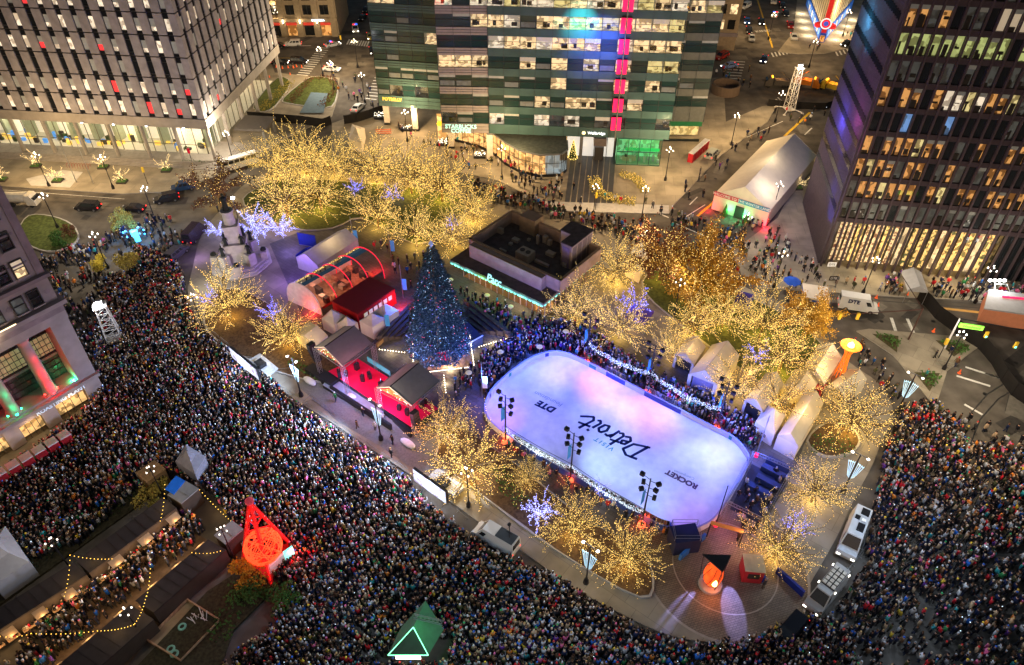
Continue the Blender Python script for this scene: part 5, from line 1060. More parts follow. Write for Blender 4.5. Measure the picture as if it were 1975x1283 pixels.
fl.build('furnishing', vt); lamp(n0+wv*.5+lv*.25+ZZ*3.4, 260, (1, .5, .35), vt, .5); lamp(n0+wv*.5+lv*.8+ZZ*3.2, 200, (1, .25, .2), vt, .5); lamp(n0+wv*.8-lv*.06+ZZ*1.0, 160, (1, .02, .04), vt, .3); lamp(n1+lv*1.06-wv*.3+ZZ*1.2, 140, (1, .02, .04), vt, .3)
tent('long grey tent with flattened sides behind the clear vaulted tent', (571, 496), (612, 512), (690, 462), 2.6, 'gable', 1.5, PVCG, PVCG)
rb_ = tent('low building with a dark red roof and small lit windows beside the clear vaulted tent', (640, 583), (690, 608), (762, 559), 3.0, 'flat', 0, mat('dark_red_roof', (.2, .006, .008), .5, noise=.06), mat('red_wall', (.35, .01, .01), .6), name='red_bar', cat='bar building')
lamp(G(668, 590, 1.5), 90, (1, .03, .02), None, .3, name='bar_glow'); lamp(G(772, 585, 1.5), 160, (1, .03, .02), None, .3, name='bar_glow')
m = MB(); s_, e_ = G(690, 612, 2.6), G(762, 563, 2.6)
for i in range(6): p_ = s_.lerp(e_, .15+i*.13); m.obox(p_+UU*.05-ZZ*.9, (e_-s_)*.09, UU*.05, ZZ*.8, CREAM)
m.build('windows', rb_)
tent('white tent with two swept peaks, lit blue, right of the left stage roof', (693, 619), (718, 632), (769, 598), 2.7, 'pyramid', 1.3, PVC, PVC, peaks=2)
tent('white peaked canopy glowing red at the foot of the vaulted tent', (620, 614), (645, 627), (665, 608), 2.5, 'pyramid', 1.3); tent('white peaked canopy with a blue edge beside the left stage roof', (650, 624), (672, 638), (690, 622), 2.4, 'pyramid', 1.2)
tent('tan flat tent roof beside the left stage roof, under the lit tree', (570, 640), (608, 668), (632, 648), 2.8, 'gable', .7, PVCB, PVCB)
# east side tents
tent('small white gabled tent under the thin golden tree by the rink', (1301, 684), (1338, 704), (1361, 670), 2.7, 'gable', 1.3, PVCB, PVC, front=FURN)
tent('beige gabled tent with a violet lit open front facing the rink', (1328, 722), (1383, 744), (1426, 686), 3.0, 'gable', 1.9, PVCB, PVC, front=mat('tent_inside', (.25, .22, .35), .7))
tent('beige tent at the rink side of the big tent group, left end', (1436, 772), (1472, 796), (1512, 742), 2.8, 'gable', 1.4, PVCB, PVC, front=FURN)
tent('white swept tent with a blue lit peak at the corner of the rink', (1457, 814), (1494, 838), (1517, 800), 2.6, 'pyramid', 1.9, PVC, PVC); tent('wide pale tent with a long roof at the right end of the big tent group', (1500, 840), (1540, 862), (1588, 778), 2.9, 'gable', 1.5, PVCB, PVC)
tent('beige tent behind the big tent group with a low ridge', (1512, 742), (1560, 765), (1580, 735), 2.8, 'gable', 1.2, PVCB, PVCB); tent('pale peaked tent leaning against the orange brazier tower', (1545, 716), (1590, 742), (1622, 690), 2.9, 'gable', 1.7, PVCB, PVCB)
tent('low tan tent roof between the orange brazier tower and the right tip tree', (1592, 748), (1628, 768), (1672, 732), 2.6, 'gable', 1.0, PVCB, PVCB)
tent('deep blue canopy tent with white lettering below the street crossing', (1414, 588), (1446, 596), (1455, 568), 2.4, 'pyramid', 1.0, mat('deep_blue_canvas', (.04, .03, .22), .6), MATS['deep_blue_canvas'], walls=False, base=.15)
o = tent('white canopy with a blue valance left of the white delivery van', (1551, 576), (1601, 584), (1596, 556), 2.4, 'flat', 0, PVC, mat('blue_valance', (.02, .08, .45), .6), walls=False, name='canopy', cat='canopy'); 
tent('grey gabled shelter roof in front of the dark tower lobby', (1740, 523), (1777, 526), (1790, 562), 3.0, 'gable', .9, PVCG, PVCG, walls=False, name='shelter', cat='shelter'); tent('violet canopy among the golden trees above the rink', (1205, 610), (1245, 625), (1262, 600), 2.4, 'pyramid', .9, mat('violet_canvas', (.1, .05, .3), .6), MATS['violet_canvas'], walls=False)
tent('small white canopy behind the restaurant under a bare lit tree', (1208, 510), (1235, 525), (1250, 486), 2.6, 'gable', 1.1)
o = tent('big white marquee with a welcome banner and red and green lit corners in the street', (1378, 374), (1484, 408), (1575, 300), 3.6, 'gable', 3.4, PVC, PVC)
a, b, c, d = W4((1378, 374), (1484, 408), (1575, 300), 3.6); m = MB(); nb = (b-a).normalized(); no = Vector((nb.y, -nb.x, 0)); no = -no if no.y > 0 else no
m.obox(a+no*.06-ZZ*.2, b-a, no*.08, ZZ*.9, mat('banner_red', (.5, .08, .1), .6)); m.obox(a+(b-a)*.45+no*.15-ZZ*.2, (b-a)*.55, no*.02, ZZ*.9, mat('banner_blue', (.05, .25, .4), .6)); m.build('banner', o)
q = text_mesh('WELCOME TO THE WINTER LAND', .75, WHITE, 'sign_letters', .01); put_text(q, (a+b)/2+no*.2+ZZ*.25, nb, ZZ, o)
m = MB(); m.obox(a.lerp(b, .42)+no*.1-ZZ*3.4, (b-a)*.16, no*.1, ZZ*2.5, FURN); m.build('door', o); m = MB()
for t_ in (.28, .68): m.lathe([(.5, 0), (.55, .8), (.05, 2.6)], LGRN, 8, a.lerp(b, t_)+no*.9-ZZ*3.4)
m.build('door_firs', o)
lamp(a+no*.9-ZZ*2.6-nb*.4, 110, (1, .01, .05), o, .2); lamp(b+no*.9-ZZ*2.6+nb*.4, 150, (1, .01, .05), o, .2)
for t_ in (.33, .6): lamp(a.lerp(b, t_)+no*.9-ZZ*2, 70, (.05, 1, .3), o, .2)
lamp((a+c)/2+ZZ*7, 420, (1, .82, .55), o, .5)  # added warm lamp above the roof to brighten the marquee
for i, (A, B, C, z_, rh, rm, lab) in enumerate((((672, 268), (697, 276), (703, 247), 2.6, 1.4, PVC, 'small white peaked booth at the top of the north grove'), ((338, 890), (376, 914), (396, 880), 3.0, 1.6, mat('grey_canvas', (.2, .2, .23), .6), 'grey peaked tent standing in the densest crowd'), ((-12, 1130), (56, 1083), (10, 1015), 3.2, 2.6, PVCG, 'large pale tent corner at the left edge by the market'))):
    tent(lab, A, B, C, z_, 'pyramid', rh, rm, rm)
# ---- monument
M0 = G(462, 520, .15); mo = thing('war_monument', 'tall pale stone monument with bronze figures on tiered pedestals', 'monument', (M0.x, M0.y, .15)); MS = mat('monument_granite', (.46, .43, .4), .75, noise=.18, scale=1.2); BRZ = mat('dark_bronze', (.045, .055, .05), .45, .5, noise=.3, scale=4)
M0 = Vector((M0.x-.3, M0.y+2.2, 0)); m = MB()
for r_, h0, h1 in ((5.6, .15, .45), (5.0, .45, .75), (4.4, .75, 1.05)): m.lathe([(r_, h0), (r_, h1)], MS, 8, M0)
m.build('steps', mo); m = MB()
m.box((M0.x, M0.y, 1.05), (3.4, 3.4, 3.6), MS, .2); m.box((M0.x, M0.y, 4.65), (3.7, 3.7, .3), MS, .2); m.box((M0.x, M0.y, 4.95), (2.4, 2.4, 3.2), MS, .2); m.box((M0.x, M0.y, 8.15), (2.7, 2.7, .3), MS, .2); m.lathe([(1.0, 8.45), (.9, 10.6), (1.15, 10.8), (1.15, 11.1)], MS, 12, M0); m.build('shaft', mo)
def figure(mb, o, s, m_, arm=1):
    mb.lathe([(.36, 0), (.3, .35), (.24, .85), (.27, 1.1), (.3, 1.38), (.1, 1.5), (.07, 1.56), (.13, 1.66), (.12, 1.78), (.03, 1.86)], m_, 8, (0, 0, 0), s, s)
    k = len(mb.v)-8*10
    for i in range(k, len(mb.v)): x, y, z_ = mb.v[i]; mb.v[i] = (o[0]+x, o[1]+y*.8, o[2]+z_*s)
    mb.tube((o[0]+.28*s, o[1], o[2]+1.35*s), (o[0]+.5*s, o[1]-.1, o[2]+(1.85 if arm else .9)*s), .07*s, .05*s, m_, 5); mb.tube((o[0]-.28*s, o[1], o[2]+1.35*s), (o[0]-.42*s, o[1]-.2*s, o[2]+.85*s), .07*s, .05*s, m_, 5)
m = MB(); figure(m, (M0.x, M0.y, 11.1), 1.75, BRZ); m.build('bronze_figure', mo)
for i in range(4):
    a = .2+math.pi/4+i*math.pi/2; q = M0+Vector((math.cos(a), math.sin(a), 0))*3.1; m = MB(); m.box((q.x, q.y, 1.05), (1.3, 1.5, 2.3), MS, a); m.build('pedestal', mo); m = MB(); figure(m, (q.x, q.y, 3.35), 1.15, BRZ, 0); m.build('bronze_figure', mo)
    q = M0+Vector((math.cos(a), math.sin(a), 0))*1.9; m = MB(); figure(m, (q.x, q.y, 4.95), 1.05, BRZ, 0); m.build('bronze_figure', mo)
    a += math.pi/4; q = M0+Vector((math.cos(a), math.sin(a), 0))*4.3; m = MB(); m.box((q.x, q.y, .75), (1.1, 1.6, 1.5), MS, a); m.build('pedestal', mo); m = MB(); m.lathe([(.1, 0), (.55, .15), (.4, .6), (.1, .75)], BRZ, 7, (q.x, q.y, 2.25)); m.build('bronze_eagle', mo)
lamp(M0+Vector((-3, -8, 4)), 330, (1, .95, .85), mo, .4); lamp(M0+Vector((8, 3, 2.5)), 200, (.35, .25, 1), mo, .4); lamp(M0+Vector((-8, 1, 2.5)), 110, (.45, .25, 1), mo, .4)
# blue screens right of the monument
for i, (a, b) in enumerate((((576, 462), (610, 468)), ((573, 506), (592, 492)), ((592, 492), (627, 486)))):
    A, B = G(*a, 1.2), G(*b, 1.2); m = MB(); d = (B-A).normalized(); n_ = Vector((d.y, -d.x, 0)); m.obox(A-ZZ*1.0, B-A, n_*.12, ZZ*2.6, mat('royal_blue_board', (.015, .03, .22), .5)); m.obox(A-ZZ*1.05-n_*.02, B-A, n_*.2, ZZ*.1, STEEL); o = m.build('blue_board'); tag(o, ('upper dark blue board right of the monument', 'dark blue board right of the monument, lower left leaf of the pair', 'dark blue board right of the monument, joined to the grey tent')[i], 'board')
# ---- red tower with woven ball
pz = [G(470, 1078, .1), G(563, 1052, .1), G(524, 1128, .1), G(478, 1030, .1)]; cc = (pz[0]+pz[1]+pz[2])/3; rt_ = thing('red_tower', 'red glowing three legged lattice tower round a woven red ball', 'sculpture', (cc.x, cc.y, .1)); ap_ = Vector((cc.x-.3, cc.y+1.2, 10.2))
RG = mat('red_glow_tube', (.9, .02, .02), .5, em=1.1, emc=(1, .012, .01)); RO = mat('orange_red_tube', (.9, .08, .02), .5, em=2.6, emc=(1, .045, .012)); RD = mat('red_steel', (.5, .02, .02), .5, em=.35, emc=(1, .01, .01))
for p_ in pz[:3]: m = MB(); truss(m, p_, ap_.lerp(p_, .04), .34, RD); m.tube(p_, ap_, .11, .09, RG, 5); m.build('leg', rt_)
m = MB()
for k in (.25, .5, .72, .88):
    P_ = [p_.lerp(ap_, k) for p_ in pz[:3]]; [m.tube(P_[i], P_[(i+1) % 3], .07, .07, RG, 4) for i in range(3)]
m.build('braces', rt_); m = MB(); bc = cc+ZZ*3.4; rnd = random.Random(2)
for j in range(24):
    ax = Vector((rnd.gauss(0, 1), rnd.gauss(0, 1), rnd.gauss(0, 1))).normalized(); u = ax.orthogonal().normalized(); v = ax.cross(u)
    for k in range(14): a_, b_ = k*.4488, (k+1)*.4488; m.tube(bc+(u*math.cos(a_)+v*math.sin(a_))*2.15, bc+(u*math.cos(b_)+v*math.sin(b_))*2.15, .055, .055, RO, 3, False)
m.build('woven_ball', rt_); m = MB(); m.lathe([(.1, -.4), (.45, 0), (.5, .4), (.3, .6), (.1, .75)], mat('red_cap', (.4, .04, .06), .5, em=.2, emc=(1, .1, .15)), 10, ap_); m.build('finial', rt_)
m = MB(); m.prism([(p_.x, p_.y) for p_ in (pz[0], pz[1], pz[2])], .1, .7, mat('red_haze_plinth', (.35, .02, .02), .6)); q = G(536, 1088, 1); m.box((q.x, q.y, .7), (2.6, .3, 1.3), mat('pale_panel', (.5, .4, .4), .6, em=.3, emc=(1, .5, .5)), .93); m.build('plinth', rt_)  # red deck stands in for the red haze between the legs
lamp(cc+ZZ*7.4, 160, (1, .02, .02), rt_, 2.0); lamp(cc+Vector((3.5, 0, 2)), 120, (1, .05, .05), rt_, .5)
m = MB(); q = G(557, 1066, 2.2); m.box((q.x, q.y, 1.4), (1.2, .2, 1.5), mat('teal_screen', (.1, .7, .6), .5, em=1.2, emc=(.2, .9, .8)), .8); m.tube((q.x, q.y, .1), (q.x, q.y, 1.4), .06, .06, BLACK, 5); tag(m.build('sign_board'), 'small teal lit board at the right foot of the red tower', 'lit board')
# ---- orange brazier
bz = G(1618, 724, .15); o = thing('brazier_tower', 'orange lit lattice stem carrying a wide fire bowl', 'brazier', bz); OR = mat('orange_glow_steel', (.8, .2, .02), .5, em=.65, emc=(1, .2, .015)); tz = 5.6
m = MB()
for k in range(10): a_ = k*.628; truss_r = [(.75, 0), (.45, tz*.5), (.4, tz*.8), (.8, tz)]; P_ = [bz+Vector((r_*math.cos(a_), r_*math.sin(a_), z_)) for r_, z_ in truss_r]; m.path(P_, .07, OR, 4)
for z_, r_ in ((1.2, .66), (2.4, .52), (3.6, .45), (4.6, .42)): m.path([bz+Vector((r_*math.cos(k*.628), r_*math.sin(k*.628), z_)) for k in range(11)], .05, OR, 4)
m.build('stem', o); m = MB(); m.lathe([(.5, tz), (1.3, tz+.25), (1.55, tz+.5), (1.5, tz+.5), (.8, tz+.3)], OR, 18, bz); m.build('bowl', o); m = MB(); m.lathe([(.5, tz+.35), (.45, tz+.7), (.1, tz+1.1)], mat('flame', (1, .7, .3), .5, em=9, emc=(1, .55, .15)), 8, bz); m.build('flame', o); lamp(bz+ZZ*(tz+1), 160, (1, .35, .05), o, .3); lamp(bz+ZZ*2+Vector((0, -1.6, 0)), 120, (1, .2, .03), o, .3)
# ---- glowing egg
eg = G(1369, 1128, .18); o = thing('egg_sculpture', 'glowing red orange egg shaped sculpture under a dark triangular plate on a stone base', 'sculpture', eg); m = MB(); m.lathe([(1.35, 0), (1.35, .45), (1.1, .55)], STONE, 18, eg); m.build('base', o)
m = MB(); m.lathe([(.55, .55), (.95, 1.2), (1.12, 2.2), (1.0, 3.2), (.6, 4.1), (.15, 4.5)], mat('egg_glow', (1, .2, .03), .5, em=.85, emc=(1, .07, .01), noise=.5, scale=1.5), 16, eg); m.build('egg', o, True)
m = MB()
for k in range(7): a_ = k*.9; m.path([eg+Vector((r_*math.cos(a_+z_*.25), r_*math.sin(a_+z_*.25), z_)) for r_, z_ in ((.58, .55), (1.0, 1.2), (1.17, 2.2), (1.05, 3.2), (.64, 4.1))], .035, BLACK, 3)
m.build('ribs', o); m = MB(); tq = eg+ZZ*4.9; m.prism([(tq.x+x, tq.y+y) for x, y in ((-1.5, .9), (1.7, .8), (.3, -1.3))], 4.9, 5.1, BLACK, bottom=True)
for x, y in ((-1.4, .8), (1.6, .7), (.3, -1.2)): m.tube((eg.x+x*.8, eg.y+y*.8, .2), (tq.x+x, tq.y+y, 4.9), .05, .05, BLACK, 4)
m.build('top_plate', o); m = MB(); m.lathe([(.28, 2.0), (.3, 2.5), (.05, 3.0)], MATS['flame'], 8, eg+Vector((0, -1.0, -.3))); m.build('lamp_spot', o); lamp(eg+Vector((0, -2, 1.6)), 50, (1, .2, .04), o, .4)
for x, y, z_, tx, ty, sp_, e_ in ((1374, 1066, 3.0, 1318, 1190, .5, 3000), (1403, 1030, 3.4, 1412, 1175, .34, 7000)): q = G(x, y, z_); lamp(q, e_, (.28, .3, 1), None, .08, 'SPOT', 'plaza_spot', aim(q, G(tx, ty, 0)), sp_, .35)
# ---- ticket kiosk and small things round the plaza
def bx_thing(name, label, cat, px, size, mats, rz=AZ, z0=.17, roofm=None, over=.1):
    q = G(*px, z0); o = thing(name, label, cat, (q.x, q.y, z0)); m = MB(); m.box((q.x, q.y, z0), size, mats, rz); m.build('body', o)
    m = MB(); m.box((q.x, q.y, z0+size[2]), (size[0]+over, size[1]+over, .12), roofm or mats, rz)
    for k in range(5): t_ = (k-2)*size[0]/5.5; m.box((q.x+t_*math.cos(rz), q.y+t_*math.sin(rz), z0+size[2]+.12), (.06, size[1]*.95, .06), roofm or mats, rz)
    m.build('roof', o); m = MB(); n_ = Vector((math.sin(rz), -math.cos(rz), 0)); c_ = q+n_*(size[1]/2+.02); m.box((c_.x, c_.y, z0+.9), (size[0]*.6, .05, size[2]*.4), FURN, rz); m.build('opening', o); return o
bx_thing('ticket_kiosk', 'red and cream kiosk with a ribbed white roof right of the glowing egg', 'kiosk', (1446, 1108), (2.2, 2.2, 2.3), mat('kiosk_red', (.45, .03, .04), .6), -.1, .17, mat('kiosk_cream', (.65, .55, .35), .6)); bx_thing('red_kiosk', 'red ticket booth left of the pair beside the tan tents', 'kiosk', (1552, 748), (1.3, 1.3, 2.2), MATS['kiosk_red']); bx_thing('red_kiosk', 'red ticket booth right of the pair beside the tan tents', 'kiosk', (1572, 765), (1.3, 1.3, 2.3), MATS['kiosk_red'])
bx_thing('market_hut', 'small wooden hut near the blue tarpaulin awning at the market', 'hut', (302, 932), (2.6, 2.4, 2.4), mat('hut_wood', (.25, .16, .08), .7), .93, .1)
m = MB(); q = G(1316, 1052, .17); m.box((q.x, q.y, .17), (3.2, 2.4, 2.6), mat('navy_booth', (.02, .025, .07), .6), .15)
for x, y in ((-1.5, -1.1), (1.5, -1.1), (1.5, 1.1), (-1.5, 1.1)): m.tube((q.x+x, q.y+y, 2.77), (q.x+x, q.y+y, 3.9), .04, .04, STEEL, 4)
for z_ in (3.3, 3.9):
    for (x, y), (x2, y2) in (((-1.5, -1.1), (1.5, -1.1)), ((1.5, -1.1), (1.5, 1.1)), ((1.5, 1.1), (-1.5, 1.1)), ((-1.5, 1.1), (-1.5, -1.1))): m.tube((q.x+x, q.y+y, z_), (q.x+x2, q.y+y2, z_), .03, .03, STEEL, 4)
tag(m.build('camera_platform'), 'navy boxed camera platform with a rail at the near end of the rink', 'platform')
fq = [G(*p_, 3.6) for p_ in ((1453, 872), (1402, 968), (1474, 1003), (1530, 905))]; o = thing('truss_frame', 'square truss frame over the dark skate exchange at the right end of the rink', 'truss frame', (fq[1].x, fq[1].y, .15)); m = MB()
for i in range(4): truss(m, fq[i], fq[(i+1) % 4], .35)
m.build('top_truss', o)
for p_ in fq: m = MB(); truss(m, Vector((p_.x, p_.y, .15)), p_, .35); m.build('truss_leg', o)
m = MB(); m.prism([(p_.x, p_.y) for p_ in g2([(1450, 895), (1408, 982), (1470, 1012), (1520, 930)], .2)], .15, .22, mat('rubber_floor', (.03, .03, .04), .8)); m.build('rubber_mat', o)
m = MB()
for i, px in enumerate(((1490, 915), (1480, 935), (1500, 900), (1462, 950))): q = G(*px, .25); m.box((q.x, q.y, .22), (3.2, .8, .9), mat('dark_counter', (.03, .04, .09), .5), AZ)
m.build('counters', o)
for x, y, c_ in ((1420, 1000, (1, .2, .3)), (1460, 940, (.2, .3, 1)), (1490, 880, (.1, .2, 1)), (1440, 1030, (1, .5, .4))): lamp(G(x, y, 3.2), 90, c_, None, .4, name='skate_area_glow')
for i, (a, b, c_, lab) in enumerate((((1288, 1018), (1302, 1040), (.02, .08, .4), 'blue crowd barrier left of the navy camera platform'), ((1312, 1082), (1360, 1040), (.03, .15, .5), 'blue inflatable arm right of the navy camera platform'), ((1434, 1119), (1474, 1124), (.01, .04, .3), 'blue padded barrier at the foot of the ticket kiosk'), ((1495, 1105), (1546, 1152), (.01, .03, .25), 'long dark blue crowd barrier on the right of the round plaza'), ((1363, 1035), (1425, 1052), (.5, .2, .04), 'orange gate beam between the rink and the round plaza'))):
    A, B = G(*a, .2), G(*b, .2); m = MB(); d = (B-A).normalized(); n_ = Vector((-d.y, d.x, 0)); h_ = 2.9 if i == 4 else 1.05; z0 = 2.5 if i == 4 else 0; m.obox(A+ZZ*z0, B-A, n_*.3, ZZ*(h_-z0), mat('pad_%d' % i, c_, .6, em=.25 if i == 4 else 0)); 
    if i == 4: m.tube(A, A+ZZ*2.6, .08, .08, BLACK, 5); m.tube(B, B+ZZ*2.6, .08, .08, BLACK, 5)
    tag(m.build('barrier' if i < 4 else 'gate_beam'), lab, 'barrier' if i < 4 else 'gate')
# ---- screens on trailers
def screen(label, px, z0, z1, seed):
    A, B = G(*px[0], z1), G(*px[1], z1); d = (B-A).normalized(); n_ = Vector((d.y, -d.x, 0)); o = thing('screen_trailer', label, 'video screen', (A.x, A.y, .15)); rnd = random.Random(seed)
    m = MB(); m.obox(A-ZZ*(z1-z0)-n_*.02, B-A, -n_*.35, ZZ*(z1-z0), BLACK); m.build('cabinet', o)
    mt = glow_mat('screen_picture_%d' % seed, (.75, .82, 1), .85, .5, (1.7, 1.7, 1.7), (.5, .08, .3)); mt.cycles.emission_sampling = 'AUTO'
    m = MB(); a = A+n_*.03; b = B+n_*.03; m.face([a-ZZ*(z1-z0), b-ZZ*(z1-z0), b, a], mt); m.build('display', o)
    m = MB(); mid = (A+B)/2; c_ = mid-n_*3.0; c_.z = .3; L0 = (B-A).length
    m.obox(c_-d*2.4-n_*.8, d*4.8, n_*2.0, ZZ*.5, mat('trailer_grey', (.4, .41, .42), .5)); m.obox(c_-d*.8, d*1.6, n_*1.2, ZZ*1.1, BLACK); m.build('trailer', o)
    m = MB(); truss(m, c_+ZZ*.6+n_*1.3, mid-ZZ*.4-n_*.4, .4); truss(m, c_+d*2.2-n_*.6, c_+d*4-n_*2.8, .3); truss(m, c_-d*2.2, A-ZZ*(z1-z0)-n_*.4, .3); m.build('mast', o); lamp(mid+n_*1.6-ZZ*.6, 260, (.7, .8, 1), o, .5); lamp(c_+ZZ*2.5, 60, (1, 1, .95), o, .3)
screen('bright video screen on a trailer at the crowd edge, left of the stage', ((441, 669), (494, 713)), 1.7, 3.9, 1); screen('bright video screen on a trailer at the crowd edge, below the big golden tree', ((796, 904), (859, 949)), 1.5, 3.9, 2)
# ---- lattice camera masts
def lattice(label, px, h, rz, leg=2.4, wt=.9):
    q = G(*px, .1); o = thing('lattice_mast', label, 'lattice mast', q, 0); m = MB(); M_ = Matrix.Rotation(rz, 3, 'Z'); WS = mat('white_steel', (.6, .58, .54), .5)
    cs_ = [M_ @ Vector((x, y, 0)) for x, y in ((-wt, -wt), (wt, -wt), (wt, wt), (-wt, wt))]
    for c_ in cs_: m.tube(q+c_*1.25+ZZ*.6, q+c_*.8+ZZ*h, .08, .08, WS, 5)
    n_ = 6
    for k in range(n_):
        for j in range(4):
            f0 = 1.25-.45*k/n_; f1 = 1.25-.45*(k+1)/n_; z0 = .6+(h-.6)*k/n_; z1 = .6+(h-.6)*(k+1)/n_
            m.tube(q+cs_[j]*f0+ZZ*z0, q+cs_[(j+1) % 4]*f1+ZZ*z1, .045, .045, WS, 4); m.tube(q+cs_[j]*f1+ZZ*z1, q+cs_[(j+1) % 4]*f1+ZZ*z1, .045, .045, WS, 4)
    m.build('mast', o); m = MB()
    for c_ in cs_: m.tube(q+c_*.6+ZZ*.6, q+c_*leg+ZZ*.25, .12, .12, WS, 5); m.lathe([(.35, 0), (.35, .12)], WS, 8, q+c_*leg)
    m.box((q.x, q.y, .35), (wt*2.6, wt*2.6, .3), WS, rz); m.build('outriggers', o); m = MB(); m.box((q.x, q.y, q.z+h), (wt*2.2, wt*2, .25), WS, rz); m.box((q.x, q.y, q.z+h+.25), (1.1, .5, .8), WS, rz); m.build('head', o)
    m = MB(); m.box((q.x, q.y-.4, q.z+h+.4), (.9, .15, .5), mat('mast_lamp', (1, 1, 1), .4, em=4), rz); m.build('floodlight', o); lamp(q+Vector((0, -1.2, h+.8)), 260, (.95, .97, 1), o, .3)
lattice('white lattice mast on outriggers in the crowd beside the classical building', (222, 655), 6.8, .5, 2.2); lattice('white lattice mast on outriggers in the upper right street', (1521, 213), 10.5, .2, 3.0, .8)
m = MB()
for a, b in (((1918, 548), (1942, 548)), ((1918, 548), (1922, 585)), ((1942, 548), (1955, 582))): m.tube(G(*a, 3.5 if a[1] == 548 else 0), G(*b, 3.5 if b[1] == 548 else .15), .06, .06, WHITE, 5)
q = G(1924, 540, 4.4)
for k in (-1.2, -.4, .4, 1.2): m.box((q.x+k, q.y, 4.1), (.45, .3, .4), MATS['mast_lamp']); 
tag(m.build('light_rig'), 'white tubular rig with a row of bright lights before the dark tower', 'light rig'); lamp((q.x, q.y-.8, 4), 260, (.9, .97, 1), None, .4, name='frame_glow')
# ---- curving black fences
def fence(label, px, h, m_=BLACK, z=.05, name='fence'):
    P_ = g2(px, z); m = MB()
    for a, b in zip(P_[:-1], P_[1:]): d = b-a; n_ = Vector((-d.y, d.x, 0)).normalized()*.06; m.obox(a, d, n_, ZZ*h, m_); m.tube(a, a+ZZ*(h+.05), .06, .06, m_, 5)
    o = m.build(name); tag(o, label, 'fence'); return o
SCR = mat('privacy_screen', (.014, .013, .013), .85)
fence('tall black screened fence curving down the right hand street', [(1768, 578), (1785, 592), (1803, 614), (1830, 634), (1862, 658), (1888, 674), (1912, 702), (1930, 735), (1950, 762), (1985, 786)], 2.6, SCR)
fence('long black screened fence along the sunken garden beside the grey tower', [(480, 232), (530, 236), (580, 240), (625, 246), (640, 240)], 2.2, SCR); fence('black screened fence at the left corner of the glass office building', [(665, 240), (690, 236), (715, 228), (742, 218)], 2.2, SCR); fence('black screened fence across the upper right street by the round fountain wall', [(1480, 205), (1530, 210), (1590, 212), (1612, 205)], 1.8, SCR)
m = MB(); q = G(1398, 178, .13); m.lathe([(3.6, 0), (3.6, 2.4), (3.2, 2.4), (3.2, .4)], mat('brown_ring_wall', (.14, .1, .07), .7), 24, q); tag(m.build('ring_wall'), 'round brown wall enclosure right of the glass office building', 'round wall')
# sunken garden basin
flat('garden_basin', [[(578, 218), (600, 178), (632, 180), (624, 218)]], mat('basin_water', (.12, .17, .2), .2), .4)
# ---- market stalls
KRF = mat('stall_roof_dark', (.035, .028, .027), .75, noise=.15); KRG = mat('stall_roof_grey', (.2, .2, .2), .6, noise=.12)
def stall(label, A, B, C, z, m_, lit=None, n=5):
    a, b, c, d = W4(A, B, C, z); o = thing('market_stall', label, 'market stall', ((a.x+c.x)/2, (a.y+c.y)/2, .1)); m = MB(); m.obox(a, b-a, d-a, ZZ*.18, m_); L0 = (b-a).length
    for k in range(1, int(L0/1.2)): q = a+(b-a)*k*1.2/L0; m.obox(q+ZZ*.18, (b-a).normalized()*.05, d-a, ZZ*.03, m_)
    m.build('roof', o); ins = ((d-a).normalized()*.35); m = MB(); m.obox(Vector((a.x, a.y, .1))+ins, b-a, (d-a)*.85, ZZ*(z-.12), mat('stall_wall', (.06, .045, .035), .7)); m.build('body', o)
    if lit:           # lit service hatches along one long side: 'near' = side c-d
        s, e, nn = (d, c, (d-a).normalized()) if lit == 'cd' else (a, b, -(d-a).normalized())
        for k in range(n):
            p0 = s.lerp(e, (k+.08)/n); p1 = s.lerp(e, (k+.88)/n); m = MB(); off = nn*(-.12); z0 = Vector((0, 0, 0))
            f = [Vector((p.x, p.y, zz)) for p, zz in ((p0, .9), (p1, .9), (p1, z-.35), (p0, z-.35))]; gm_ = (G_SHOP, G_WARM, G_SHOP, G_ORG, G_WHITE)[k % 5]
            m.face([p+off for p in f], gm_); m.obox(Vector((p0.x, p0.y, .85))+off, p1-p0, nn*.7, ZZ*.07, WOOD)
            m.face([Vector((p.x, p.y, zz))+nn*q_ for p, zz, q_ in ((p0, z-.3, 0), (p1, z-.3, 0), (p1, z-.75, .9), (p0, z-.75, .9))], mat('awning_tan', (.35, .25, .15), .7)) if k % 2 else None
            for t_ in (.2, .4, .6, .8): q = p0.lerp(p1, t_); m.box((q.x+nn.x*.15, q.y+nn.y*.15, .92), (.25, .2, .25+.2*(k % 2)), (FURN, UNIT, WHITE, REDC)[int(t_*5) % 4])
            m.build('hatch', o); mid = (p0+p1)/2; lamp((mid.x+nn.x*.9, mid.y+nn.y*.9, 2.0), 20, (1, .6, .25), o, .3)
    return o
stall('dark roofed market stall nearest the blue tarpaulin, upper row', (393/2.657, 800+752/2.657), (838/2.657, 800+428/2.657), (906/2.657, 800+482/2.657), 2.7, KRF, 'cd', 6)
stall('dark roofed market stall of the upper row cut by the left edge', (-60, 1212), (143, 1086), (168, 1110), 2.7, KRF, 'cd', 7)
stall('light grey roofed stall at the top end of the upper market row', (323, 956), (357, 928), (384, 944), 2.8, KRG, None); stall('light grey roofed stall beside the red tower at the top of the lower market row', (413, 1034), (448, 1005), (470, 1022), 2.8, KRG, None)
stall('long dark roofed market stall of the lower row beside the plants', (262, 1160), (402, 1042), (437, 1062), 2.7, KRF, 'ab', 6); stall('dark roofed market stall of the lower row at the bottom edge', (60, 1330), (252, 1168), (298, 1196), 2.7, KRF, 'ab', 6)
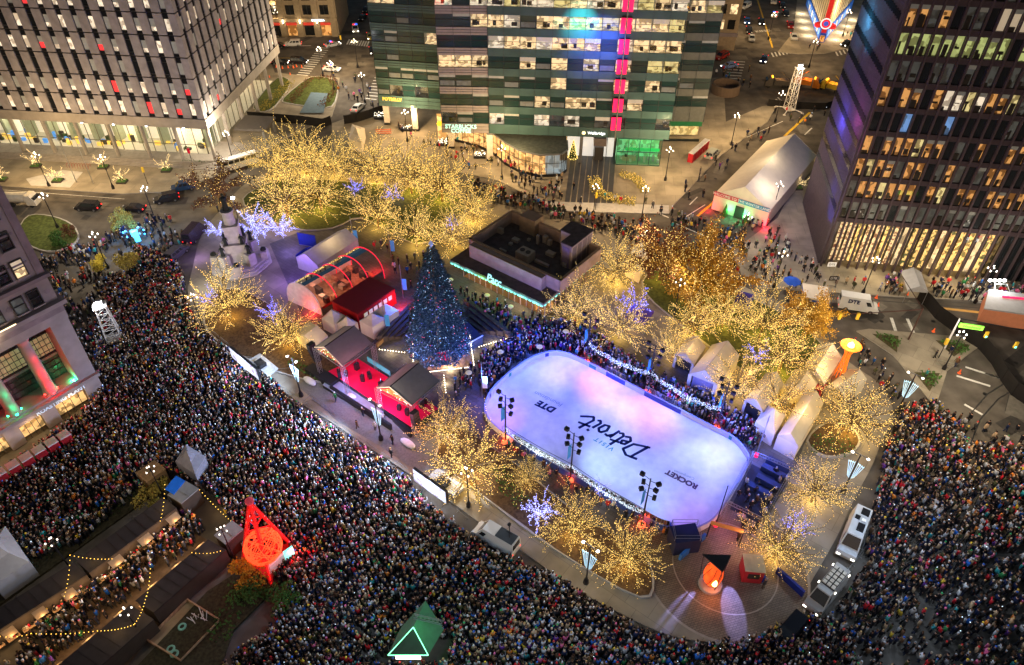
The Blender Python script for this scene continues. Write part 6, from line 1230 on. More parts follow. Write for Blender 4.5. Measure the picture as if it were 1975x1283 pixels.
m = MB(); a, b, c, d = W4((318, 944), (340, 918), (357, 928), 3.0); m.obox(a, b-a, d-a, ZZ*.08, mat('blue_tarp', (.01, .12, .55), .6)); [m.tube((p.x, p.y, .1), p, .04, .04, STEEL, 4) for p in (a, b, c, d)]; tag(m.build('blue_awning'), 'bright blue tarpaulin awning at the top end of the market row', 'awning')
yb = mat('yellow_festoon', (1, .75, .1), .4, em=3, emc=(1, .55, .08))
for i, (a, z0, b, z1, n_, lab) in enumerate((((135, 1071), 5, (216, 1078), 2.9, 16, 'from the left lamp post to the upper stall roof'), ((135, 1071), 5, (124, 1150), 2.9, 14, 'running down from the left lamp post'), ((318, 935), 5, (309, 1005), 2.9, 14, 'from the lamp post at the top of the market'), ((282, 1150), 3.5, (260, 1203), 5, 14, 'down to the lower lamp post'), ((188, 1217), 3, (258, 1205), 5, 16, 'from the floor of the lane to the lower lamp post'), ((370, 1066), 3, (425, 1063), 3.5, 12, 'at the top of the lower stall roof'), ((0, 1228), 3, (60, 1222), 3, 10, 'at the left edge of the picture'), ((60, 1222), 3, (188, 1217), 3, 20, 'across the lane near the bottom left'), ((385, 945), 2, (445, 1005), 2, 18, 'round the green arch beside the stalls'), ((290, 1080), 3.3, (283, 1150), 3.3, 14, 'across the lane in the middle of the market'))):
    bulbs((a, b), z0, z1, int(n_*.75), yb, .06, None, 'yellow festoon bulbs '+lab, .35); q = G(*a, z0).lerp(G(*b, z1), .5); lamp(q-ZZ*.3, 12, (1, .65, .25), None, .5, name='festoon_glow')
pn = thing('play_pen', 'timber edged play area with white poles and tyres beside the lower market stalls', 'play area', G(345, 1210, .1)); m = MB(); P_ = g2([(285, 1238), (362, 1160), (425, 1200), (350, 1278)], .12)
for a, b in zip(P_, P_[1:]+P_[:1]): m.obox(a, b-a, Vector((0, .15, 0)), ZZ*.5, WOOD)
m.prism([(p.x, p.y) for p in P_], .1, .16, mat('sand', (.3, .24, .14), .9)); m.build('timber_edge', pn); m = MB(); rnd = random.Random(8)
for i in range(12): q = G(372+i*2.6, 1188+rnd.random()*16, .2); m.tube(q, q+Vector((rnd.uniform(-.6, .6), rnd.uniform(-.3, .6), 1.1)), .05, .05, WHITE, 4)
m.build('white_poles', pn)
for px in ((330, 1253), (337, 1262), (352, 1210)): q = G(*px, .2); m = MB(); m.lathe([(.42, 0), (.48, .12), (.42, .24), (.26, .24), (.26, 0)], mat('mint_tyre', (.2, .45, .35), .7), 12, q); m.build('painted_tyre', pn)
# lit gable sign roof at the bottom edge
a, b, c, d = W4((722, 1300), (838, 1300), (800, 1236), 3.4); o = thing('welcome_booth', 'green lit gable front with a white sign at the bottom edge, among the crowd', 'booth', ((a.x+b.x)/2, (a.y+b.y)/2, .1))
ga, gb = G(748, 1264, 2.6), G(826, 1264, 2.6); gp = G(797, 1210, 4.6); GRL = mat('green_neon', (.2, 1, .5), .5, em=2.5, emc=(.25, 1, .5)); m = MB(); [m.tube(s_, e_, .05, .05, GRL, 5) for s_, e_ in ((ga, gp), (gp, gb), (ga, gb))]; m.build('neon_outline', o); m = MB(); bk = Vector((0, .5, 0)); m.face([ga+bk*.1, gb+bk*.1, gp+bk*.1], mat('gable_dark', (.03, .05, .04), .7)); rp = gp+Vector((1.0, 3, 0)); rp2 = gb+Vector((1.4, 2.8, 0)); m.face([gp, gb, rp2, rp], mat('dark_green_roof_lit_tint', (.05, .13, .07), .6)); m.face([ga, gp, rp, ga+Vector((1, 3, 0))], MATS['dark_green_roof_lit_tint']); m.build('roof', o)  # dark green roof painted greener to look lit by the neon
for g_ in (gb,): m = MB(); truss(m, Vector((gp.x, gp.y, 5))+Vector((0, 1, 0)), Vector((rp2.x, rp2.y, 4.0)), .4); m.build('truss', o)
m = MB(); sq = (ga+gb)/2; m.box((sq.x, sq.y-.1, 2.0), (2.6, .1, .6), WHITEB); m.build('sign_board', o); q = text_mesh('MONROE STREET', .3, BLACK, 'sign_letters', .01); put_text(q, Vector((sq.x, sq.y-.17, 2.3)), (1, 0, 0), ZZ, o)
lamp(gp+Vector((1.5, -1, 2)), 110, (.3, 1, .5), o, .4)
# tram stop and yellow platform edge at the right
o = tent('tram stop shelter with a red light strip and brown glowing inside at the right edge', (1897, 597), (1990, 610), (1996, 572), 2.9, 'flat', 0, PVCG, mat('rust_shelter', (.3, .1, .05), .6, em=.2, emc=(1, .35, .15)), name='tram_shelter', cat='tram shelter'); m = MB(); A, B = G(1932, 572, 3.2), G(1990, 577, 3.2); m.obox(A, B-A, Vector((0, -.3, 0)), ZZ*.15, REDL); m.build('light_strip', o)
m = MB(); q = G(1822, 671, .15); tq = Vector((q.x+3.6, q.y+1.0, 6.4)); m.tube(q, (q.x, q.y, 6.2), .16, .12, mat('white_mast', (.6, .6, .62), .5), 8); m.tube((q.x, q.y, 6.2), (q.x+10, q.y-3, 6.0), .1, .08, BLACK, 6); sgn = thing('sign_gantry', 'white mast with a long black arm and a green lit sign over the black fence', 'sign gantry', q); m.build('mast', sgn); m = MB(); s0 = G(1873, 631, 5.0); m.box((s0.x, s0.y, 4.7), (3.4, .25, .75), mat('green_lit_sign', (.3, 1, .1), .5, em=.8, emc=(.3, 1, .08)), -.25); m.build('lit_sign', sgn)
q = text_mesh('Woodward', .55, BLACK, 'sign_letters', .01); put_text(q, Vector((s0.x, s0.y, 5.08))+Vector((-.04, -.16, 0)), (math.cos(-.25), math.sin(-.25), 0), ZZ, sgn)
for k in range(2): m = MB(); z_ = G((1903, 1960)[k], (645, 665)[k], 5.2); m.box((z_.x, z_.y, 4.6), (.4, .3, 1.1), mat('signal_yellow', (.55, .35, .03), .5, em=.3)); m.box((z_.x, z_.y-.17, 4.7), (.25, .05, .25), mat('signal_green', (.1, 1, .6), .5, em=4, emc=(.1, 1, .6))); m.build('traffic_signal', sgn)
# ================================================================ VEHICLES
WHL = mat('tyre_black', (.02, .02, .02), .8); RIM = mat('wheel_rim', (.4, .4, .42), .3, .8); HLM = mat('headlight_lit', (1, 1, .95), .3, em=7, emc=(1, .95, .8)); HLO = mat('headlight_off', (.6, .6, .6), .2); TLM = mat('tail_light', (.7, .02, .02), .3, em=2.5, emc=(1, .02, .02)); CGL = mat('car_glass', (.015, .018, .022), .05, spec=.8, noise=0)
PROF = {'sedan': ([(-2.3, .35), (-2.35, .75), (-2.1, .95), (-1.3, 1.0), (.9, .98), (2.1, .8), (2.35, .6), (2.3, .3)], (-1.75, 1.45, -.95, .55, 1.45), 4.7, 1.82),
        'suv': ([(-2.35, .4), (-2.4, .9), (-2.25, 1.12), (1.0, 1.12), (2.2, 1.0), (2.42, .7), (2.35, .35)], (-2.3, 1.5, -2.05, .6, 1.85), 4.9, 1.95),
        'van': ([(-3.0, .4), (-3.05, 1.2), (-3.0, 1.35), (1.9, 1.35), (2.8, 1.1), (3.0, .75), (2.95, .35)], (-3.0, 2.25, -2.95, 1.35, 2.65), 6.0, 2.05),
        'bus': ([(-5.0, .4), (-5.05, 1.5), (-5.0, 1.6), (4.5, 1.6), (5.0, 1.4), (5.05, .8), (5.0, .35)], (-5.0, 4.9, -4.95, 4.5, 3.0), 10, 2.5)}
def extr(mb, prof, w_, m_, taper=.06):
    n = len(prof); zs = [z for _, z in prof]; zm = max(zs); vs = []
    for s in (-1, 1):
        for x, z_ in prof: k = 1-taper*(z_/zm if z_ > zm*.8 else 0); vs.append((x, s*w_/2*k, z_))
    mb.mesh(vs, [tuple(range(n)), tuple(range(2*n-1, n-1, -1))]+[(i, n+i, n+(i+1) % n, (i+1) % n) for i in range(n)], m_)
CARP = {}
def car_proto(kind, col, lights, extra=None):
    key = (kind, col, lights, extra)
    if key in CARP: return CARP[key]
    pr, (cb0, cf0, cb1, cf1, zt), L_, w_ = PROF[kind]; o = proto({'sedan': 'parked_car', 'suv': 'parked_car', 'van': 'van', 'bus': 'bus'}[kind]); paint = mat('paint_'+'%d_%d_%d' % tuple(int(c*255) for c in col), col, .25, .1, noise=.04, spec=.6)
    m = MB(); extr(m, pr, w_, paint); zb = max(z for _, z in pr)-.03; a, b = w_*.47, w_*.39
    lo = [(cb0, -a, zb), (cf0, -a, zb), (cf0, a, zb), (cb0, a, zb)]; hi = [(cb1, -b, zt), (cf1, -b, zt), (cf1, b, zt), (cb1, b, zt)]
    m.mesh(lo+hi, [(4, 5, 6, 7), (0, 1, 5, 4), (1, 2, 6, 5), (2, 3, 7, 6), (3, 0, 4, 7)], paint); m.build('body', o)
    g_ = MB()
    def gq(i, j, u0, u1, v0, v1):
        A, B, C_, D = (Vector(lo[i]), Vector(lo[j]), Vector(hi[j]), Vector(hi[i])); nn = (B-A).cross(D-A).normalized()*.012
        f = lambda u, v: (A.lerp(B, u)).lerp(D.lerp(C_, u), v)+nn
        g_.face([f(u0, v0), f(u1, v0), f(u1, v1), f(u0, v1)], CGL)
    gq(1, 2, .06, .94, .08, .92); gq(3, 0, .08, .92, .15, .85)
    if kind == 'bus':
        for k in range(6):
            u0 = .06+k*.15; gq(0, 1, u0, u0+.13, .25, .8); gq(2, 3, u0, u0+.13, .25, .8)
    elif kind == 'van': gq(0, 1, .8, .94, .1, .62); gq(2, 3, .06, .2, .1, .62)
    else:
        for u0, u1 in ((.1, .36), (.4, .64), (.68, .88)): gq(0, 1, u0, u1, .15, .85); gq(2, 3, 1-u1, 1-u0, .15, .85)
    g_.build('windows', o)
    for x in (-L_*.31, L_*.31):
        for s in (-1, 1):
            w = MB(); w.tube((x, s*w_*.5, .36), (x, s*(w_*.5-.24), .36), .36, .36, WHL, 12); wo = w.build('wheel', o); r = MB(); r.tube((x, s*(w_*.5+.01), .36), (x, s*(w_*.5-.03), .36), .2, .2, RIM, 10); r.build('rim', wo)
    for s in (-1, 1):
        h = MB(); h.box((L_/2-.05, s*w_*.36, .62), (.16, .36, .16), HLM if lights else HLO); h.build('headlight', o); t = MB(); t.box((-L_/2+.02, s*w_*.4, .8), (.12, .22, .2), TLM); t.build('tail_light', o)
    if extra == 'police': m = MB(); m.box((-.3, -.35, zt), (.3, .7, .12), mat('beacon_red', (1, 0, 0), .4, em=4, emc=(1, .02, .02))); m.box((-.3, .35, zt), (.3, .7, .12), mat('beacon_blue', (0, .1, 1), .4, em=5, emc=(.02, .1, 1))); m.build('beacon_bar', o)
    if extra == 'panel': m = MB(); m.box((-1.6, 0, zt), (2.4, 1.5, .06), mat('solar_panel', (.05, .06, .07), .3)); m.tube((-2.0, 0, zt), (-2.0, 0, zt+2.6), .06, .05, BLACK, 5); m.tube((-2.4, 0, zt+1), (-1.6, 0, zt+1), .04, .04, BLACK, 4); m.box((-2, 0, zt+2.5), (.3, .3, .35), BLACK); m.build('roof_mast', o)
    if extra == 'camper':
        m = MB(); [m.box((x, y, zt), (sx, sy, .14), BLACK) for x, y, sx, sy in ((-2.2, .2, .9, .8), (-1.1, -.35, .5, .5), (.1, .25, 1.1, .7))]; m.box((-.9, .3, zt), (.4, .4, .25), WHITE); m.build('roof_vents', o)
    if extra == 'rack': m = MB(); m.box((-.9, 0, zt), (3.0, 1.5, .1), BLACK); [m.box((-2.1+i*.6, -.5+j*.5, zt+.1), (.45, .38, .12), mat('crate_lid_cream', (.5, .45, .35), .6)) for i in range(5) for j in range(3)]; [m.box((x, s*.95, zt-.2), (.25, .08, .12), HLM) for x in (-2.4, .6) for s in (-1, 1)]; m.build('roof_rack', o)
    CARP[key] = o; return o
def car(label, px, hd, kind, col, lights=False, extra=None, cat='car', z=.012, s=1, group=None):
    q = G(*px, z); h = G(*hd, z); return place(car_proto(kind, col, lights, extra), q, math.atan2(h.y-q.y, h.x-q.x), label, cat, group, s)
K_ = (.012, .012, .015); W_ = (.6, .6, .58); BU = (.02, .06, .25); SV = (.3, .31, .32); RD_ = (.25, .015, .012)
for a in (('black suv parked on the street left of the yellow leaved tree', (172, 404), (120, 402), 'suv', K_), ('dark car behind the yellow leaved tree', (259, 407), (200, 405), 'sedan', K_), ('dark glossy suv parked nearest the brown tree, front of the pair', (323, 388), (280, 396), 'suv', K_), ('blue tinted dark car parked just behind the dark glossy suv', (355, 366), (320, 372), 'suv', (.02, .05, .12)),
          ('white suv parked before the beige shops at the top', (566, 89), (540, 90), 'suv', W_), ('dark car by the colonnade of the beige shops', (535, 92), (500, 92), 'sedan', K_), ('dark car standing among cones, left of the pair at the crossing', (541, 124), (560, 124), 'sedan', K_, True), ('dark suv standing among cones, right of the pair at the crossing', (577, 123), (610, 124), 'suv', K_, True),
          ('white police car below the zebra crossing at the top', (640, 137), (680, 140), 'sedan', W_, True, 'police'), ('white and dark police car above the zebra crossing at the top', (642, 90), (670, 84), 'sedan', (.4, .42, .45), True, 'police'), ('white car beside the left corner of the glass building', (691, 212), (705, 200), 'sedan', W_), ('taxi with bright headlights facing down beside the glass building', (714, 74), (718, 90), 'sedan', (.3, .25, .05), True), ('dark car with bright headlights by the left edge of the glass building', (719, 102), (724, 118), 'sedan', K_, True),
          ('black car high up in the left side street, nearer one', (700, 38), (690, 50), 'sedan', K_), ('black car high up in the left side street, farther one', (707, 22), (698, 34), 'sedan', K_), ('police car with coloured lights at the top left crossing', (686, 60), (688, 75), 'suv', W_, True, 'police'),
          ('white car at the very top of the right side street', (1437, 16), (1425, 22), 'suv', W_), ('dark blue car driving down the right side street', (1440, 44), (1440, 58), 'sedan', BU, True), ('dark car waiting beside the yellow centre line', (1468, 46), (1470, 60), 'sedan', K_, True), ('white police car right of the yellow centre line', (1494, 32), (1500, 20), 'sedan', W_, True, 'police'), ('dark car in the queue left of the lane lettering, farther one', (1444, 62), (1446, 76), 'sedan', K_), ('dark car in the queue left of the lane lettering, nearer one', (1449, 77), (1450, 90), 'sedan', SV),
          ('dark red suv at the corner right of the glass building', (1391, 113), (1380, 118), 'suv', RD_), ('blue and white car on the zebra crossing by the glass building', (1406, 131), (1390, 134), 'sedan', (.2, .3, .6), True), ('dark blue car turning at the zebra crossing', (1473, 118), (1468, 130), 'sedan', (.02, .03, .1), True), ('white van at the top of the parked row beside the wedge building', (1491, 6), (1492, 16), 'suv', W_), ('dark parked car in the row by the wedge building, topmost', (1508, 14), (1512, 28), 'sedan', K_), ('dark parked car in the row by the wedge building, second', (1515, 30), (1519, 44), 'sedan', K_), ('dark red parked car in the row by the wedge building, third', (1523, 52), (1527, 66), 'sedan', RD_), ('white parked car at the end of the row by the wedge building', (1530, 75), (1534, 88), 'sedan', W_),
          ('black car with bright lights right of the wedge building', (1632, 88), (1620, 94), 'sedan', K_, True), ('pale suv parked by the red toilet row', (1373, 302), (1385, 290), 'suv', (.4, .42, .36)), ('dark suv hemmed in by the crowd below the round plaza', (1520, 1222), (1500, 1245), 'suv', K_, False, None)): car(*a)
car('dark violet box van parked left of the monument', (378, 458), (392, 442), 'van', (.03, .02, .04), cat='van'); car('dark suv left of the monument, lower one beside the crowd', (343, 494), (362, 478), 'suv', (.06, .06, .08))
car('white panel van with a dark roof panel and mast at the crowd edge', (956, 1046), (922, 1026), 'van', W_, False, 'panel', 'van', s=1.0); q = G(966, 1052, 1.2)
car('white delivery van with dark side lettering on the right hand street', (1652, 596), (1690, 602), 'van', W_, False, None, 'van', s=1.05)
q = text_mesh('DTE', .95, mat('van_lettering', (.02, .03, .08), .5), 'van_lettering', .01, .03); vv = [o for o in bpy.data.objects if o.get('label', '').startswith('white delivery van')][0]; q.data.transform(Matrix.Translation((-1.0, 0, 1.95)) @ Matrix.Rotation(math.pi/2, 4, 'X')); q.data.transform(Matrix.Translation((0, -1.02, 0))); q.parent = vv
car('white camper van with roof hatches in the right lane', (1641, 1042), (1626, 1082), 'van', (.55, .57, .58), True, 'camper', 'camper van', s=1.12); car('silver van with a roof rack of pale crates in the right lane', (1588, 1150), (1562, 1182), 'van', (.42, .4, .36), True, 'rack', 'van', s=1.05)
car('white shuttle bus between the grey tower and the north grove', (462, 322), (425, 333), 'bus', W_, False, None, 'bus', s=.85)
for lab, px, hd, c_ in (('cream tanker truck at the left edge behind the lawn', (45, 395), (95, 396), (.5, .46, .38)), ('orange works truck behind the black fence in the upper right street', (1553, 168), (1580, 172), (.5, .16, .02)), ('yellow works truck under the dark tower wall in the upper right street', (1604, 176), (1590, 172), (.45, .3, .03)), ('dark works truck left of the orange one', (1500, 168), (1470, 166), (.08, .07, .06))):
    q, h = G(*px, .02), G(*hd, .02); o = thing('works_truck', lab, 'truck', q, math.atan2(h.y-q.y, h.x-q.x)); off = o.location.copy(); pm = mat('truck_paint_%d' % px[0], c_, .4)
    def T_(mb, nm, par=o): 
        mb.v = [(x+off.x, y+off.y, z_+off.z) for x, y, z_ in mb.v]; return mb.build(nm, par)
    m = MB(); extr(m, [(1.6, .5), (1.6, 2.6), (2.6, 2.6), (3.4, 1.5), (3.5, .5)], 2.3, pm); T_(m, 'cab'); m = MB(); m.tube((-3.2, 0, 1.7), (1.4, 0, 1.7), 1.05, 1.05, pm, 14) if px[0] == 45 else m.box((-1, 0, .9), (4.6, 2.2, 1.2), pm); T_(m, 'body')
    m = MB(); m.box((3.0, 0, 1.6), (.9, 2.0, .5), CGL); T_(m, 'windscreen')
    for x in (-2.6, -1.4, 2.5):
        for s_ in (-1, 1): m = MB(); m.tube((x, s_*1.1, .5), (x, s_*.8, .5), .5, .5, WHL, 10); T_(m, 'wheel')
    if px[0] > 1000: m = MB(); m.box((1.9, 0, 2.6), (.3, 1.2, .2), mat('amber_beacon', (1, .5, 0), .4, em=6, emc=(1, .4, .02))); m.tube((-2.8, 0, 2.0), (0, .3, 4.2), .14, .1, pm, 5); T_(m, 'boom'); lamp(q+ZZ*3.2, 90, (1, .45, .1), None, .3, name='beacon_glow')
# portable toilets
tp = proto('portable_toilet'); m = MB(); m.box((0, 0, .05), (1.15, 1.15, 2.1), mat('toilet_red', (.42, .02, .03), .5)); m.build('cabin', tp); m = MB(); m.prism([(-.62, -.62), (.62, -.62), (.62, .62), (-.62, .62)], 2.15, 2.25, mat('toilet_roof', (.6, .6, .58), .5)); [m.box((-.45+.18*i, 0, 2.25), (.06, 1.1, .06), MATS['toilet_roof']) for i in range(6)]; m.build('roof', tp); m = MB(); m.box((0, -.59, .15), (.85, .04, 1.9), mat('toilet_door', (.3, .015, .02), .5)); m.build('door', tp)
A, B = G(14, 935, .1), G(136, 862, .1); az_ = math.atan2(B.y-A.y, B.x-A.x); ORD = ['first', 'second', 'third', 'fourth', 'fifth', 'sixth', 'seventh', 'eighth', 'ninth', 'tenth', 'eleventh', 'twelfth']
nt_ = int((B-A).length/1.32)
for i in range(nt_): place(tp, A.lerp(B, i/(nt_-1)), az_, f'{ORD[i] if i < 12 else "last"} red portable toilet from the left in the row before the stone building', 'portable toilet', 'red toilets before the stone building', 1.14)
A, B = G(1332, 312, .1), G(1359, 288, .1); az_ = math.atan2(B.y-A.y, B.x-A.x)
for i in range(6): place(tp, A.lerp(B, i/5), az_, f'{ORD[i]} red portable toilet from the left in the row by the white marquee', 'portable toilet', 'red toilets by the marquee')
# ================================================================ STREET FURNITURE
LG = mat('lamp_globe', (1, .97, .9), .4, em=1.7, emc=(1, .9, .74))
sp = proto('street_lamp'); m = MB(); m.lathe([(.32, 0), (.3, .6), (.16, .9), (.1, 1.3), (.07, 6.6)], BLACK, 8); m.build('pole', sp); m = MB(); m.tube((-.7, 0, 6.7), (.7, 0, 6.7), .04, .04, BLACK, 5); m.tube((0, -.7, 6.7), (0, .7, 6.7), .04, .04, BLACK, 5); m.tube((0, 0, 6.5), (0, 0, 7.4), .05, .05, BLACK, 5); m.build('arm', sp)
for x, y, z_ in ((-.7, 0, 6.75), (.7, 0, 6.75), (0, -.7, 6.75), (0, .7, 6.75), (0, 0, 7.4)): m = MB(); m.lathe([(.05, 0), (.11, .07), (.12, .19), (.06, .3), (.02, .34)], LG, 8, (x, y, z_)); m.build('globe', sp)
wb = proto('banner_lamp'); m = MB(); m.lathe([(.36, 0), (.32, .6), (.18, .9), (.11, 1.3), (.08, 7.6)], BLACK, 8); m.build('pole', wb); m = MB(); m.tube((-.9, 0, 7.5), (.9, 0, 7.5), .05, .05, BLACK, 5); m.build('arm', wb)
for s in (-1, 1):
    m = MB(); m.lathe([(.16, 0), (.22, .1), (.08, .22)], LG, 8, (s*.95, 0, 7.3)); m.build('lamp_head', wb); m = MB(); P_ = [(s*.15, 3.0), (s*.4, 3.6), (s*.95, 5.7), (s*.2, 5.9)]
    for t_ in (0, .33, .66, 1): a, b = (P_[0][0]*(1-t_)+P_[1][0]*t_, 3.0+.3*t_), (P_[3][0]*(1-t_)+P_[2][0]*t_, 6.1-.2*t_); m.tube((a[0], 0, a[1]), (b[0], 0, b[1]), .035, .035, mat('wing_light', (.5, .8, 1), .5, em=1.0, emc=(.5, .8, 1)), 4)
    m.tube((P_[2][0], 0, P_[2][1]), (P_[3][0], 0, P_[3][1]), .035, .035, MATS['wing_light'], 4); m.obox((P_[0][0], .02, 3.05), (s*.25, 0, .2), (0, -.04, 0), (s*.3, 0, 2.4), mat('wing_cloth', (.35, .45, .55), .6, em=.05, emc=(.5, .75, 1))); m.build('wing_banner', wb)
LW_ = (1, .68, .34); LC_ = (1, .85, .66)
for i, (x, y, k, c_, e, lab) in enumerate((
 (95, 359, 0, LW_, 1, 'left of the pair before the grey tower lobby'), (219, 364, 0, LW_, 1, 'right of the pair before the grey tower lobby'), (300, 426, 0, LC_, 1, 'beside the parked dark suv and yellow leaved tree'), (451, 316, 0, LC_, .8, 'behind the white shuttle bus'), (394, 639, 0, LC_, 1, 'on the curved pavement left of the lit tree under the monument'),
 (904, 977, 0, LC_, 1, 'in front of the big golden tree behind the lower screen'), (1237, 426, 0, LW_, 1, 'below the crescent planters of the glass building'), (1144, 421, 0, LW_, 1, 'with a blue banner at the dark striped crossing'), (1283, 348, 0, LW_, 1, 'at the right corner of the green glass shop'), (968, 345, 0, LW_, 1, 'before the curved amber shop window'), (786, 273, 0, LW_, 1, 'at the left shop entrance of the glass building'),
 (1410, 280, 0, LW_, 1, 'among the bare saplings left of the white marquee'), (1488, 417, 0, LC_, .45, 'at the front right corner of the white marquee'), (623, 146, 0, LW_, 1, 'by the zebra crossing at the top left'), (645, 174, 0, LC_, 1, 'beside the sunken garden at the top left'), (704, 198, 0, LC_, .8, 'at the left rear corner of the glass building'),
 (112, 440, 0, LC_, 1, 'on the lawn of the left traffic island'), (208, 517, 0, LC_, 1.2, 'between the two yellow trees at the left'), (1492, 554, 0, LC_, .8, 'on the pavement left of the dark tower'), (1428, 480, 0, LC_, .8, 'at the kerb below the white marquee'), (1237, 515, 0, LC_, .6, 'behind the restaurant roof tower'), (1664, 566, 0, LC_, .8, 'before the glittering lobby of the dark tower'), (1880, 584, 0, LC_, .8, 'left of the tram shelter at the right'), (1495, 235, 0, LW_, .8, 'left of the white lattice mast in the upper right'), (1300, 610, 0, LC_, .5, 'inside the east grove under the amber tree'), (1820, 712, 0, LC_, .8, 'on the traffic island at the right'),
 (1482, 76, 0, LW_, .7, 'beside the lane lettering in the top right street'), (1625, 70, 0, LW_, .8, 'at the right flank of the wedge building'), (1400, 60, 0, LW_, .6, 'against the beige side facade at the top'), (540, 70, 0, LW_, .6, 'in front of the beige shops at the top'), (690, 130, 0, LW_, .6, 'between the crossings in the top left street'), (1560, 130, 0, LW_, .8, 'in the junction above the works trucks'),
 (735, 848, 1, LC_, 1, 'before the right stage roof'), (581, 764, 1, LC_, 1, 'left of the stage by the trailer'), (1130, 1124, 1, LC_, 1, 'on the pavement below the round golden trees'), (1730, 795, 1, LC_, .8, 'at the right tip of the park'), (1625, 950, 1, LC_, .8, 'above the camper van'),
 (138, 1100, 2, LC_, .9, 'at the left of the market lane with festoon bulbs'), (278, 1232, 2, LC_, .9, 'at the lower market stalls by the play area'), (318, 962, 2, LC_, .7, 'at the top end of the upper market row'), (452, 1078, 2, LC_, .7, 'between the market and the red tower'))):
    z0 = .13; q = G(x, y, z0); place(sp if k != 1 else wb, q, .4+i*.3 if k != 1 else AZ, ('black street lamp ' if k != 1 else 'tall lamp with glowing blue wing banners ')+lab, 'street lamp', 'black globe street lamps' if k != 1 else 'lamps with wing banners', 1.0 if k < 2 else .85)
    lamp(q+ZZ*(8.4 if k != 1 else 8.6), (2400 if y < 360 else 1100 if y < 600 or x > 1780 else 480)*e if k < 2 else 160, c_, None, .45, name='street_lamp_light')
flg = [(745, 645, 'with blue banner beside the left stage roof'), (930, 765, 'white flagpole at the left end of the rink'), (778, 575, 'with blue banner left of the giant christmas tree'), (685, 480, 'with blue banner behind the grey tent'), (755, 500, 'with red and blue banners behind the vaulted tent')]
for i, (x, y, lab) in enumerate(flg):
    q = G(x, y, .15); o = thing('banner_pole', 'slim pole '+lab, 'banner pole', q); m = MB(); m.tube(q, q+ZZ*7, .07, .05, STEEL, 6); m.build('pole', o); m = MB(); m.box((q.x+.45, q.y, 1.9), (.7, .05, 2.3), mat('sky_blue_banner', (.06, .3, .55), .6) if i != 1 else WHITE); m.build('banner', o)
for (a, b), lab in ((((1380, 1014), (1399, 935)), 'black leaning mast at the near right end of the rink'), (((1458, 880), (1474, 838)), 'white flag mast at the far right end of the rink')):
    q = G(*a, .15); m = MB(); m.tube(q, q+ZZ*8, .09, .05, BLACK if 'black' in lab else STEEL, 6); m.lathe([(.3, 0), (.3, .5)], REDL, 6, q); tag(m.build('mast'), lab, 'mast')
for x, y, col, lab in ((1599, 533, WHITE, 'white flag on a pole over the pavement crowd'), (1602, 560, FURN, 'dark flag on a pole beside the blue valance canopy')):
    q = G(x+4, y+6, .13); o = thing('flag', lab, 'flag', q); m = MB(); m.tube(q, q+ZZ*4, .04, .04, STEEL, 5); m.build('pole', o); m = MB(); m.box((q.x-.75, q.y, 2.9), (1.5, .04, .9), col); m.build('cloth', o); t_ = text_mesh('DTE', .6, BLACK if col is WHITE else WHITE, 'flag_lettering', .01); put_text(t_, (q.x-.75, q.y-.04, 3.35), (1, 0, 0), ZZ, o)
m = MB(); a, b = G(1755, 656, .15), G(1792, 545, .15); q = G(1729, 660, .15); q = G(1752, 655, .15); o = thing('signal_gantry', 'dark mast arm with yellow traffic signals across the right hand street', 'traffic signal', q); e_ = G(1640, 606, 6.0); m.tube(q, q+ZZ*6.5, .14, .1, mat('brown_steel', (.06, .03, .025), .5), 6); m.tube(q+ZZ*6.2, e_, .1, .06, MATS['brown_steel'], 5); m.tube(q+ZZ*6.3, q+Vector((-.8, 7, 7.4)), .08, .06, MATS['brown_steel'], 5); m.build('mast', o)
for x in (1620, 1655): m = MB(); k = G(x, 610, 5.6); m.box((k.x, k.y, 5.0), (.4, .35, 1.15), mat('signal_yellow', (.55, .35, .03), .5, em=.3)); m.build('signal_head', o)
for i, (x, y, lab) in enumerate(((1148, 405, 'signal at the dark striped crossing'), (1400, 480, 'signal at the kerb below the marquee'), (285, 355, 'signal on the street left of the suvs'), (372, 318, 'red sign on the grey tower forecourt'), (660, 95, 'signal in the top left street'), (1810, 690, 'signal on the traffic island'))):
    q = G(x, y, .13); o = thing('traffic_signal', ('yellow traffic '+lab) if i != 3 else 'small '+lab, 'traffic signal' if i != 3 else 'street sign', q); m = MB(); m.tube(q, q+ZZ*3.6, .07, .06, BLACK, 5); m.build('pole', o); m = MB(); m.box((q.x, q.y, 2.9), (.4, .35, 1.1), MATS['signal_yellow'] if i != 3 else REDC); m.build('head', o)
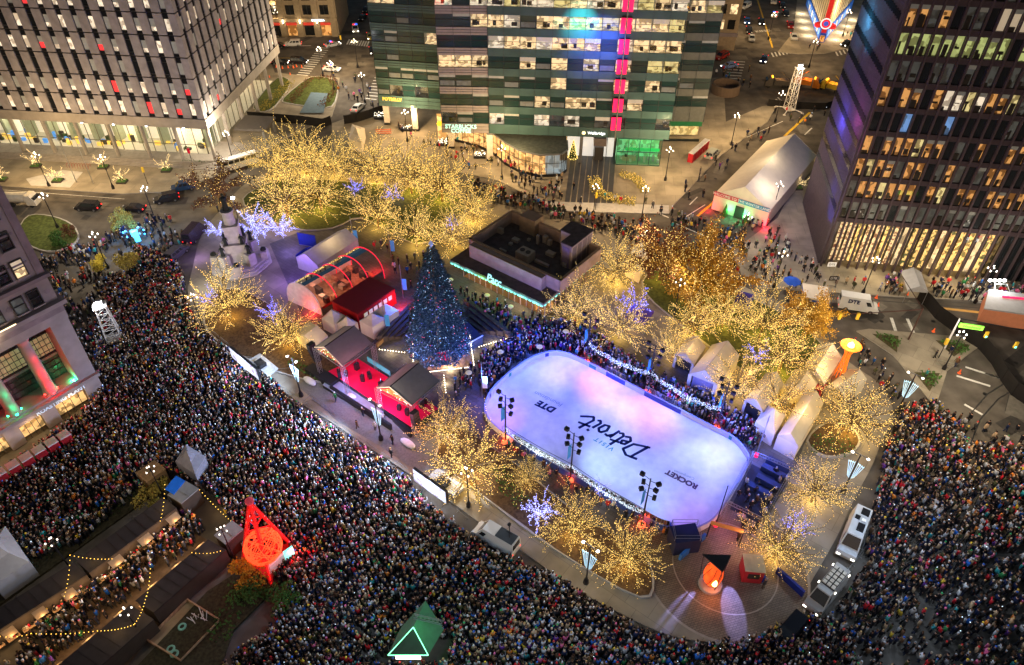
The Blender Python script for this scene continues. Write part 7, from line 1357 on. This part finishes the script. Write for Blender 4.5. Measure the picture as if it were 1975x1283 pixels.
# crowd barriers, cones, litter bins, flagpoles of the forecourt
bp = proto('crowd_barrier'); m = MB(); [m.tube((-1.1, 0, z_), (1.1, 0, z_), .025, .025, STEEL, 4) for z_ in (.2, 1.05)]; [m.tube((-1.1+.22*i, 0, .2), (-1.1+.22*i, 0, 1.05), .012, .012, STEEL, 3) for i in range(11)]; [m.tube((x, -.3, .02), (x, .3, .02), .03, .03, STEEL, 4) for x in (-.8, .8)]; m.build('rail', bp)
def barriers(px, lab, z=.05):
    W_p = g2(px, z); n_ = 0
    for a, b in zip(W_p[:-1], W_p[1:]):
        L0 = (b-a).length; k = max(1, int(L0/2.35))
        for i in range(k): n_ += 1; place(bp, a.lerp(b, (i+.5)/k), math.atan2(b.y-a.y, b.x-a.x), f'steel crowd barrier {lab}', 'barrier', 'steel crowd barriers '+lab)
barriers([(372, 560), (392, 630), (444, 672)], 'along the curved kerb below the monument'); barriers([(500, 722), (578, 778), (640, 818), (735, 880), (790, 915)], 'between crowd and stage forecourt'); barriers([(870, 975), (915, 1012)], 'beside the white panel van'); barriers([(1560, 1195), (1660, 1070), (1672, 990)], 'along the lane of the camper vans'); barriers([(1790, 700), (1850, 715)], 'on the traffic island'); barriers([(580, 790), (600, 770), (650, 806)], 'round the empty pen before the stage')
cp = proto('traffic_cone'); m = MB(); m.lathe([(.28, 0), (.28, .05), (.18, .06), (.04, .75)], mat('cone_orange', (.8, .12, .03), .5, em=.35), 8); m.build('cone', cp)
for i, (x, y) in enumerate(((533, 130), (545, 132), (556, 131), (566, 131), (572, 129), (582, 130), (560, 145), (520, 150), (1750, 570), (1690, 575), (1693, 590), (1800, 640), (1850, 720), (555, 235))): place(cp, G(x, y, .02), 0, 'orange traffic cone standing in the street', 'traffic cone', 'orange cones in the street')
for i, (x, y, lab) in enumerate(((148, 352, 'left'), (180, 354, 'right'))):
    q = G(x, y, .13); m = MB(); m.tube(q, q+ZZ*11, .08, .04, STEEL, 6); tag(m.build('flagpole'), f'bare steel flagpole on the tower forecourt, {lab} of the pair', 'flagpole')
for i in range(9): q = G(130+i*5.2, 324+i*.3, .13); m = MB(); m.path([q, q+ZZ*.8, q+ZZ*.8+Vector((0, 1, 0)), q+Vector((0, 1, 0))], .03, mat('bike_rack_red', (.3, .03, .03), .5), 4); tag(m.build('bike_rack'), 'dark red bicycle hoop in the rack before the tower lobby', 'bike rack', 'bicycle hoops of the forecourt')
m = MB(); q = G(722, 235, .13); rnd = random.Random(3)
for k in range(3): m.obox(q+ZZ*(.35+k*.5), Vector((4, 0, 0)), Vector((0, .05, 0)), ZZ*.25, mat('barricade_orange', (.6, .15, .08), .6)); m.tube(q+Vector((.1+k*1.8, 0, 0)), q+Vector((.1+k*1.8, 0, 1.6)), .04, .04, WHITE, 4)
m = MB(); sqp = G(698, 268, .2)
for k in range(3): m.obox(sqp+ZZ*(.3+k*.45)+Vector((3, 2, 0)), Vector((3.6, .2, 0)), Vector((0, .05, 0)), ZZ*.22, mat('barricade_orange', (.6, .15, .08), .6))
tag(m.build('barricade'), 'orange and white striped barricade near the small white booth', 'barricade')
for i, (x, y) in enumerate(((985, 612), (940, 590), (1090, 660), (965, 700), (905, 740), (1040, 690), (870, 560))):
    q = G(x, y, .16); o = thing('patio_heater', 'tall patio heater with a round glowing hood among the people by the restaurant' , 'patio heater', q, 0, 'patio heaters by the restaurant and rink'); m = MB(); m.lathe([(.25, 0), (.25, .8), (.05, .85), (.05, 2.1)], STEEL, 8, q); m.build('body', o); m = MB(); m.lathe([(.5, 2.25), (.45, 2.35), (.1, 2.45)], mat('heater_hood', (.6, .55, .35), .3, .6, em=.25, emc=(1, .8, .4)), 12, q); m.build('hood', o)
q = G(1522, 562, .13); o = thing('parasol', 'royal blue parasol with white dots left of the blue valance canopy', 'parasol', q); m = MB(); m.tube(q, q+ZZ*2.4, .04, .04, STEEL, 5); m.build('pole', o); m = MB(); m.lathe([(1.5, 2.2), (.8, 2.5), (.05, 2.75)], mat('parasol_blue', (.02, .07, .4), .6), 8, q); m.build('canopy', o)
for i, (x, y, c_, e, lab) in enumerate(((265, 465, (.05, .35, 1), 900, 'cluster of blue lit screens among the people right of the yellow tree'),)):
    q = G(x, y, .1); o = thing('blue_lit_display', lab, 'light display', q); m = MB(); m.box((q.x, q.y, .1), (1.2, .8, 2.2), mat('blue_display', (.1, .5, 1), .5, em=3, emc=(.08, .45, 1)), .6); m.build('panel', o); m = MB(); [bulb(m, q+Vector((math.cos(k*.7)*1.9, math.sin(k*.7)*1.3, 1.6+.3*(k % 3))), .22, MATS['blue_display']) for k in range(9)]; m.build('lanterns', o); lamp(q+ZZ*2.8, e, c_, o, .5)
l_ = G(449, 384, 6); m = MB(); m.tube((l_.x, l_.y, .15), l_, .08, .08, BLACK, 5); m.lathe([(.2, 0), (.4, .2), (.2, .45)], mat('flood_white', (1, 1, 1), .4, em=25), 8, l_); tag(m.build('flood_mast'), 'glaring white floodlight on a pole behind the monument statue', 'floodlight'); lamp(l_+Vector((0, -1, 0)), 200, (.95, .97, 1), None, .3, name='flood_light')
# stage floods that wash the crowd
for a, t_, e, c_ in (((605, 690), (330, 760), 8500, (.48, .66, 1)), ((700, 740), (520, 900), 10000, (.5, .68, 1)), ((795, 800), (640, 1000), 10000, (.48, .66, 1)), ((860, 770), (880, 1120), 7500, (.55, .72, 1))):
    o = G(*a, 7.2); lamp(o, e, c_, None, .5, 'SPOT', 'stage_flood', aim(o, G(*t_, 0)), 1.5, .8)
for x, y, e in ((1000, 640, 420), (1090, 650, 480), (1180, 700, 480), (1300, 745, 420), (1420, 800, 420), (940, 720, 300), (1470, 860, 300), (770, 570, 260), (560, 500, 300)): lamp(G(x, y, 5.0), e*2.2, (.07, .14, 1) if x != 560 else (.3, .15, 1), None, .4, name='blue_event_light')
for x, y, e in ((1700, 940, 500), (1800, 1020, 420), (1900, 940, 300), (1760, 1180, 300), (640, 1130, 420), (960, 1200, 420), (1250, 1270, 400)): lamp(G(x, y, 12.0), e*1.3, (.6, .75, 1), None, 1.0, name='crowd_fill_light')  # added lamps without masts, lift the brightness of the crowd
for x, y in ((1840, 800), (1960, 820), (1900, 700), (1650, 620)): lamp(G(x, y, 9.0), 700, (1, .8, .55), None, .6, name='road_fill_light')  # added lamps without posts, brighten the right hand road
for x, y, e in ((1340, 655, 160), (1440, 720, 200), (1550, 775, 260), (1600, 700, 200), (1500, 820, 160), (590, 640, 120), (640, 450, 150)): lamp(G(x, y, 6.0), e, (1, .68, .32), None, .6, name='tent_warm_fill')  # added fill lamps that warm the tents towards cream
# ================================================================ PEOPLE
def person_geo(pose):
    """one continuous standing figure: returns verts, faces, zones (0 trousers, 1 coat, 2 skin, 3 hair or hat)"""
    N = 8; V = []; F = []; Z = []
    def ring(cx, cy, z, rx, ry): 
        k = len(V)
        for i in range(N): t = 2*math.pi*i/N; V.append((cx+rx*math.cos(t), cy+ry*math.sin(t), z))
        return k
    def join(a, b, zn):
        for i in range(N): F.append((a+i, a+(i+1) % N, b+(i+1) % N, b+i)); Z.append(zn)
    def chain(R_, zs):
        ks = [ring(*r) for r in R_]
        for j in range(len(ks)-1): join(ks[j], ks[j+1], zs[j])
        return ks
    st = .13 if pose == 1 else .02
    for s in (-1, 1):
        ks = chain([(s*.1, -s*st+.05, 0, .055, .12), (s*.1, -s*st, .1, .055, .07), (s*.1, -s*st*.5, .48, .065, .075), (s*.09, 0, .86, .1, .11)], (0, 0, 0)); F.append(tuple(ks[0]+i for i in range(N-1, -1, -1))); Z.append(0)
    ks = chain([(0, 0, .74, .2, .15), (0, 0, .95, .21, .15), (0, 0, 1.2, .215, .15), (0, 0, 1.38, .24, .14), (0, .0, 1.47, .12, .09), (0, .01, 1.52, .06, .06), (0, .015, 1.58, .08, .095), (0, .015, 1.66, .098, .115), (0, .01, 1.74, .09, .105), (0, 0, 1.79, .04, .05)], (1, 1, 1, 1, 2, 2, 2, 3, 3))
    F.append(tuple(ks[0]+i for i in range(N-1, -1, -1))); Z.append(1); F.append(tuple(ks[-1]+i for i in range(N))); Z.append(3)
    for s in (-1, 1):
        if pose == 2 and s > 0: pts = [(s*.22, 0, 1.38, .055), (s*.3, .12, 1.5, .05), (s*.22, .25, 1.78, .04), (s*.21, .27, 1.88, .035)]
        elif pose == 3: pts = [(s*.22, 0, 1.38, .055), (s*.25, .06, 1.12, .05), (s*.1, .24, 1.15, .04), (s*.05, .27, 1.17, .035)]
        else: pts = [(s*.23, 0, 1.38, .055), (s*.27, -s*st*.6, 1.1, .05), (s*.27, .06+s*st*.6, .86, .04), (s*.26, .09+s*st*.7, .78, .035)]
        kk = [ring(x, y, z, r, r) for x, y, z, r in pts]; join(kk[0], kk[1], 1); join(kk[1], kk[2], 1); join(kk[2], kk[3], 2)
        F.append(tuple(kk[-1]+i for i in (range(N) if 1 else ()))); Z.append(2)
    return np.array(V, np.float32), F, np.array(Z)
def attr_mat(name, attr='tint', rough=.8):
    m = bpy.data.materials.new(name); m.use_nodes = True; nt = m.node_tree; b = nt.nodes['Principled BSDF']; b.inputs['Roughness'].default_value = rough
    a = nt.nodes.new('ShaderNodeAttribute'); a.attribute_name = attr; nt.links.new(a.outputs['Color'], b.inputs['Base Color']); return m
CLOTH = attr_mat('clothing')
OBJM = bpy.data.materials.new('coat_cloth'); OBJM.use_nodes = True; oi = OBJM.node_tree.nodes.new('ShaderNodeObjectInfo'); OBJM.node_tree.links.new(oi.outputs['Color'], OBJM.node_tree.nodes['Principled BSDF'].inputs['Base Color']); OBJM.node_tree.nodes['Principled BSDF'].inputs['Roughness'].default_value = .85
COATS = [('black', (.013, .013, .016), 42), ('dark grey', (.045, .047, .05), 16), ('navy blue', (.014, .022, .06), 14), ('brown', (.1, .055, .03), 8), ('olive', (.06, .065, .03), 6), ('tan', (.38, .27, .16), 6), ('white', (.5, .51, .52), 6), ('light grey', (.36, .37, .38), 6), ('red', (.5, .02, .03), 5), ('bright blue', (.02, .12, .45), 3), ('teal', (.03, .25, .27), 2), ('pink', (.6, .12, .26), 2), ('yellow', (.6, .42, .04), 1), ('orange', (.65, .2, .03), 2), ('green', (.03, .2, .07), 1), ('purple', (.12, .04, .25), 1)]
HATS = [('dark hair', (.02, .013, .01), 36), ('brown hair', (.09, .045, .02), 14), ('blond hair', (.42, .28, .12), 9), ('black hat', (.015, .015, .016), 20), ('white hat', (.48, .51, .54), 8), ('grey hat', (.25, .26, .27), 9), ('red hat', (.55, .03, .03), 5), ('blue hat', (.03, .12, .5), 5), ('cream hat', (.45, .38, .27), 6), ('pink hat', (.65, .15, .32), 3), ('green hat', (.04, .35, .12), 2), ('yellow hat', (.7, .5, .05), 2)]
SKIN = [(.5, .3, .2), (.42, .24, .15), (.2, .1, .06), (.42, .27, .19), (.1, .05, .035)]
def wp(L_): w_ = np.array([x[2] for x in L_], float); return w_/w_.sum()
CW, HW = wp(COATS), wp(HATS)
# ---- where people stand: (pixel polygon, spacing in metres, keep probability)
ZN = [
 ([(205, 760), (150, 812), (90, 860), (20, 910), (-160, 1000), (-160, 1180), (60, 1085), (150, 1060), (260, 960), (318, 925), (345, 930), (400, 950), (450, 1010), (470, 1060), (500, 1110), (560, 1130), (520, 1220), (430, 1290), (430, 1420), (1500, 1420), (1600, 1250), (1590, 1195), (1545, 1190), (1490, 1218), (1440, 1242), (1340, 1248), (1250, 1228), (1150, 1172), (1069, 1118), (1002, 1092), (960, 1078), (905, 1040), (877, 1018), (832, 985), (786, 930), (720, 882), (630, 826), (578, 790), (531, 745), (470, 705), (425, 668), (385, 635), (362, 580), (355, 530), (340, 510), (270, 480), (215, 545), (190, 600), (185, 660), (190, 720)], .53, .95),
 ([(270, 480), (240, 440), (180, 480), (90, 485), (75, 500), (110, 560), (140, 620), (165, 680), (200, 740), (215, 560)], .95, .62), ([(270, 480), (345, 520), (380, 480), (350, 430), (290, 420), (250, 440)], 1.15, .5),
 ([(1700, 870), (1735, 790), (1800, 780), (1870, 860), (2120, 900), (2120, 980), (1900, 1080), (1800, 1130), (1700, 1200), (1600, 1330), (1500, 1330), (1600, 1190), (1655, 1105), (1680, 1000)], .6, .86),
 ([(1500, 1420), (1600, 1330), (1700, 1200), (1800, 1130), (1900, 1080), (1985, 1000), (2120, 960), (2120, 1420)], .7, .72), ([(1735, 790), (1700, 760), (1640, 690), (1690, 700), (1760, 790), (1985, 830), (1985, 890), (1870, 860), (1800, 800)], 1.15, .42),
 ([(930, 690), (1000, 655), (1075, 625), (1130, 640), (1215, 700), (1300, 745), (1400, 790), (1480, 850), (1450, 875), (1405, 838), (1290, 785), (1200, 738), (1120, 692), (1076, 678), (1030, 686), (985, 712), (958, 738), (935, 775), (925, 740)], .6, .88),
 ([(880, 560), (1050, 620), (1110, 640), (1075, 670), (1000, 690), (900, 760), (880, 780), (870, 740), (990, 652), (905, 592)], .95, .7), ([(980, 860), (1100, 935), (1250, 1015), (1290, 1030), (1280, 1042), (1240, 1022), (1090, 945), (975, 872)], .85, .8),
 ([(1458, 890), (1412, 975), (1470, 1010), (1520, 925)], 1.1, .6), ([(1385, 1020), (1425, 985), (1470, 1015), (1450, 1040), (1400, 1045)], 1.0, .6),
 ([(90, 1190), (230, 1080), (330, 1000), (345, 985), (400, 1010), (380, 1050), (280, 1130), (180, 1220), (100, 1290), (20, 1290)], .64, .85),
 ([(900, 350), (1080, 400), (1250, 440), (1400, 500), (1440, 540), (1380, 540), (1240, 480), (1120, 440), (980, 400), (900, 390)], .9, .55), ([(950, 340), (1085, 345), (1085, 395), (1000, 372)], 1.25, .5), ([(1250, 400), (1400, 440), (1480, 420), (1540, 500), (1440, 520), (1300, 450)], 1.2, .5), ([(1440, 480), (1560, 500), (1590, 560), (1500, 555), (1440, 530)], 1.2, .5),
 ([(1700, 545), (1740, 530), (1740, 570), (1690, 575)], 1.0, .7), ([(1795, 540), (1975, 560), (1975, 592), (1790, 572)], .95, .8), ([(1590, 545), (1700, 550), (1695, 568), (1600, 565)], 1.6, .5), ([(1580, 610), (1630, 640), (1720, 720), (1700, 770), (1660, 700), (1590, 650)], 1.3, .5),
 ([(640, 140), (700, 150), (735, 215), (690, 205), (650, 180)], 1.9, .4), ([(1370, 130), (1460, 140), (1450, 170), (1385, 165)], 2.0, .4), ([(1530, 92), (1610, 92), (1640, 60), (1670, 40), (1670, 80), (1620, 105), (1540, 100)], 2.2, .4), ([(1480, 215), (1600, 215), (1590, 240), (1500, 240)], 2.5, .4),
 ([(700, 470), (860, 480), (800, 560), (770, 560)], 1.7, .4), ([(770, 220), (940, 300), (1080, 345), (1080, 355), (900, 330), (760, 250)], 1.7, .42), ([(1090, 350), (1270, 400), (1280, 410), (1085, 400)], 2.6, .35), ([(1640, 640), (1880, 660), (1810, 760), (1760, 740)], 3.2, .35), ([(1290, 690), (1560, 860), (1600, 820), (1420, 700), (1300, 660)], 2.4, .3),
 ([(590, 745), (640, 745), (780, 850), (760, 890), (700, 850)], 3.0, .3), ([(920, 990), (1000, 1035), (1100, 1100), (1090, 1110), (980, 1050), (915, 1005)], 4.5, .3), ([(1260, 1060), (1500, 1060), (1520, 1180), (1300, 1190)], 5, .25), ([(400, 380), (540, 330), (540, 350), (420, 420)], 2.6, .3), ([(1300, 340), (1400, 290), (1450, 250), (1500, 240), (1380, 370), (1330, 400)], 2.2, .4)]
# keep clear of things that stand on the ground
clear_px = [[(8, 938), (142, 862), (132, 852), (0, 922)], [(335, 905), (376, 925), (398, 895), (372, 885)], [(466, 1075), (525, 1130), (566, 1052), (520, 1040)], [(205, 680), (240, 668), (235, 640), (200, 650)], [(912, 1030), (985, 1072), (998, 1056), (925, 1015)], [(440, 678), (494, 728), (500, 716), (445, 666)], [(795, 925), (860, 962), (870, 950), (805, 905)],
 [(1590, 1100), (1640, 1100), (1675, 1010), (1640, 1000)], [(1545, 1195), (1590, 1195), (1625, 1120), (1590, 1110)], [(1505, 1240), (1540, 1235), (1540, 1205), (1500, 1210)], [(716, 1283), (838, 1283), (860, 1283), (880, 1240), (800, 1225)], [(320, 510), (345, 515), (368, 485), (345, 478)], [(300, 975), (350, 990), (400, 960), (350, 925), (320, 920)], [(405, 1075), (440, 1100), (480, 1045), (440, 1030)], [(-20, 1150), (65, 1110), (60, 1060), (-20, 1060)], [(170, 520), (210, 540), (260, 530), (250, 500), (180, 495)]]
clearw = [[(G(x, y).x, G(x, y).y) for x, y in P] for P in clear_px]
def inside_np(X, Y, poly):
    c = np.zeros(len(X), bool); n = len(poly); j = n-1
    for i in range(n):
        xi, yi = poly[i]; xj, yj = poly[j]
        with np.errstate(divide='ignore', invalid='ignore'):
            c ^= ((yi > Y) != (yj > Y)) & (X < (xj-xi)*(Y-yi)/((yj-yi) or 1e-9)+xi)
        j = i
    return c
PTS = []
for zi, (P, sp_, kp) in enumerate(ZN):
    w_ = [(G(x, y).x, G(x, y).y) for x, y in P]; xs = [p[0] for p in w_]; ys = [p[1] for p in w_]
    gx, gy = np.meshgrid(np.arange(min(xs), max(xs), sp_), np.arange(min(ys), max(ys), sp_*.9)); gx = gx+(np.arange(gx.shape[0]) % 2)[:, None]*sp_*.5
    X = gx.ravel()+rng.normal(0, sp_*.2, gx.size); Y = gy.ravel()+rng.normal(0, sp_*.2, gx.size)
    if sp_ > .9:       # loose crowds gather in small groups
        n_ = np.sin(X*.55+zi)*np.sin(Y*.5+zi*2)+rng.normal(0, .5, len(X)); k = (n_ > np.quantile(n_, 1-kp)); X = np.where(k, X, X)
    else:
        k = rng.random(len(X)) < kp*np.clip(1.0+.22*np.sin(X*.23+1)*np.sin(Y*.19)+.12*np.sin(X*.9+Y*.5), .6, 1)
    k &= inside_np(X, Y, w_)
    for c_ in clearw: k &= ~inside_np(X, Y, c_)
    PTS.append(np.stack([X[k], Y[k], np.full(k.sum(), zi)], 1))
PTS = np.concatenate(PTS); isl = inside_np(PTS[:, 0], PTS[:, 1], ISLw)
ZG = np.where(isl, .16, .01)
pvg = [[(G(x, y).x, G(x, y).y) for x, y in P] for P in (PLZL, CWP, [(1412, 484), (1430, 530), (1480, 556), (1700, 570), (2100, 592), (2100, 300), (1560, 300), (1500, 420)], TRI)]
for P in pvg: ZG = np.maximum(ZG, np.where(inside_np(PTS[:, 0], PTS[:, 1], P), .135, 0))
N_ = len(PTS); ci = rng.choice(len(COATS), N_, p=CW); hi_ = rng.choice(len(HATS), N_, p=HW); si = rng.integers(0, 5, N_); ps = rng.choice(4, N_, p=[.42, .22, .1, .26])
hd = rng.normal(0, .5, N_)+np.arctan2(85-PTS[:, 1], -PTS[:, 0])-math.pi/2; loose = np.array([ZN[int(z)][1] > .9 for z in PTS[:, 2]]); hd = np.where(loose, rng.uniform(0, 6.28, N_), hd); ps = np.where(loose & (rng.random(N_) < .5), 1, ps); sc = rng.normal(.97, .06, N_)
dist = np.sqrt(PTS[:, 0]**2+PTS[:, 1]**2+(CAMH)**2)
pxy = np.array([PX((a, b, 1)) for a, b in PTS[:, :2]]); vis = (pxy[:, 0] > -160) & (pxy[:, 0] < 2120) & (pxy[:, 1] > -10) & (pxy[:, 1] < 1420)
keep = vis; PTS, ZG, ci, hi_, si, ps, hd, sc, dist, pxy = [a[keep] for a in (PTS, ZG, ci, hi_, si, ps, hd, sc, dist, pxy)]
print('people', len(PTS))
infr = (pxy[:, 1] < 1276) & (pxy[:, 0] > 6) & (pxy[:, 0] < 1969)
order = np.argsort(np.where(infr, dist, 1e9)); near = set(order[:300].tolist())
GEO = [person_geo(i) for i in range(4)]
def crowd(idx, name, label):
    Vs, loops, starts, cols, off, lo = [], [], [], [], 0, 0
    for p in range(4):
        V, F, Z = GEO[p]; I = idx[ps[idx] == p]
        if not len(I): continue
        C, S = np.cos(hd[I])[:, None], np.sin(hd[I])[:, None]; s = sc[I][:, None]
        x = (V[:, 0]*C-V[:, 1]*S)*s*1.13+PTS[I, 0][:, None]; y = (V[:, 0]*S+V[:, 1]*C)*s*1.13+PTS[I, 1][:, None]; z = V[:, 2]*s+ZG[I][:, None]
        Vs.append(np.stack([x, y, z], 2).reshape(-1, 3)); nf = len(F); sz = np.array([len(f) for f in F]); fl = np.array([i for f in F for i in f])
        loops.append((fl[None, :]+off+np.arange(len(I))[:, None]*len(V)).ravel()); starts.append(np.tile(sz, len(I))); off += len(I)*len(V)
        coat = np.array([c[1] for c in COATS])[ci[I]]*rng.uniform(.7, 1.4, (len(I), 1)); hat = np.array([c[1] for c in HATS])[hi_[I]]; sk = np.array(SKIN)[si[I]]; tr = np.array([(.015, .018, .03), (.02, .02, .02), (.03, .04, .08), (.09, .08, .07)])[rng.integers(0, 4, len(I))]
        pal = np.stack([tr, coat, sk, hat], 1); cols.append(pal[:, Z].reshape(-1, 3))
    V = np.concatenate(Vs).astype(np.float32); L_ = np.concatenate(loops).astype(np.int32); S_ = np.concatenate(starts).astype(np.int32); Cc = np.concatenate(cols).astype(np.float32)
    me = bpy.data.meshes.new(name); me.vertices.add(len(V)); me.vertices.foreach_set('co', V.ravel()); me.loops.add(len(L_)); me.loops.foreach_set('vertex_index', L_); me.polygons.add(len(S_)); st_ = np.concatenate([[0], np.cumsum(S_)[:-1]]).astype(np.int32); me.polygons.foreach_set('loop_start', st_); me.polygons.foreach_set('loop_total', S_)
    me.polygons.foreach_set('use_smooth', np.ones(len(S_), bool)); at = me.attributes.new('tint', 'FLOAT_COLOR', 'FACE'); at.data.foreach_set('color', np.concatenate([np.clip(Cc, 0, 1), np.ones((len(Cc), 1), np.float32)], 1).ravel()); me.materials.append(CLOTH); me.update(); me.validate()
    o = bpy.data.objects.new(name, me); COL.objects.link(o); tag(o, label, 'crowd', None, 'stuff'); return o
rest = np.array([i for i in range(len(PTS)) if i not in near])
crowd(rest, 'crowd', 'dense crowd of people in winter coats and hats filling the streets round the park')
pm = MB(); PHS = mat('phone_screen', (.6, .8, 1), .4, em=2.2, emc=(.65, .82, 1))
for i in rng.choice(rest, 260, replace=False):
    x, y = PTS[i, 0]+rng.normal(0, .1), PTS[i, 1]+.1; z = ZG[i]+1.75+rng.random()*.3; a_ = rng.uniform(0, 3.14)
    pm.obox((x, y, z), (math.cos(a_)*.09, math.sin(a_)*.09, 0), (-.02*math.sin(a_), .02*math.cos(a_), 0), (0, -.05, .15), PHS)
tag(pm.build('raised_phones'), 'small lit phone screens held up here and there in the crowd', 'phones', None, 'stuff')
# the three hundred nearest, each a thing of its own: body, coat, hair or hat
def sub_mesh(name, V, F, Z, zones, m_, grow_=0.0):
    idx = {}; vs = []; fs = []
    for f, z in zip(F, Z):
        if z in zones:
            g_ = []
            for i in f:
                if i not in idx: idx[i] = len(vs); vs.append(tuple(V[i]*np.array([1+grow_, 1+grow_, 1.0])))
                g_.append(idx[i])
            fs.append(g_)
    me = bpy.data.meshes.new(name); me.from_pydata(vs, [], fs); me.materials.append(m_); me.polygons.foreach_set('use_smooth', [True]*len(fs)); return me
SKM = [mat('skin_tone_%d' % i, c, .6, noise=0) for i, c in enumerate(SKIN)]; TRM = mat('dark_trousers', (.02, .02, .028), .8, noise=0)
PM = []
for p in range(4):
    V, F, Z = GEO[p]; bodies = []
    for k in range(5):
        me = sub_mesh('body', V, F, Z, (0, 1, 2, 3), SKM[k], -.01); me.materials.append(TRM); me.polygons.foreach_set('material_index', [1 if z < 2 else 0 for z in Z]); bodies.append(me)
    PM.append((bodies, sub_mesh('coat', V, F, Z, (1,), OBJM, .04), sub_mesh('headwear', V, F, Z, (3,), OBJM, .06)))
LMK = [((520, 1085), 'below the red tower'), ((640, 1240), 'left of the green lit gable booth'), ((790, 1225), 'just above the green lit gable booth'), ((900, 1250), 'right of the green lit gable booth'), ((1020, 1260), 'below the round golden trees'), ((1160, 1220), 'below the blue wing banner lamp'), ((1300, 1255), 'left of the round plaza'), ((1420, 1260), 'below the middle of the round plaza'), ((1520, 1250), 'beside the dark suv under the plaza'), ((1620, 1240), 'below the silver van with crates'), ((1750, 1220), 'amid the loose lower right crowd'), ((1900, 1220), 'near the lower right corner'), ((440, 1250), 'near the play area by the stalls'), ((150, 1230), 'in the lit market lane')]
seen = {}; ACT = ('standing', 'walking', 'with one arm raised', 'with hands held up front')
for i in order[:300]:
    x, y = pxy[i]; near_ = min(LMK, key=lambda l: (l[0][0]-x)**2+(l[0][1]-y)**2)[1]; c_, h_ = COATS[ci[i]], HATS[hi_[i]]
    for tr_ in range(90):
        lab = f'person in {c_[0]} with {h_[0]}'+('', ' walking', ' arm raised', ' hands up')[ps[i]]+' '+near_
        if lab not in seen: break
        hi_[i] = rng.choice(len(HATS), p=HW); ci[i] = rng.choice(len(COATS), p=CW); c_, h_ = COATS[ci[i]], HATS[hi_[i]]
    seen[lab] = 1
    o = thing('person', lab, 'person', (PTS[i, 0], PTS[i, 1], ZG[i]), hd[i], 'people of the near crowd'); o.scale = (sc[i]*1.2, sc[i]*1.2, sc[i])
    bd, ct_, hw_ = PM[ps[i]]
    b = bpy.data.objects.new('body', bd[si[i]]); COL.objects.link(b); b.parent = o
    c = bpy.data.objects.new('coat', ct_); COL.objects.link(c); c.parent = o; k = rng.uniform(.8, 1.3); c.color = (*[min(1, q*k) for q in c_[1]], 1)
    h = bpy.data.objects.new('hair' if 'hair' in h_[0] else 'hat', hw_); COL.objects.link(h); h.parent = o; h.color = (*h_[1], 1)
for o in [o for o in COL.objects if o.type == 'EMPTY' and not o.parent and not o.get('label')]:
    for c in list(o.children_recursive): bpy.data.objects.remove(c)
    bpy.data.objects.remove(o)
